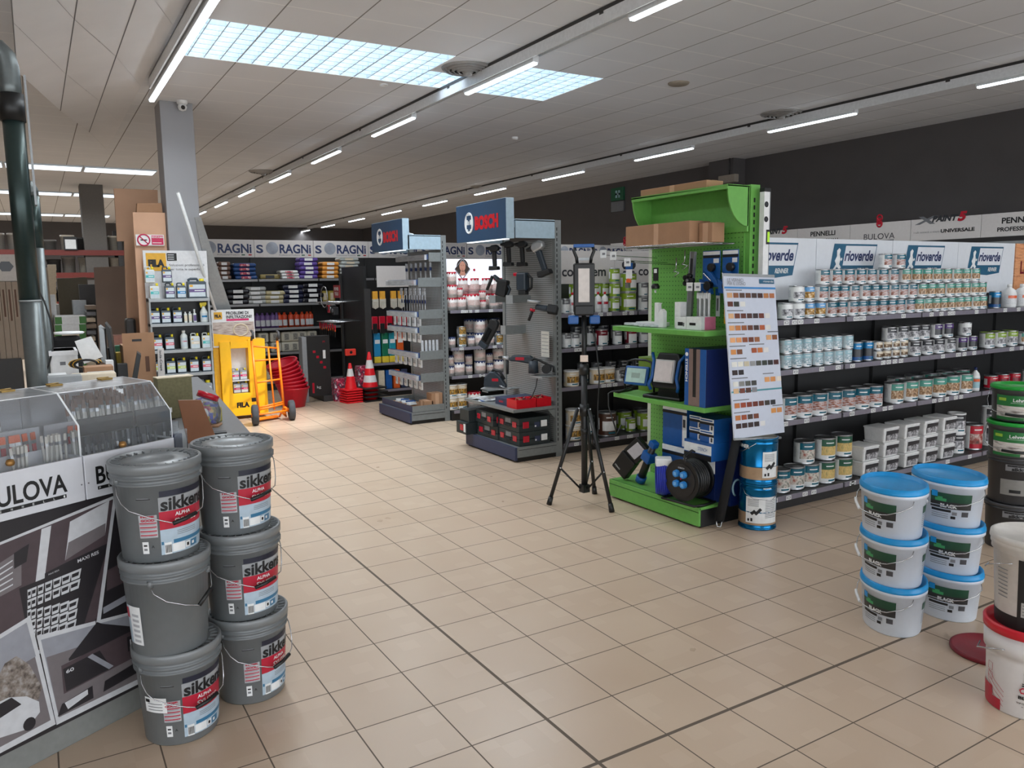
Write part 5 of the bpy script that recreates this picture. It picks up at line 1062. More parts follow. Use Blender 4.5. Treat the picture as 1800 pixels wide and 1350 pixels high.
def sk(x, y, z, label, da=0, back=False, sticker=False):
    t = thing('paint_bucket', label, 'paint bucket', (x, y, z), face(x, y) + math.radians(da), 'grey emulsion buckets')
    bucket_body(t, bg, bg2)
    if back:
        g = G(); g.patch(rsk, .05, .20, -66, -42, paper, .0015, 5)
        for k in range(6): g.patch(rsk, .06 + .02 * k, .07 + .02 * k, -60, -46, lgl, .002, 3)
        g.patch(rsk, .05, .2, -74, -66, lb, .0015, 3); g.patch(rsk, .15, .19, -76, -67, lred, .002, 3); g.build('label', t)
        wire(t, [(-22, .285, .004), (-16, .262, .02), (-2, .232, .03), (18, .205, .032), (36, .185, .032)] + [(44, .2, .034), (60, .235, .03), (72, .28, .012)], [(36, .185, .032), (48, .215, .034), (56, .225, .032)])
    else:
        sik_label(t, sticker); wire(t, arc + tail, [(17, .152, .032), (32, .16, .032), (48, .169, .032)])
    return t
sk(-.905, -.935, 0, 'grey sikkens bucket with white sticker, bottom of the front stack', 0, sticker=True)
sk(-.925, -.95, .3625, 'grey bucket turned away without red label, middle of the front stack', 0, True)
sk(-.935, -.94, .725, 'grey sikkens bucket on top of the front stack by the brush display', -2)
sk(-.60, -.785, 0, 'grey sikkens bucket at the bottom of the rear stack', 14)
sk(-.613, -.785, .3625, 'grey sikkens bucket in the middle of the rear stack', -2)
sk(-.622, -.775, .725, 'grey sikkens bucket on top of the rear stack', 3)
# ---------------------------------------------------------------- white oval buckets with blue lids
wb = M('bucket_white', (206, 214, 224), .35, var=.02); bl = M('lid_blue', (14, 142, 206), .35, var=.05)
lg1 = M('label_bottle_green', (24, 70, 48), .4); lg2 = M('label_soft_black', (44, 44, 44), .4); lg3 = M('label_leaf_green', (60, 150, 90), .4)
def oval(x, y, z, rot, label, th, qr=True):
    # rot: direction of the long axis; th: where the main label faces, relative to the long axis frame
    t = thing('oval_paint_bucket', label, 'paint bucket', (x, y, z), rot, 'white buckets with blue lids'); sy = .76; S_ = Matrix.Diagonal((1, sy, 1, 1))
    rf = lambda q: .172 + .018 * q / .2
    g = G(); g.T = S_; g.lathe([(0, 0), (.168, 0), (.172, .006), (.190, .205), (.199, .206), (.199, .222), (.196, .226)], wb, 48); g.build('body', t)
    g = G(); g.T = S_; g.lathe([(.196, .222), (.201, .224), (.2, .236), (.196, .240), (.196, .250), (.19, .253), (.184, .250), (.180, .236), (.172, .232), (0, .234)], bl, 48); g.build('lid', t)
    g = G(); g.T = S_; a = th
    g.patch(rf, .10, .178, a - 46, a + 22, lg1, n=10); g.patch(rf, .10, .135, a - 46, a + 22, lg2, .0018, 10); g.patch(rf, .155, .185, a - 44, a - 34, bl, .0022, 2); g.patch(rf, .135, .15, a - 38, a - 20, lg3, .0025, 4); g.patch(rf, .145, .158, a - 34, a - 26, lg3, .0025, 3)
    g.patch(rf, .082, .094, a - 44, a - 12, ink, n=4); 
    for k in range(3): g.patch(rf, .05 + .01 * k, .0525 + .01 * k, a - 44, a - 16, gtext, n=4)
    g.patch(rf, .065, .09, a + 6, a + 18, M('barcode_grey', (70, 70, 74), .5), n=3); g.patch(rf, .05, .064, a - 12, a - 4, ink, n=2); g.patch(rf, .07, .086, a - 10, a - 2, gtext, n=2)
    g.patch(rf, .13, .165, a + 80, a + 108, lg1, n=4)
    for k in range(7): g.patch(rf, .06 + .01 * k, .0625 + .01 * k, a + 82, a + 100, gtext, n=3)
    g.build('label', t); g = G(); g.T = S_; g.btext('BLACK', rf, .115, a - 16, .085, .019, paper, .004, bold=.05); g.build('lettering', t)
    g = G(); g.T = S_
    P = lambda d, q, o: ((rf(q) + o) * math.sin(math.radians(a + d)), -(rf(q) + o) * math.cos(math.radians(a + d)), q)
    g.tube([P(52, .2, .004), P(46, .18, .02), P(30, .16, .03), P(8, .135, .035), P(-16, .12, .035), P(-40, .12, .035), P(-62, .14, .035), P(-80, .17, .025), P(-95, .2, .004)], .0026, chrome, 6); h = g.build('handle', t)
    g = G(); g.T = S_; g.tube([P(-46, .12, .035), P(-62, .14, .035), P(-66, .15, .034)], .009, white2, 8); g.build('grip', h)
    return t
for k, l in enumerate(('bottom', 'middle', 'top')):
    oval(2.275 - .012 * k + .006, -1.87 + .004 * k, .241 * k, math.radians(45), 'white bucket with blue lid, %s of the left BLACK stack' % l, -122)
    oval(2.66 - .004 * k, -1.915 + .004 * k, .241 * k, math.radians(68), 'white bucket with blue lid, %s of the right BLACK stack' % l, -118)
# ---------------------------------------------------------------- right foreground buckets
lgreen = M('lid_green', (20, 150, 50), .4); bdk = M('bucket_dark', (62, 64, 64), .4); lehm = M('label_green', (36, 112, 54), .4)
def rl(z): return .148 + .006 * z / .17
def lehmb(x, y, z, label):
    t = thing('clay_paint_bucket', label, 'paint bucket', (x, y, z), face(x, y), 'green lidded buckets')
    g = G(); g.lathe([(0, 0), (.146, 0), (.148, .005), (.154, .175), (.161, .177), (.161, .2)], bdk, 40); g.build('body', t)
    g = G(); g.lathe([(.161, .198), (.166, .2), (.166, .215), (.16, .222), (.153, .22), (.15, .208), (0, .21)], lgreen, 40); g.build('lid', t)
    g = G(); g.patch(rl, .098, .165, -52, 75, lehm, n=12); g.patch(rl, .012, .098, -52, 75, Mpic('clay_landscape', [(190, 176, 166), (210, 204, 198), (120, 108, 100)], 16, stretch=(1, 1, 4)), n=12); g.patch(rl, .012, .03, -52, 10, lehm, .002, 6)
    g.patch(rl, .13, .148, -46, -28, M('label_lime', (150, 190, 60), .4), .002, 4); g.build('label', t)
    g = G(); g.btext('Lehmfarbe', rl, .137, 12, .135, .021, paper, .003, bold=.02); g.patch(rl, .118, .1195, -18, 40, paper, .002, 6); g.build('lettering', t)
    g = G(); P = lambda a, q, o: ((.156 + o) * math.sin(math.radians(a)), -(.156 + o) * math.cos(math.radians(a)), q)
    g.tube([P(-88, .19, .006), P(-84, .12, .02), P(-66, .075, .024), P(-45, .06, .024), P(-22, .05, .022)], .0022, chrome, 6); h = g.build('handle', t)
    g = G(); g.tube([P(-24, .05, .022), P(0, .045, .022), P(18, .045, .022)], .009, black, 8); g.build('grip', h)
lehmb(3.985, -1.58, .823, 'Lehmfarbe bucket with bright green lid, upper of two'); lehmb(3.96, -1.585, .600, 'Lehmfarbe bucket with green lid, lower of two above a dark bucket')
def dks(z, label):
    t = thing('dark_paint_bucket', label, 'paint bucket', (3.985, -1.58, z), face(3.985, -1.58), 'dark buckets under the green lids'); rf = lambda q: .142 + .01 * q / .26
    g = G(); g.lathe([(0, 0), (.14, 0), (.142, .005), (.152, .262), (.158, .264), (.158, .27), (.154, .272), (.154, .28)], M('bucket_charcoal', (58, 58, 60), .4, .2), 40); g.build('body', t)
    g = G(); g.lathe([(.154, .278), (.162, .28), (.162, .296), (.155, .3), (.15, .292), (0, .292)], M('lid_charcoal', (70, 70, 72), .4, .2), 40); g.build('lid', t)
    g = G(); g.patch(rf, .215, .255, -20, 80, M('label_mid_grey', (120, 120, 122), .4), n=8); g.patch(rf, .242, .252, -16, 60, ink, .002, 6); g.patch(rf, .06, .16, -30, 26, M('label_stone', (130, 128, 124), .5), n=6); g.patch(rf, .075, .095, -10, 14, ink, .002, 3); g.build('label', t)
    g = G(); g.btext('sikkens', rf, .228, 14, .11, .022, ink, .003, bold=.05); g.build('lettering', t)
dks(0, 'dark grey bucket on the floor at the bottom of the green lidded stack'); dks(.3, 'dark grey sikkens bucket carrying the two green lidded buckets')
lx, ly = 2.03, -2.62
def rk(z): return .14 + .017 * z / .33
t = thing('licata_bucket', 'white and red licata bucket at the right edge of the floor', 'paint bucket', (lx, ly, 0), face(lx, ly)); lw_ = M('licata_white', (212, 208, 206), .35, var=.02)
g = G(); g.lathe([(0, 0), (.137, 0), (.14, .006), (.150, .22), (.151, .24), (.160, .243), (.162, .30), (.157, .302), (.157, .33)], lw_, 48); g.build('body', t)
g = G(); g.lathe([(.157, .322), (.166, .325), (.168, .355), (.162, .362), (.154, .36), (.150, .345), (0, .345)], M('lid_red', (196, 28, 44), .4), 48); g.build('lid', t)
g = G(); g.patch(rk, .004, .09, -90, -52, lred, n=6); g.patch(rk, .004, .05, -52, -36, lred, n=4)
for k in range(4): g.tube([((rk(.15) + .002) * math.sin(math.radians(a)), -(rk(.15) + .002) * math.cos(math.radians(a)), z) for a, z in ((-62, .15 - .02 * k), (-46, .12 - .02 * k), (-30, .07 - .02 * k + .02))], .0007, lred, 4)
for q in (.13, .17): g.tube([((rk(q) + .002) * math.sin(math.radians(a)), -(rk(q) + .002) * math.cos(math.radians(a)), z) for a, z in ((-62, q - .015), (-52, q - .015), (-52, q + .015), (-62, q + .015))], .0007, lred, 4, closed=True)
g.build('label', t)
g = G(); an = math.radians(-2); R_ = rk(.16) + .003; o = Vector((R_ * math.sin(an), -R_ * math.cos(an), .175)); ux = Vector((0, 0, 1)); uy = Vector((-math.cos(an), -math.sin(an), 0))
g.text('licata', .07, .022, ink, o, ux=ux, uy=uy, bold=.03); g.tube([o + ux * a + uy * b for a, b in ((-.062, -.012), (-.062, .012), (-.05, .016), (-.042, .008), (-.042, -.008), (-.05, -.014))], .003, lred, 5, closed=True)
g.btext('BLU', rk, .092, -2, .04, .014, ink, .004, bold=.04); g.btext('TOP CONTACT', rk, .068, -1, .055, .007, ink, .004, bold=.02); g.btext('5 kg', rk, .054, -1, .02, .005, ink, .004, bold=.02); g.build('lettering', t)
g = G(); P = lambda a, q, o: ((.16 + o) * math.sin(math.radians(a)), -(.16 + o) * math.cos(math.radians(a)), q)
g.tube([P(-30, .27, .003), P(-50, .25, .014), P(-72, .225, .02), P(-86, .205, .02), P(-100, .215, .015)], .003, chrome, 6); g.build('handle', t)
t = thing('white_bucket', 'white bucket with wide black label standing on the red lid', 'paint bucket', (lx + .012, ly + .005, .3445), face(lx, ly)); rz_ = lambda q: .128 + .02 * q / .3
g = G(); g.lathe([(0, 0), (.126, 0), (.128, .006), (.148, .30), (.156, .303), (.154, .322), (.16, .325), (.158, .345)], [black] + [black] + [M('ivory_plastic', (206, 202, 196), .35)] * 5, 48); g.build('body', t)
g = G(); g.lathe([(.158, .34), (.164, .345), (.162, .365), (.152, .368), (.148, .358), (0, .358)], M('ivory_plastic'), 48); g.build('lid', t)
g = G(); g.patch(rz_, .01, .29, -22, 80, M('label_matte_black', (28, 26, 26), .6), n=12); g.patch(rz_, .0, .055, -95, 80, M('label_matte_black'), .0008, 16); g.patch(rz_, .06, .12, -16, 40, M('label_grid', (170, 168, 164), .6), .002, 6)
for k in range(4): g.patch(rz_, .07 + .013 * k, .072 + .013 * k, -14, 38, ink, .003, 6)
for k in range(8): g.patch(rz_, .12 + .016 * k, .124 + .016 * k, -58, -38, gtext, .002, 3)
g.build('label', t); g = G(); P2 = lambda a, q, o: ((.148 + o) * math.sin(math.radians(a)), -(.148 + o) * math.cos(math.radians(a)), q)
g.tube([P2(-30, .27, .004), P2(-52, .25, .02), P2(-74, .225, .024), P2(-92, .2, .024), P2(-100, .21, .015)], .0026, chrome, 6); g.build('handle', t)
o = G().lathe([(0, 0), (.16, 0), (.166, .004), (.166, .016), (.158, .02), (.15, .014), (0, .014)], M('lid_dark_red', (120, 18, 34), .4), 48).build('bucket_lid', loc=(2.375, -2.30, 0)); tag(o, 'dark red bucket lid lying flat on the floor tiles', 'lid')
# two metallic blue cans
mb = M('metallic_blue', (14, 108, 160), .22, .75, var=.03); beige = M('can_beige', (176, 150, 122), .3, .3)
def canr(z, label, rot, big):
    x, y = 2.965, -.40; t = thing('metal_can', label, 'metal can', (x, y, z), face(x, y) + rot, 'blue metal cans'); r = .127; rf = lambda q: r
    g = G(); g.lathe([(0, 0), (r + .003, 0), (r + .003, .01), (r, .012), (r, .035), (r, .12), (r + .002, .125), (r, .13), (r, .22), (r, .28), (r + .002, .284), (r, .288), (r, .31), (r + .004, .314), (r + .003, .32), (r - .006, .32)], [mb] * 4 + [beige] + [mb] * 10, 40); g.build('body', t)
    g = G(); g.lathe([(r - .006, .32), (r - .01, .312), (0, .31)], M('can_lid_cream', (196, 190, 178), .3, .2), 40); g.build('lid', t)
    g = G(); a0, a1 = (-36, 70) if big else (12, 66); z0, z1 = (.05, .235) if big else (.05, .23)
    g.patch(rf, z0, z1, a0, a1, paper, n=8)
    c = a0 + 30 if big else a0 + 24
    def dq(a, q, w_): g.poly([((r + .004) * math.sin(math.radians(a + u)), -(r + .004) * math.cos(math.radians(a + u)), q + v) for u, v in ((0, -w_), (w_ * 450, 0), (0, w_), (-w_ * 450, 0))], ink)
    for u, v in ((-9, -.005), (-3, .008), (3, -.004), (9, .009), (14, .022)): dq(c + u, .125 + v, .014)
    for k in range(6): g.patch(rf, z1 - .02 - .009 * k, z1 - .0165 - .009 * k, a0 + 6, a0 + 40, gtext, .002, 4)
    if big:
        for k in range(12): g.patch(rf, .09 + .011 * k, .094 + .011 * k, a0 + 60, a1 - 6, gtext, .002, 4)
    g.patch(rf, z0 + .012, z0 + .03, a0 + 6, a0 + 12, ink, .002, 2); g.patch(rf, z0 + .012, z0 + .035, a0 + 16, a0 + 22, ink, .002, 2); g.build('label', t)
    g = G(); g.btext('RENNER', rf, .262 if not big else .296, -58 if not big else 30, .13 if not big else .06, .026 if not big else .01, paper, .003, bold=.04, ); g.build('lettering', t)
    g = G(); P = lambda a, q, o: ((r + o) * math.sin(math.radians(a)), -(r + o) * math.cos(math.radians(a)), q)
    g.tube([P(-50 if big else -8, .29, .004), P(-36 if big else -30, .255, .014), P(-10 if big else -50, .225, .016), P(40 if big else -80, .215, .016), P(78 if big else -110, .25, .012)], .0024, chrome, 6); g.build('handle', t)
canr(0, 'blue and beige metal can with large white label, lower of two', 0, True); canr(.322, 'shiny blue and beige metal RENNER can, upper of two', 0, False)
# ---------------------------------------------------------------- tripod work lamp
cx, cy = 2.27, .70
t = thing('tripod_lamp', 'tall black tripod with upright work lamp and blue handles', 'work light', (cx, cy, 0))
g = G(); g.cyl((0, 0, .13), (0, 0, 1.1), .024, .024, black, 14); g.cyl((0, 0, 1.0), (0, 0, 1.48), .018, .018, black, 14); g.cyl((0, 0, 1.02), (0, 0, 1.1), .034, .034, black, 12); g.cyl((0, 0, .70), (0, 0, .79), .036, .036, black, 12); g.box(-.03, .03, -.03, .03, .10, .16, black); g.build('pole', t)
feet = [Vector((2.05 - cx, .86 - cy, 0)), Vector((2.30 - cx, .41 - cy, 0)), Vector((2.52 - cx, .93 - cy, 0))]
feet = [Vector((-.235, .145, 0)), Vector((.045, -.285, 0)), Vector((.25, .2, 0))]
for f_ in feet:
    u = f_.normalized(); top = u * .05 + Vector((0, 0, .76)); ft = f_ + Vector((0, 0, .012)); mid = top.lerp(ft, .62)
    g = G(); g.cyl(top, ft, .015, .015, black, 10); l = g.build('leg', t); g = G(); g.cyl(top.lerp(ft, .93), ft + Vector((0, 0, -.01)), .019, .022, black, 10); g.build('foot', l)
    g = G(); g.cyl(mid, u * .035 + Vector((0, 0, .13)), .008, .008, black, 8); g.build('brace', t); g = G(); g.cyl(mid - Vector((.012, .016, 0)), mid + Vector((.0, -.02, 0)), .007, .007, chrome, 8); g.cyl(top + Vector((-.01, -.02, 0)), top + Vector((0, -.025, 0)), .007, .007, chrome, 8); g.build('bolt', l)
rt = Matrix.Rotation(face(cx, cy) + .0, 4, 'Z')
g = G(); g.T = rt; g.box(-.08, .08, -.05, .06, 1.49, 1.86, black); g.box(-.075, .075, -.055, .05, 1.47, 1.55, black); g.build('lamp_housing', t, .012)
g = G(); g.T = rt; g.box(-.042, .042, -.056, -.05, 1.57, 1.82, M('lamp_diffuser', (206, 198, 192), .4)); g.build('lens', t, .003)
g = G(); g.T = rt; g.tube([(-.05, 0, 1.86), (-.055, 0, 1.9), (-.075, 0, 1.95), (-.065, 0, 1.985)], .012, black, 8); g.tube([(.05, 0, 1.86), (.055, 0, 1.9), (.075, 0, 1.95), (.065, 0, 1.985)], .012, black, 8); g.box(-.04, .04, -.02, .02, 1.88, 1.90, lgrey); h = g.build('top_handle', t)
g = G(); g.T = rt; g.box(-.078, .078, -.022, .022, 1.975, 2.0, blue); g.build('blue_grip', h, .005)
g = G(); g.T = rt; 
for s_ in (-1, 1): g.box(s_ * .08 - .04, s_ * .08 + .04, -.04, .04, 1.405, 1.47, blue)
g.build('blue_bracket', t, .01)
g = G(); g.tube([(.02, -.02, 1.45), (.06, -.06, 1.3), (.10, -.06, 1.0), (.09, -.05, .75), (.11, -.03, .6), (.08, -.05, .5), (.12, -.03, .42), (.08, 0, .47), (.05, -.04, .6), (.1, -.06, .5)], .006, black, 6); g.build('cable', t)
g = G(); g.T = rt; g.box(-.03, .03, -.037, -.034, 1.12, 1.17, M('tripod_sticker', (214, 196, 180), .5)); g.build('label', t); g = G(); g.cyl((.0, -.0, .56), (.0, -.0, .6), .028, .028, black, 10); g.build('clamp', t)
# ---------------------------------------------------------------- power tool end of the dark row, cones, baskets, hand truck
PT = thing('end_display', 'black end display of red power tools under the POWER TOOLS sign', 'display stand')
g = G(); g.box(2.98, 3.02, 7.22, 8.2, .0, 2.0, black); g.build('back_panel', PT); g = G(); g.box(2.95, 3.05, 7.14, 7.2, 0, 1.66, dgrey); g.build('upright', PT); g = G(); g.box(2.95, 3.05, 8.2, 8.26, 0, 1.9, dgrey); g.build('upright', PT); g = G(); g.box(2.3, 2.98, 7.25, 8.2, 0, .09, dgrey); g.build('base', PT)
g = G(); g.box(2.48, 2.50, 7.3, 8.1, .0, .09, M('worn_red_metal', (122, 58, 46), .6)); g.build('base_front', PT)
for (y, zz, n_) in ((7.3, 1.46, 'upper'), (7.3, 1.16, 'lower')):
    g = G()
    for k in range(2): g.cyl((2.55, y + .02, zz - .03 * k), (2.55, y + .8, zz - .03 * k), .006, .006, chrome, 6)
    for k in range(14): g.cyl((2.5, y + .05 + .055 * k, zz - .0), (2.98, y + .05 + .055 * k, zz + .02), .004, .004, chrome, 5)
    g.build('wire_rail', PT)
g = G(); g.box(2.62, 2.63, 7.28, 7.56, 1.53, 1.72, M('sign_dark_red', (150, 24, 34), .4)); g.text('POWER', .2, .05, paper, (2.618, 7.42, 1.665), ux=(0, -1, 0), bold=.05); g.text('TOOLS', .16, .05, paper, (2.618, 7.42, 1.59), ux=(0, -1, 0), bold=.05); g.build('sign', PT)
g = G(); g.tube([(2.55, 7.80 + .16 * math.cos(a), 1.54 + .16 * math.sin(a)) for a in [i * PI / 10 for i in range(21)]], .009, chrome, 5); tag(g.build('bow_saw_hoop'), 'round metal hoop hanging at the top of the power tool display', 'hoop')
hk = Kind('hanging_tool', 'hand tool', lambda r: (G().box(-.012, .012, -.008, .008, -.06, 0, redt).box(-.01, .01, -.006, .006, -.09, -.06, orangep).box(-.006, .006, -.004, .004, -.17, -.09, black)).build('handle', r) and None)
for i in range(16): hk.put((2.54 + .018 * (i % 2), 7.32 + .052 * i, 1.12 + .012 * ((i * 7) % 3)), -PI / 2, 'small red and black hand tool, %s from the right on the lower wire rail' % ORD[i], 'hand tools on the wire rail')
for i, (y, z, l) in enumerate(((7.55, 1.36, 'round black grinder head'), (7.45, 1.33, 'black drill'), (7.68, 1.36, 'red bladed tool'))):
    t = thing('power_tool', l + ' hanging under the upper wire rail', 'power tool', (2.6, y, z)); g = G(); g.box(-.04, .04, -.045, .045, -.06, .06, (tk_, tk_, redt)[i]); g.build('tool_body', t, .012)
    g = G(); g.cyl((-.05, 0, .01), (-.04, 0, .01), .03, .03, (chrome, greyp, black)[i], 12); g.build('tool_disc', t)
carton('trimmer_box', 'tall black box with red tool picture standing on the red base', 2.10, 2.44, 7.30, 7.46, .09, .98, M('box_black', (24, 22, 22), .5), False, extra=lambda g, a, b, h: (
    [g.box(-.09 + .05 * k, -.05 + .05 * k, -b - .001, -b, h * (.72 - .09 * k), h * (.76 - .09 * k), redt) for k in range(4)], g.box(.06, .1, -b - .001, -b, h * .62, h * .76, paper), g.box(-.12, -.09, -b - .001, -b, h * .05, h * .22, redt), g.text('kg', .06, .05, paper, (-.02, -b - .002, h * .14)), g.text('M', .03, .03, redt, (.08, -b - .002, h * .9))))
carton('trimmer_box', 'grey edged black box behind the tall one', 2.03, 2.1, 7.32, 7.5, .0, .97, lgrey, False)
t = thing('red_measuring_tool', 'small orange red tool with black dial hanging low', 'hand tool', (2.72, 7.2, .72)); g = G(); g.box(-.08, .08, -.03, .03, -.05, .05, M('tool_red_orange', (222, 58, 44), .4)); g.build('tool_body', t, .01); g = G(); g.cyl((0, -.031, 0), (0, -.036, 0), .022, .022, black, 12); g.build('dial', t)
pinkc = Mpic('pink_carton_print', [(226, 214, 222), (196, 40, 80), (60, 40, 60), (236, 230, 234)], 22)
for i, (x, y, z) in enumerate(((2.52, 7.16, 0.0), (2.52, 7.16, .17), (2.70, 7.2, .0), (2.72, 7.2, .17), (2.87, 7.12, .17), (2.88, 7.12, .34))):
    carton('printed_carton', 'pink and white printed carton by the cones, %s of six from the lower left' % ORD[i], x - .08, x + .08, y - .0, y + .14, z, z + .165, pinkc, False, group='pink printed cartons')
cone_o = M('cone_red', (232, 26, 38), .4); 
def cone_things(x, y, z, label, h, rb, bands, base, bm_):
    t = thing('traffic_cone', label, 'traffic cone', (x, y, z), .12, 'traffic cones'); rr = lambda q: rb + (.018 - rb) * (q / h)
    zs_ = [.02]; ms = []
    for (q0, q1) in bands: zs_ += [q0 * h, q1 * h]; ms += [cone_o, white2]
    zs_ += [h]; ms += [cone_o]
    g = G(); g.lathe([(rr(q), q) for q in zs_] + [(0, h)], ms + [cone_o], 28); g.build('cone_body', t); g = G(); g.box(-base, base, -base, base, 0, .022, bm_); g.build('base', t, .006); return t
for k in range(4): cone_things(2.93 + .008 * k, 6.98, .062 * k, 'black based cone nested in the tall cone stack, %s from below' % ORD[k], .13, .13, [], .185, black) if k < 3 else cone_things(2.93, 6.98, .186, 'tall red and white striped traffic cone on top of black bases', .54, .12, [(.17, .36), (.55, .78)], .185, black)
for k in range(6): cone_things(2.62, 6.96, .036 * k, 'small red cone nested in the short cone stack, %s from below' % ORD[k], .12, .10, [], .13, cone_o) if k < 5 else cone_things(2.62, 6.96, .18, 'small red traffic cone with one white band on top of its stack', .40, .095, [(.52, .8)], .13, cone_o)
# gloves and goods on the dark wall row behind the farther blue display
D2 = gondola('shelving_unit', 'black gondola of gloves and blue goods behind the farther BOSCH sign', 3.06, 6.6, 7.18, 7.7, (.52,), .11, 1.78, mat=M('black_shelf', (26, 26, 28), .5), tags=False)
g = G(); g.box(3.2, 4.6, 7.24, 7.26, 1.68, 2.0, sgm2); g.build('header_sign', D2, .002)
gl = Kind('work_gloves', 'gloves', lambda r: (G().box(-.04, .04, -.02, .02, -.12, 0, M('glove_cuff_yellow', (220, 160, 50), .7)).build('cuff', r), [G().box(-.045 + .02 * k, -.027 + .02 * k, -.018, .018, -.27 + .01 * abs(k - 2), -.16, M('glove_fabric', (190, 186, 174), .8)).build('finger', r, .006) for k in range(5)], G().box(-.045, .055, -.02, .02, -.17, -.11, M('glove_fabric')).build('palm', r, .01)) and None)
for i, x in enumerate((3.14, 3.26, 3.44, 3.56)): gl.put((x, 7.2, 1.62), 0, 'pale work gloves with yellow cuff, %s from the left on the black row' % ORD[i], 'work gloves')
gl2 = Kind('work_gloves', 'gloves', lambda r: (G().box(-.05, .05, -.02, .02, -.2, 0, redt).build('palm', r, .01), G().box(-.045, .045, -.021, .021, -.26, -.1, black).build('finger', r, .01)) and None)
for i, x in enumerate((3.12, 3.24, 3.36, 3.48, 3.6)): gl2.put((x, 7.2, 1.24), 0, 'red and black work gloves, %s from the left on the black row' % ORD[i], 'red work gloves')
for i, (x, m_) in enumerate(((3.17, M('pack_sky_blue', (40, 140, 190), .4)), (3.30, M('pack_dark_green', (20, 110, 80), .4)), (3.42, M('pack_teal', (30, 140, 160), .4)), (3.55, orangep))):
    t = thing('tall_pack', '%s standing pack with yellow foot on the black row' % ('sky blue', 'dark green', 'teal', 'orange')[i], 'pack', (x, 7.27, .52)); g = G(); g.box(-.055, .055, -.03, .03, .1, .46, m_); g.build('pack_body', t, .012); g = G(); g.box(-.055, .055, -.031, .031, 0, .1, M('pack_yellow', (224, 196, 60), .4)); g.build('pack_foot', t, .01); g = G(); g.box(-.04, .04, -.0315, -.03, .3, .36, paper); g.build('label', t)
for i, x in enumerate((3.22, 3.34, 3.47, 3.6)): carton('low_carton', '%s carton on the lowest black shelf' % ('wooden brown striped', 'blue', 'orange edged', 'second blue')[i], x - .05, x + .05, 7.24, 7.4, .112, .40, (creamp, blue, orangep, navb)[i], False)
# red baskets
rb_ = M('basket_red', (190, 14, 42), .4)
for k in range(8):
    t = thing('red_basket', 'red plastic basket, %s from below in the leaning nested stack' % ORD[k], 'basket', (1.78 + .0, 7.1, 0), .3, 'red baskets', rot=None)
    t.location = (1.80 - .012 * k, 7.05 - .004 * k, .0 + (.055 * k if k else 0)); t.rotation_euler = (0, -.0 - .045 * k, .3)
    g = G(); g.lathe([(0, .003), (.15, .003), (.21, .27), (.225, .275), (.222, .285), (.2, .28)], rb_, 32); g.build('basket_body', t)
    g = G(); g.tube([(.22 * math.cos(a), .22 * math.sin(a), .27) for a in [i * PI / 12 for i in range(24)]], .008, rb_, 6, closed=True); g.build('rim', t)
# orange hand truck
orc = M('truck_orange', (246, 130, 22), .35); tyre = M('tyre_rubber', (62, 64, 68), .8)
t = thing('hand_truck', 'orange hand truck with chunky grey tyres standing by the yellow display', 'hand truck', (0, 0, 0))
y0 = 5.95; L0 = ony(455, 727, y0 - .05); L1 = ony(442, 598, y0 + .12); R0 = ony(499, 716, y0 + .05); R1 = ony(487, 598, y0 + .22); 
g = G()
for a, b in ((L0, L1), (R0, R1)): g.tube([a, b], .016, orc, 10)
g.build('side_tube', t); g = G()
for f_ in (.08, .42, .72, .98)[::-1][1:] + (.05,): g.tube([L0.lerp(L1, f_), R0.lerp(R1, f_)], .012, orc, 8)
g.tube([L0.lerp(L1, .92), R0.lerp(R1, .88)], .012, orc, 8); g.build('cross_bar', t)
g = G(); a = L0.lerp(R0, .62); b = L1.lerp(R1, .62); g.tube([a, b.lerp(a, .1)], .012, orc, 8); g.build('center_bar', t)
for w_, sgn in ((ony(449, 738, y0 - .12), -1), (ony(513, 729, y0 + .0), 1)):
    ax = (R0 - L0); ax.z = 0; ax.normalize(); ax = (Matrix.Rotation(-.45, 3, 'Z') @ ax); r_ = .128; w_ = Vector((w_.x, w_.y, r_))
    q = ax.orthogonal(); q = Vector((0, 0, 1)); p = ax.cross(q)
    g = G()
    prof = [(.07, -.035), (.10, -.042), (.122, -.034), (.128, -.015), (.128, .015), (.122, .034), (.10, .042), (.07, .035)]; n = 36; vs = []
    for j, (rr, o) in enumerate(prof):
        for i in range(n):
            rq = rr + (.004 if (i % 3 == 0 and rr > .12) else 0); an = 2 * PI * i / n; vs.append(w_ + ax * o + (p * math.cos(an) + q * math.sin(an)) * rq)
    m_ = len(prof); g.add(vs, [(j * n + i, j * n + (i + 1) % n, ((j + 1) % m_) * n + (i + 1) % n, ((j + 1) % m_) * n + i) for j in range(m_) for i in range(n)], tyre, True); wo = g.build('wheel', t)
    g = G(); g.cyl(w_ - ax * .02, w_ + ax * .02, .072, .072, orc, 24); g.cyl(w_ - ax * .045, w_ + ax * .045, .026, .026, orc, 14); g.build('wheel_hub', wo)
    if sgn < 0: WL = w_
    else: WR = w_
g = G(); g.cyl(WL, WR, .013, .013, orc, 10); g.tube([WL.lerp(WR, .05) , L0], .012, orc, 8); g.tube([WR.lerp(WL, .05), R0], .02, orc, 8); g.tube([R0, R0 + Vector((.02, .0, -.12)), WR.lerp(WL, .3)], .014, orc, 8); g.build('axle', t)
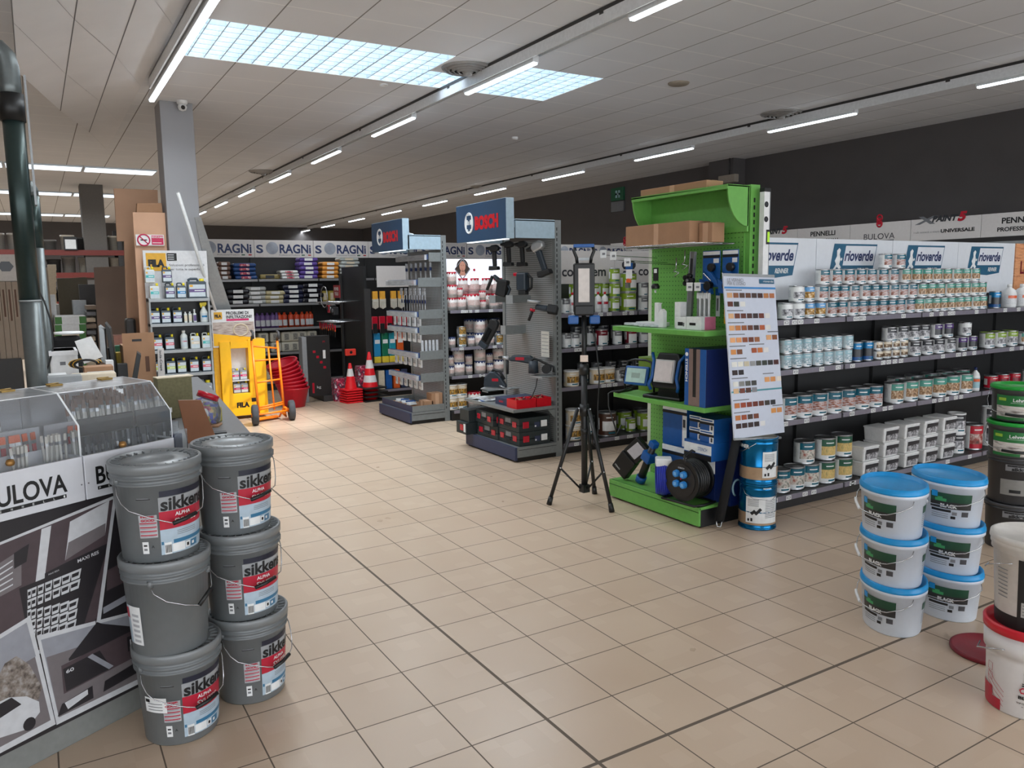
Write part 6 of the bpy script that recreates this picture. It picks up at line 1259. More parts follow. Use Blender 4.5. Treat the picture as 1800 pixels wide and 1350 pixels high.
g = G(); a, b = L0 + Vector((.02, .12, 0)), R0 + Vector((-.02, .12, 0)); a.z = b.z = .02; g.add([a, b, b + Vector((.0, .18, 0)), a + Vector((0, .18, 0)), a + Vector((0, 0, .008)), b + Vector((0, 0, .008)), b + Vector((.0, .18, .008)), a + Vector((0, .18, .008))], [(0, 3, 2, 1), (4, 5, 6, 7), (0, 1, 5, 4), (1, 2, 6, 5), (2, 3, 7, 6), (3, 0, 4, 7)], orc); g.tube([L0, a + Vector((0, .03, .01))], .012, orc, 8); g.tube([R0, b + Vector((0, .03, .01))], .012, orc, 8); g.build('toe_plate', t)
for u_ in ((L1, 'handle_grip'), (R1, 'handle_grip')):
    g = G(); q = u_[0]; g.tube([q, q + Vector((-.005, -.06, .05)), q + Vector((-.005, -.11, .03)), q + Vector((0, -.10, .10)), q + Vector((.0, -.02, .12))], .016, M('grip_charcoal', (60, 62, 64), .6), 8); g.build(u_[1], t)
# ---------------------------------------------------------------- yellow cardboard display and FILA rack
yel = M('display_yellow', (250, 190, 16), .45, var=.02)
Y = thing('yellow_display', 'bright yellow standing display with printed header board and small jerrycans', 'display stand', (0, 0, 0)); ya = 6.38
x0_, x1_ = .70, 1.27
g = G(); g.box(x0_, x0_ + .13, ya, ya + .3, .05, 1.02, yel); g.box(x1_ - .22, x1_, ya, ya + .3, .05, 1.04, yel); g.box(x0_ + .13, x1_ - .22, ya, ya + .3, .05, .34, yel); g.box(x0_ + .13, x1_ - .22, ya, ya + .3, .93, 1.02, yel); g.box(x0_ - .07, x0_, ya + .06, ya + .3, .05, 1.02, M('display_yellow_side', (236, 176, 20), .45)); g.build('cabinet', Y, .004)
g = G(); g.box(x0_ + .13, x1_ - .22, ya + .14, ya + .15, .34, .93, white2); g.box(x0_ + .13, x1_ - .22, ya + .02, ya + .14, .50, .512, white2); g.build('inner_shelf', Y)
g = G(); g.text('FILA', .16, .07, ink, (x0_ + .25, ya - .002, .19), bold=.06); g.box(x0_ + .36, x0_ + .43, ya - .002, ya, .22, .27, ink); g.build('lettering', Y)
ht_ = ony(373, 545, ya + .15); 
g = G(); g.box(.63, 1.16, ya + .04, ya + .055, .95, 1.43, white2); g.poly([(.64, ya + .038, .97), (1.15, ya + .038, .97), (1.15, ya + .038, 1.27), (.64, ya + .038, 1.27)], Mpic('header_photo', [(150, 130, 120), (200, 186, 176), (110, 84, 76)], 7, stretch=(1, 1, 6)))
g.poly([(.64, ya + .036, 1.13), (1.15, ya + .036, 1.06), (1.15, ya + .036, .97), (.64, ya + .036, .97)], yel)
g.tube([(.98 + .09 * math.cos(a), ya + .035, 1.165 + .075 * math.sin(a)) for a in [i * PI / 10 for i in range(20)]], .01, creamp, 6, closed=True)
g.box(.66, .76, ya + .036, ya + .038, 1.31, 1.40, M('logo_gold', (214, 160, 30), .4)); g.text('FILA', .08, .04, ink, (.71, ya + .034, 1.35), bold=.06)
g.text('PROBLEMI DI', .28, .04, dpr, (.95, ya + .036, 1.385), bold=.03); g.text('INFILTRAZIONI?', .32, .04, dpr, (.97, ya + .036, 1.335), bold=.03); g.box(.81, 1.09, ya + .036, ya + .038, 1.285, 1.31, M('magenta_print', (206, 30, 100), .4)); g.build('header_board', Y)
def jerry_maker(wd, d, h, body, lab, lab2, big=False):
    def mk(r):
        a, b = wd / 2, d / 2; g = G(); g.prism([(-a, 0), (a, 0), (a, h * .7), (a * .85, h * .8), (-a, h * .8)] if not big else [(-a, 0), (a, 0), (a, h * .78), (a * .9, h * .84), (-a, h * .84)], 1, -b, b, body); g.build('body', r, .008)
        g = G(); g.tube([(-a * .8, 0, h * .78), (-a * .8, 0, h * .92), (-a * .6, 0, h * .96), (a * .1, 0, h * .96), (a * .2, 0, h * .82)], wd * .07, body, 6); g.build('carry_handle', r)
        g = G(); g.cyl((a * .6, 0, h * .78), (a * .6, 0, h * .97), wd * .14, wd * .13, M('cap_yellow', (230, 210, 40), .4), 10); g.build('cap', r)
        g = G(); g.box(-a * .86, a * .86, -b - .0015, -b, h * .08, h * .68, lab); g.box(-a * .86, a * .86, -b - .002, -b, h * .3, h * .46, lab2); g.box(-a * .8, -a * .45, -b - .0025, -b, h * .56, h * .66, M('logo_gold', (214, 160, 30), .4)); g.box(-a * .3, a * .7, -b - .0025, -b, h * .36, h * .4, paper); g.build('label', r)
    return mk
jb = M('jerry_grey_blue', (58, 70, 80), .4); jw = M('jerry_white', (206, 210, 206), .4); l1 = M('label_silver', (190, 200, 206), .4)
JK = {'v': (purple, jb), 'b': (lblue, jb), 't': (M('label_turquoise', (60, 170, 170), .4), jw), 'p': (M('label_pink', (206, 90, 110), .4), jb), 'g': (M('label_citrus', (180, 200, 90), .4), jb), 'w': (M('label_rose', (206, 90, 110), .4) if 0 else creamp, jw), 'm': (M('magenta_print', (206, 30, 100), .4), M('jerry_mid_grey', (128, 134, 142), .4))}
JN = {'v': 'dark jerrycan with violet label', 'b': 'dark jerrycan with blue label', 't': 'white jerrycan with turquoise label', 'p': 'dark jerrycan with pink label', 'g': 'dark jerrycan with yellow green label', 'w': 'white jerrycan with cream label', 'm': 'grey jerrycan with magenta label'}
jk = {k: Kind('jerrycan', 'jerrycan', jerry_maker(.105, .08, .19, v[1], l1, v[0])) for k, v in JK.items()}
jkb = {k: Kind('large_jerrycan', 'jerrycan', jerry_maker(.21, .12, .24, JK[k][1], l1, JK[k][0], True)) for k in ('v', 'm', 'p')}
for i, (x, z) in enumerate(((.885, .512), (.985, .512), (.895, .341), (.99, .341))): o = jk['m'].put((x, ya + .075, z), 0, 'grey jerrycan with magenta label in the yellow display, %s %s' % (('upper', 'upper', 'lower', 'lower')[i], ('left', 'right')[i % 2]), 'jerrycans in the yellow display'); o.scale = (.88, .88, .82)
FR = thing('product_rack', 'white FILA rack with grey shelves of jerrycans in front of the pillar', 'rack', (0, 0, 0)); fy = 6.0; fx0, fx1 = -.14, .575
g = G(); g.box(fx0, fx1, fy + .16, fy + .175, .02, 2.16, white); g.box(fx0 + .02, fx1 - .02, fy + .15, fy + .16, .3, 1.58, black); g.build('back_panel', FR)
g = G()
for x in (fx0, fx1 - .06): g.box(x, x + .02, fy - .06, fy + .16, 0, 1.6, lgrey)
g.build('side_frame', FR)
fz = (1.575, 1.33, 1.04, .80, .46)
SH = [1.59, 1.30, .985, .70, .36]
for z in SH: g = G(); g.box(fx0, fx1 - .04, fy - .09, fy + .15, z - .035, z, lgrey); g.build('shelf', FR, .003)
g = G(); lx0 = fx0 + .03
g.box(lx0, lx0 + .22, fy + .157, fy + .159, 1.92, 2.13, M('logo_gold', (214, 160, 30), .4)); g.text('FILA', .18, .09, ink, (lx0 + .11, fy + .154, 2.01), bold=.08); g.box(lx0 + .23, lx0 + .34, fy + .157, fy + .159, 2.04, 2.13, ink)
for k in range(3): g.box(lx0 + .24, lx0 + .31, fy + .156, fy + .157, 2.055 + .025 * k, 2.062 + .025 * k, paper)
g.text('Soluzioni professionali', .40, .035, dpr, (lx0 + .45, fy + .156, 1.985)); g.text('per tutte le superfici', .36, .035, dpr, (lx0 + .43, fy + .156, 1.935)); g.build('header_lettering', FR)
def fj(k, px, pv, si, nm, big=False, zo=0):
    p = ony(px, pv, fy); (jkb if big else jk)[k].put((p.x, fy, SH[si] + zo), 0, JN[k].replace('jerrycan', 'large jerrycan' if big else 'jerrycan') + ' ' + nm, 'jerrycans on the white rack')
fj('t', 271, 508, 0, 'at the far left of the top rack shelf'); fj('t', 263, 485, 0, 'stacked at the upper left of the rack', zo=.19); fj('v', 298, 508, 0, 'second from left on the top rack shelf'); fj('v', 293, 485, 0, 'stacked on the second one of the top rack shelf', zo=.19)
fj('b', 318, 508, 0, 'third on the top rack shelf'); fj('v', 345, 505, 0, 'at the right of the top rack shelf', True)
for i, px in enumerate((272, 291, 311)): fj('v', px, 550, 1, 'on the second rack shelf, %s from left' % ORD[i])
fj('p', 276, 590, 2, 'on the third rack shelf, leftmost'); fj('p', 297, 590, 2, 'on the third rack shelf, second'); fj('w', 342, 592, 2, 'on the third rack shelf beside the bottle'); fj('t', 362, 590, 2, 'on the third rack shelf, rightmost')
for i, (px, k) in enumerate(((280, 'g'), (299, 'g'), (318, 'g'), (340, 'p'), (362, 'p'))): fj(k, px, 628, 3, 'on the fourth rack shelf, %s from left' % ORD[i])
fj('p', 322, 675, 4, 'on the bottom rack shelf, left', True); fj('m', 356, 675, 4, 'on the bottom rack shelf, right', True)
for i, px in enumerate((326, 334, 342)):
    p = ony(px, 556, fy); t = thing('small_bottle', 'small white bottle with violet print, %s of three on the second rack shelf' % ORD[i], 'bottle', (p.x, fy, SH[1])); g = G(); g.box(-.018, .018, -.02, .02, 0, .11, jw); g.build('body', t, .005); g = G(); g.box(-.016, .016, -.022, -.02, .02, .09, (creamp, creamp, purple)[i]); g.build('label', t); g = G(); g.cyl((0, 0, .11), (0, 0, .13 + .03 * (i == 2)), .01, .01, white2, 8); g.build('cap', t)
p = ony(359, 560, fy); t = thing('spray_bottle', 'white spray bottle with yellow trigger on the second rack shelf', 'spray bottle', (p.x, fy, SH[1])); g = G(); g.lathe([(0, 0), (.042, 0), (.045, .01), (.045, .12), (.02, .17), (.018, .19)], jw, 18); g.build('body', t); g = G(); g.prism([(-.045, .215), (-.04, .235), (.035, .24), (.035, .21), (.015, .19), (-.01, .19), (-.015, .2), (-.03, .17), (-.035, .18)], 1, -.014, .014, M('cap_yellow')); g.build('trigger', t, .003); g = G(); g.patch(lambda q: .045, .03, .11, -60, 60, l1, .001); g.patch(lambda q: .045, .06, .08, -40, 40, lblue, .002); g.build('label', t)
p = ony(323, 592, fy); t = thing('white_bottle', 'tall white bottle with pink print in the middle of the third rack shelf', 'bottle', (p.x, fy, SH[2])); g = G(); g.lathe([(0, 0), (.038, 0), (.04, .01), (.04, .16), (.018, .19), (.018, .2)], jw, 16); g.build('body', t); g = G(); g.cyl((0, 0, .2), (0, 0, .225), .02, .02, white2, 10); g.build('cap', t); g = G(); g.patch(lambda q: .04, .03, .14, -60, 60, l1, .001); g.patch(lambda q: .04, .09, .1, -40, 40, pinkp, .002); g.build('label', t)
# boards beside the rack
wd1 = M('pale_plywood', (200, 158, 128), .6, scale=4); wd2 = M('tan_board', (184, 146, 118), .7, scale=4)
g = G(); P_ = [ony(200, 331, 6.9), ony(275, 334, 6.9), ony(283, 600, 6.9), ony(206, 424, 6.9)]
def slab(pts, d, m, name, label, cat, floor=None):
    g = G(); pts = [Vector(p) for p in pts]
    if floor is not None:
        zl = min(p.z for p in pts)
        for p in pts:
            if p.z < zl + .12: p.z = floor
    n = len(pts); q = [p + Vector(d) for p in pts]
    g.add(pts + q, [tuple(range(n)), tuple(range(n, 2 * n))[::-1]] + [(i, (i + 1) % n, n + (i + 1) % n, n + i) for i in range(n)], m); return tag(g.build(name, bev=.002), label, cat)
slab([ony(200, 331, 6.95), ony(277, 334, 6.95), ony(285, 640, 6.95), ony(222, 640, 6.95), ony(218, 424, 6.95), ony(206, 424, 6.95)], (0, .05, 0), wd2, 'cardboard_sheet', 'tall tan cardboard sheet standing behind the pale board, reaching highest', 'cardboard sheet', 0)
slab([ony(241, 357, 6.34), ony(284, 357, 6.34), ony(286, 374, 6.34), ony(240, 373, 6.34)], (0, .1, 0), card, 'cardboard_flap', 'small cardboard piece lying on top of the pale board', 'cardboard')
bb = [ony(233, 373, 6.3), ony(290, 374, 6.3), ony(304, 650, 6.22), ony(249, 650, 6.22)]
slab(bb, (0, .03, 0), wd1, 'plywood_board', 'tall pale plywood board carrying the no smoking sign', 'board', 0)
t = thing('no_smoking_sign', 'white and pink no smoking sign on the pale board', 'sign'); a, b = ony(238, 412, 6.26), ony(289, 432, 6.26)
g = G(); g.box(a.x, b.x, 6.255, 6.262, b.z, a.z, white2); g.build('sign_plate', t); g = G(); w_ = b.x - a.x; cz = (a.z + b.z) / 2; pk = M('sign_magenta', (196, 24, 80), .4); R_ = .065
g.tube([(a.x + .085 + R_ * math.cos(u), 6.252, cz + R_ * math.sin(u)) for u in [i * PI / 12 for i in range(24)]], .008, pk, 5, closed=True); g.tube([(a.x + .085 - .045, 6.251, cz + .045), (a.x + .085 + .045, 6.251, cz - .045)], .006, pk, 5); g.box(a.x + .05, a.x + .12, 6.25, 6.252, cz - .006, cz + .006, ink)
g.box(a.x + .17, b.x - .008, 6.252, 6.255, b.z + .01, a.z - .01, pk); g.text('VIETATO FUMARE', .14, .022, paper, (a.x + .24, 6.25, cz + .035), bold=.02); g.box(a.x + .18, b.x - .03, 6.25, 6.252, cz - .035, cz - .028, paper); g.build('pictogram', t)
A1 = ony(345, 440, 5.98); B1_ = ony(383, 560, 6.50); d_ = B1_ - A1
g = G(); g.tube([A1 - d_ * .74, A1 + d_ * ((A1.z - .03) / -d_.z)], .02, M('pale_tube', (206, 206, 204), .35, .2), 10); tag(g.build('leaning_tube'), 'slim pale tube leaning in front of the pillar, top end highest', 'tube')
slab([ony(342, 382, 6.02), ony(353, 381, 6.02), ony(438, 640, 6.85), ony(400, 640, 6.85)], (0, .02, 0), lgrey, 'leaning_profile', 'wide grey metal channel leaning beside the slim pale tube', 'metal profile')
# ---------------------------------------------------------------- BULOVA brush display (local x along its front, local y into it)
BA = math.radians(29.5); BO = Vector((-1.03, -.735, 0))
BD = thing('brush_display', 'white brush display with clear lids, BULOVA lettering and photo posters', 'display stand', BO, BA)
bw = M('display_white', (206, 208, 214), .35, var=.02); base_g = M('base_grey', (128, 130, 128), .45)
UL, UR = -.962, .232
g = G(); g.box(UL, UR, .004, .40, .11, .938, base_g); g.build('cabinet', BD, .003)
g = G(); g.box(UL, UR - .02, .035, .38, 0, .11, base_g); g.build('plinth', BD, .003)
for k, (a, b) in enumerate(((-.56, -.165), (-.162, UR), (-.962, -.563))):
    g = G(); g.box(a + .001, b - .001, -.012, .0, .938, 1.105, bw); f_ = g.build('front_panel', BD, .002)
    g = G(); m_ = (a + b) / 2
    g.text('BULOVA', .285, .070, ink, (m_ - .012, -.0135, 1.022), bold=.022, ux=(1, 0, 0)); g.box(m_ - .15, m_ + .125, -.0132, -.012, .966, .979, ink)
    for i in range(8): g.text('PENNELLI'[i], .006, .008, paper, (m_ - .142 + .037 * i, -.0136, .9725))
    for x in (a + .012, b - .012): g.cyl((x, -.013, 1.0), (x, -.012, 1.0), .003, .003, greyp, 8)
    g.build('lettering', f_)
    g = G(); g.box(a, a + .008, 0, .38, .94, 1.105, bw); g.box(b - .008, b, 0, .38, .94, 1.105, bw); g.box(a, b, .37, .38, .94, 1.33, bw); g.box(a, b, 0, .38, .94, .95, bw); g.build('tray_box', BD)
    if k == 1: g = G(); g.box(a + .009, b - .009, .246, .25, .95, 1.2, black); g.box(a + .009, b - .009, .001, .24, .9505, .953, black); g.box(b - .012, b - .009, .001, .25, .95, 1.1, black); g.build('dark_liner', BD)
    cl = Mclear('acrylic', fac=.10, rough=.05)
    g = G(); g.poly([(a, 0, 1.105), (b, 0, 1.105), (b, 0, 1.22), (a, 0, 1.22)], cl); g.poly([(a, 0, 1.22), (b, 0, 1.22), (b, .115, 1.335), (a, .115, 1.335)], Mclear('acrylic_lid', fac=.13, rough=.05)); g.poly([(a, .115, 1.335), (b, .115, 1.335), (b, .30, 1.345), (a, .30, 1.345)], Mclear('acrylic_top', fac=.75, rough=.1, tint=(180, 184, 188)))
    g.poly([(b - .001, 0, 1.105), (b - .001, .3, 1.105), (b - .001, .3, 1.345), (b - .001, .115, 1.335), (b - .001, 0, 1.22)], cl); g.poly([(a + .001, 0, 1.105), (a + .001, .3, 1.105), (a + .001, .3, 1.345), (a + .001, .115, 1.335), (a + .001, 0, 1.22)], cl); g.build('clear_lid', BD)
    g = G(); e = bw
    for p in ([(a, 0, 1.105), (a, 0, 1.22), (a, .115, 1.335), (a, .3, 1.345)], [(b, 0, 1.105), (b, 0, 1.22), (b, .115, 1.335), (b, .3, 1.345)], [(a, .115, 1.335), (b, .115, 1.335)], [(a, .3, 1.345), (b, .3, 1.345)]): g.tube(p, .0025, M('edge_white', (235, 238, 242), .2, emis=.0), 4)
    g.build('lid_edge', BD)
    g = G(); brs = M('hinge_brass', (170, 140, 80), .35, .8)
    for x in (a + .09, b - .09): g.box(x - .025, x + .025, .27, .30, 1.342, 1.350, brs); g.cyl((x - .025, .30, 1.35), (x + .025, .30, 1.35), .004, .004, brs, 8)
    g.build('hinge', BD)
    g = G(); g.box(a + .01, b - .01, .13, .14, .95, 1.13 if k != 1 else 1.15, dgrey if k == 1 else bw); g.box(a + .01, b - .01, .235, .245, .95, 1.20, dgrey if k == 1 else bw); g.build('divider', BD)
    if k == 2: g = G(); g.box(a, a + .01, 0, .3, 1.1, 1.3, cl); g.build('side_window', BD)
# posters on the front
def pq(pts, m, g, o): g.poly([(a, -o, b) for a, b in pts], m)
pdark = M('poster_mauve', (74, 62, 66), .5); pd2 = M('poster_dark', (34, 31, 35), .5); pbr = M('poster_white', (196, 198, 202), .45); psk = M('poster_sky', (142, 144, 152), .5); pgr = M('poster_grey', (112, 106, 108), .5)
g = G(); pq([(UL, .115), (UR, .115), (UR, .937), (UL, .937)], pd2, g, .001); PO = g.build('poster', BD)
g = G()
MAIN = [(-.96, .80), (-.034, .926), (-.148, .43), (-.96, .40)]
pq(MAIN, pbr, g, .002); pq([(-.95, .795), (-.052, .912), (-.162, .445), (-.95, .415)], pdark, g, .003)
def mp(a, b):                       # position inside the main print
    A = Vector((-.50, .862)); B_2 = Vector((-.055, .912)); D_2 = Vector((-.52, .445)); E_2 = Vector((-.16, .45)); return A.lerp(B_2, a).lerp(D_2.lerp(E_2, a), b)
def mq(pts, m, o): pq([tuple(mp(a, b)) for a, b in pts], m, g, o)
mq([(.38, .02), (.46, .02), (.42, .45), (.34, .45)], pbr, .0035); mq([(.62, .05), (.97, .0), (.97, .28), (.6, .36)], pbr, .0035); mq([(.62, .22), (.96, .18), (.97, .28), (.6, .36)], pgr, .004); mq([(.62, .38), (1, .36), (1, .44), (.42, .44), (.42, .40)], pd2, .004)
mq([(0, .18), (.22, .12), (.22, .42), (0, .45)], pgr, .0035); 
for k in range(5): mq([(0, .22 + .045 * k), (.15, .18 + .05 * k), (.15, .19 + .05 * k), (0, .235 + .045 * k)], pbr, .004)
mq([(.16, .13), (.28, .1), (.26, .24), (.16, .26)], pd2, .0045); mq([(0, .95), (.3, .8), (.75, 1), (.7, 1.0), (0, 1.0)], pd2, .0035); mq([(.2, .44), (1, .44), (.85, .98), (.6, .98), (.25, .72)], pd2, .0038)
for r_ in range(5):
    for c_ in range(7):
        if c_ > 4 and r_ in (2,) and c_ == 5: pass
        u = .27 + .035 * c_ ** 1.35; v = .48 + .085 * r_ + (.012 * c_ if r_ > 1 else 0); s_ = .035 + .011 * c_
        if u + s_ > .98 - .05 * r_: continue
        mq([(u, v), (u + s_, v), (u + s_ * .9, v + .075), (u + s_ * .1, v + .075)], pbr, .0045); mq([(u + s_ * .1, v + .02), (u + s_ * .8, v + .02), (u + s_ * .75, v + .05), (u + s_ * .12, v + .05)], pd2, .005)
ux_ = Vector((.445, 0, .05)).normalized(); c0 = mp(.82, .405); g.text('MAXI RES', .085, .013, pbr, (c0.x, -.0055, c0.y), ux=ux_, uy=(0, 0, 1), bold=.02); c0 = mp(.5, .42); g.text('MAXI RESA', .04, .006, pbr, (c0.x, -.0055, c0.y), ux=ux_, uy=(0, 0, 1))
g.build('main_photo', PO)
g = G(); pq([(-.026, .93), (UR, .936), (UR, .44), (-.132, .44)], pd2, g, .0022); pq([(-.10, .64), (UR, .70), (UR, .60), (-.11, .56)], pdark, g, .003); pq([(-.13, .50), (UR, .56), (UR, .53), (-.13, .475)], psk, g, .0032); g.build('dark_photo', PO)
g = G(); pq([(-.93, .44), (-.40, .575), (-.348, .135), (-.93, .12)], pbr, g, .006); pq([(-.92, .43), (-.415, .555), (-.365, .16), (-.92, .135)], pgr, g, .0065); pq([(-.92, .43), (-.415, .555), (-.395, .42), (-.92, .33)], psk, g, .007)
pq([(-.56, .35), (-.50, .44), (-.46, .45), (-.42, .40), (-.385, .30), (-.40, .26), (-.56, .25)], Mpic('bare_tree', [(70, 62, 58), (130, 120, 112), (160, 156, 154)], 60), g, .0075); pq([(-.62, .20), (-.62, .31), (-.50, .315), (-.44, .29), (-.40, .25), (-.40, .21), (-.45, .17)], pbr, g, .008); pq([(-.58, .30), (-.49, .31), (-.46, .27), (-.56, .25)], pd2, g, .0085)
for x in (-.58, -.44): pq([(x + .022 * math.cos(t_), .185 + .024 * math.sin(t_)) for t_ in [i * PI / 8 for i in range(16)]], pd2, g, .0088)
g.build('van_photo', PO)
g = G(); pq([(-.385, .492), (UR, .435 - .03), (UR, .13), (-.345, .13)], pbr, g, .0055); pq([(-.372, .472), (UR - .01, .40), (UR - .01, .15), (-.335, .155)], psk, g, .006)
pq([(-.36, .40), (UR - .01, .345), (UR - .01, .15), (-.335, .155)], pgr, g, .0065); pq([(-.28, .36), (-.18, .44), (-.16, .455), (-.14, .44), (-.03, .385), (UR - .01, .37), (UR - .01, .35), (-.28, .35)], pd2, g, .007)
pq([(-.31, .345), (.16, .375), (.16, .26), (-.31, .235)], pdark, g, .0075); pq([(-.305, .33), (-.16, .34), (-.12, .25), (-.30, .24)], pd2, g, .008); pq([(-.21, .335), (-.19, .34), (-.11, .255), (-.13, .25)], psk, g, .0085)
g.text('60', .03, .014, pbr, (-.28, -.0088, .315), bold=.02); g.box(-.045, .03, -.0085, -.008, .285, .345, pd2); g.text('Lim', .055, .026, pbr, (-.007, -.0088, .318), bold=.03)
pq([(-.32, .20), (-.2, .215), (-.2, .165), (-.34, .16)], pd2, g, .0076); pq([(-.31, .20), (-.22, .21), (-.22, .19), (-.30, .17)], pbr, g, .008); pq([(-.15, .21), (.1, .24), (.1, .19), (-.16, .17)], pd2, g, .008)
for k in range(2): g.tube([(-.165, -.008, .45), (-.165, -.008, .47)], .0012, pd2, 4)
g.build('billboard_photo', PO)
# brushes standing inside
han = M('handle_white', (206, 204, 196), .4); brw = M('bristle_tan', (150, 112, 92), .8); brd = M('bristle_dark', (70, 50, 44), .8); hb = M('handle_black', (30, 30, 32), .35)
def brush_maker(h, hm, bm_, w_=.012):
    def mk(r):
        g = G(); g.box(-w_ * .45, w_ * .45, -.003, .003, 0, h * .62, hm); g.build('handle', r, .001); g = G(); g.box(-w_ * .5, w_ * .5, -.0035, .0035, h * .62, h * .74, steel); g.build('ferrule', r); g = G(); g.box(-w_ * .55, w_ * .55, -.003, .003, h * .74, h, bm_); g.build('bristles', r, .001)
    return mk
BK = {'a': Kind('paint_brush', 'paint brush', brush_maker(.13, han, brw)), 'b': Kind('paint_brush', 'paint brush', brush_maker(.16, hb, dpr, .008)), 'c': Kind('paint_brush', 'paint brush', brush_maker(.10, han, M('bristle_white', (214, 210, 200), .8), .009)), 'd': Kind('paint_brush', 'paint brush', brush_maker(.11, redt, orangep, .018))}
Bm = Matrix.Translation(BO) @ Matrix.Rotation(BA, 4, 'Z')
def br_(k, x, y, z, l, grp, lean=0): p = Bm @ Vector((x, y, z)); BK[k].put(p, BA, l, grp, rot=(lean, random.uniform(-.08, .08), BA + random.uniform(-.3, .3)))
for r_ in range(3):
    for i in range(24): br_('a', -.13 + .0148 * i, .255 + .03 * r_, 1.145 + .01 * r_ + random.uniform(-.008, .008), 'white handled brush with tan bristles in the back row of the right clear case', 'tan bristle brushes in the right case', -.1)
for r_ in range(2):
    for i in range(16): br_('b', -.145 + .0225 * i, .04 + .055 * r_, .975 + .02 * r_, 'black handled brush standing in the front of the right clear case', 'black brushes in the right case', -.06)
for i in range(16): br_('a', -.50 + .013 * i, .27, 1.12, 'thin brush in the back left group under the left clear lid', 'brushes at the back of the left case', -.1)
for i in range(10): br_('c', -.545 + .011 * i, .05 + .02 * (i % 2), 1.05, 'pale thin brush in the left front bunch of the left clear case', 'pale brushes front left')
for i in range(8): br_('c', -.37 + .007 * i, .06 + .02 * (i % 2), 1.07, 'pale thin brush in the middle bunch of the left clear case', 'pale brushes front middle')
for i in range(9): br_('c', -.255 + .009 * i, .06 + .03 * (i % 2), 1.09, 'pale thin brush in the right bunch of the left clear case', 'pale brushes front right')
for i in range(12): br_('d', -.54 + .028 * i, .17, 1.085, 'red handled brush in the middle row of the left clear case', 'red brushes in the left case')
o = G().lathe([(0, -.012), (.012, -.008), (.014, 0), (.01, .01), (0, .012)], M('knob_brass', (150, 110, 60), .35, .6), 14)
for i, (x, z) in enumerate(((-.42, 1.115), (.0, 1.10))):
    o = G().lathe([(0, -.013), (.012, -.009), (.015, 0), (.011, .01), (0, .013)], M('knob_brass', (150, 110, 60), .35, .6), 14).build('brass_lock', loc=Bm @ Vector((x, -.012, z + .02))); tag(o, 'small brass lock knob on the front of the %s clear case' % ('left' if i == 0 else 'right'), 'lock')
t = thing('leaflet_holder', 'clear leaflet holder hanging at the right end of the brush display', 'leaflet holder', Bm @ Vector((.245, .05, 1.0)), BA); g = G(); g.box(0, .06, -.05, -.046, 0, .13, Mclear('acrylic', fac=.10)); g.box(0, .06, .0, .004, 0, .16, Mclear('acrylic')); g.box(0, .06, -.05, .004, 0, .004, Mclear('acrylic')); g.build('holder', t); g = G(); g.box(.005, .05, -.03, -.005, .005, .11, navb); g.build('leaflet', t)
# ---------------------------------------------------------------- service counter
cz = .93; ctop = M('counter_top_grey', (104, 104, 106), .35); cbody = M('counter_body', (150, 146, 140), .6)
t = thing('service_counter', 'long grey service counter with rounded front corner behind the brush display', 'counter', (0, 0, 0))
outl = [(-.98, .0), (-.50, .0), (-.40, .06), (-.345, .14), (-.32, .24), (-.13, 2.4), (-.08, 3.3), (-.60, 3.4), (-.60, .96), (-.98, .96)]
g = G(); g.prism(outl, 2, cz - .035, cz, ctop); g.build('worktop', t, .004); g = G(); g.prism([(-.93, .08), (-.52, .08), (-.44, .14), (-.40, .3), (-.22, 2.4), (-.18, 3.25), (-.58, 3.35), (-.58, .94), (-.93, .94)], 2, 0, cz - .036, cbody); g.build('cabinet', t)
def onc(u, v, z=cz): return onz(u, v, z)
def blk(name, label, cat, u, v, dx, dy, dz, m, rz=0, z=cz, bev=.003, extra=None, rot=None):
    p = onz(u, v, z); t = thing(name, label, cat, p, rz, None, rot); g = G(); g.box(-dx / 2, dx / 2, 0, dy, 0, dz, m); g.build('body', t, bev)
    if extra: extra(t, dx, dy, dz)
    return t
moss = M('moss_green_board', (112, 108, 78), .8, scale=60, var=.15)
t = blk('sample_block', 'mossy green textured sample block standing on the counter', 'sample', 312, 735, .20, .09, .25, moss, .15, extra=lambda t, a, b, h: G().box(-a / 2 + .0, a / 2 + .01, -.001, b + .002, h, h + .006, creamp).build('top_edge', t))
p = onz(336, 800, cz); 
slab([(-.66, .13, cz), (-.52, .10, cz), (-.56, .28, cz + .20), (-.67, .30, cz + .205)], (0, .012, .0), M('copper_brown_panel', (120, 76, 48), .45, .2, scale=8), 'copper_sample', 'dark copper brown panel leaning against the mossy block', 'sample panel')
q = onz(364, 748, cz); t = thing('candy_jar', 'round clear jar of colourful wrapped candies with red lid', 'jar', q, .3); t.scale = (1.35, 1.35, 1.35)
g = G(); g.lathe([(0, 0), (.04, 0), (.055, .02), (.06, .06), (.05, .1), (.04, .115)], Mclear('jar_clear', fac=.15), 24); ob = g.build('glass_body', t); ob.rotation_euler = (0, 0, 0)
g = G(); g.T = Matrix.Translation((.012, 0, .125)) @ Matrix.Rotation(.45, 4, 'Y'); g.cyl((0, 0, -.012), (0, 0, .012), .045, .045, redt, 24); g.build('lid', t)
cc = [M('candy_violet', (90, 70, 170), .4), M('candy_gold', (214, 170, 60), .4), M('candy_pink', (200, 60, 100), .4), M('candy_lime', (150, 180, 60), .4), M('candy_blue', (60, 80, 190), .4)]
g = G()
for k in range(46):
    a = random.uniform(0, 6.28); r_ = random.uniform(0, .04); z = random.uniform(.012, .10); g.T = Matrix.Translation((r_ * math.cos(a), r_ * math.sin(a), z)) @ Matrix.Rotation(random.uniform(0, 3), 4, 'X') @ Matrix.Rotation(random.uniform(0, 3), 4, 'Z'); g.box(-.012, .012, -.006, .006, -.006, .006, cc[k % 5])
g.T = None; o = g.build('candies', t, .002); o['kind'] = 'stuff'
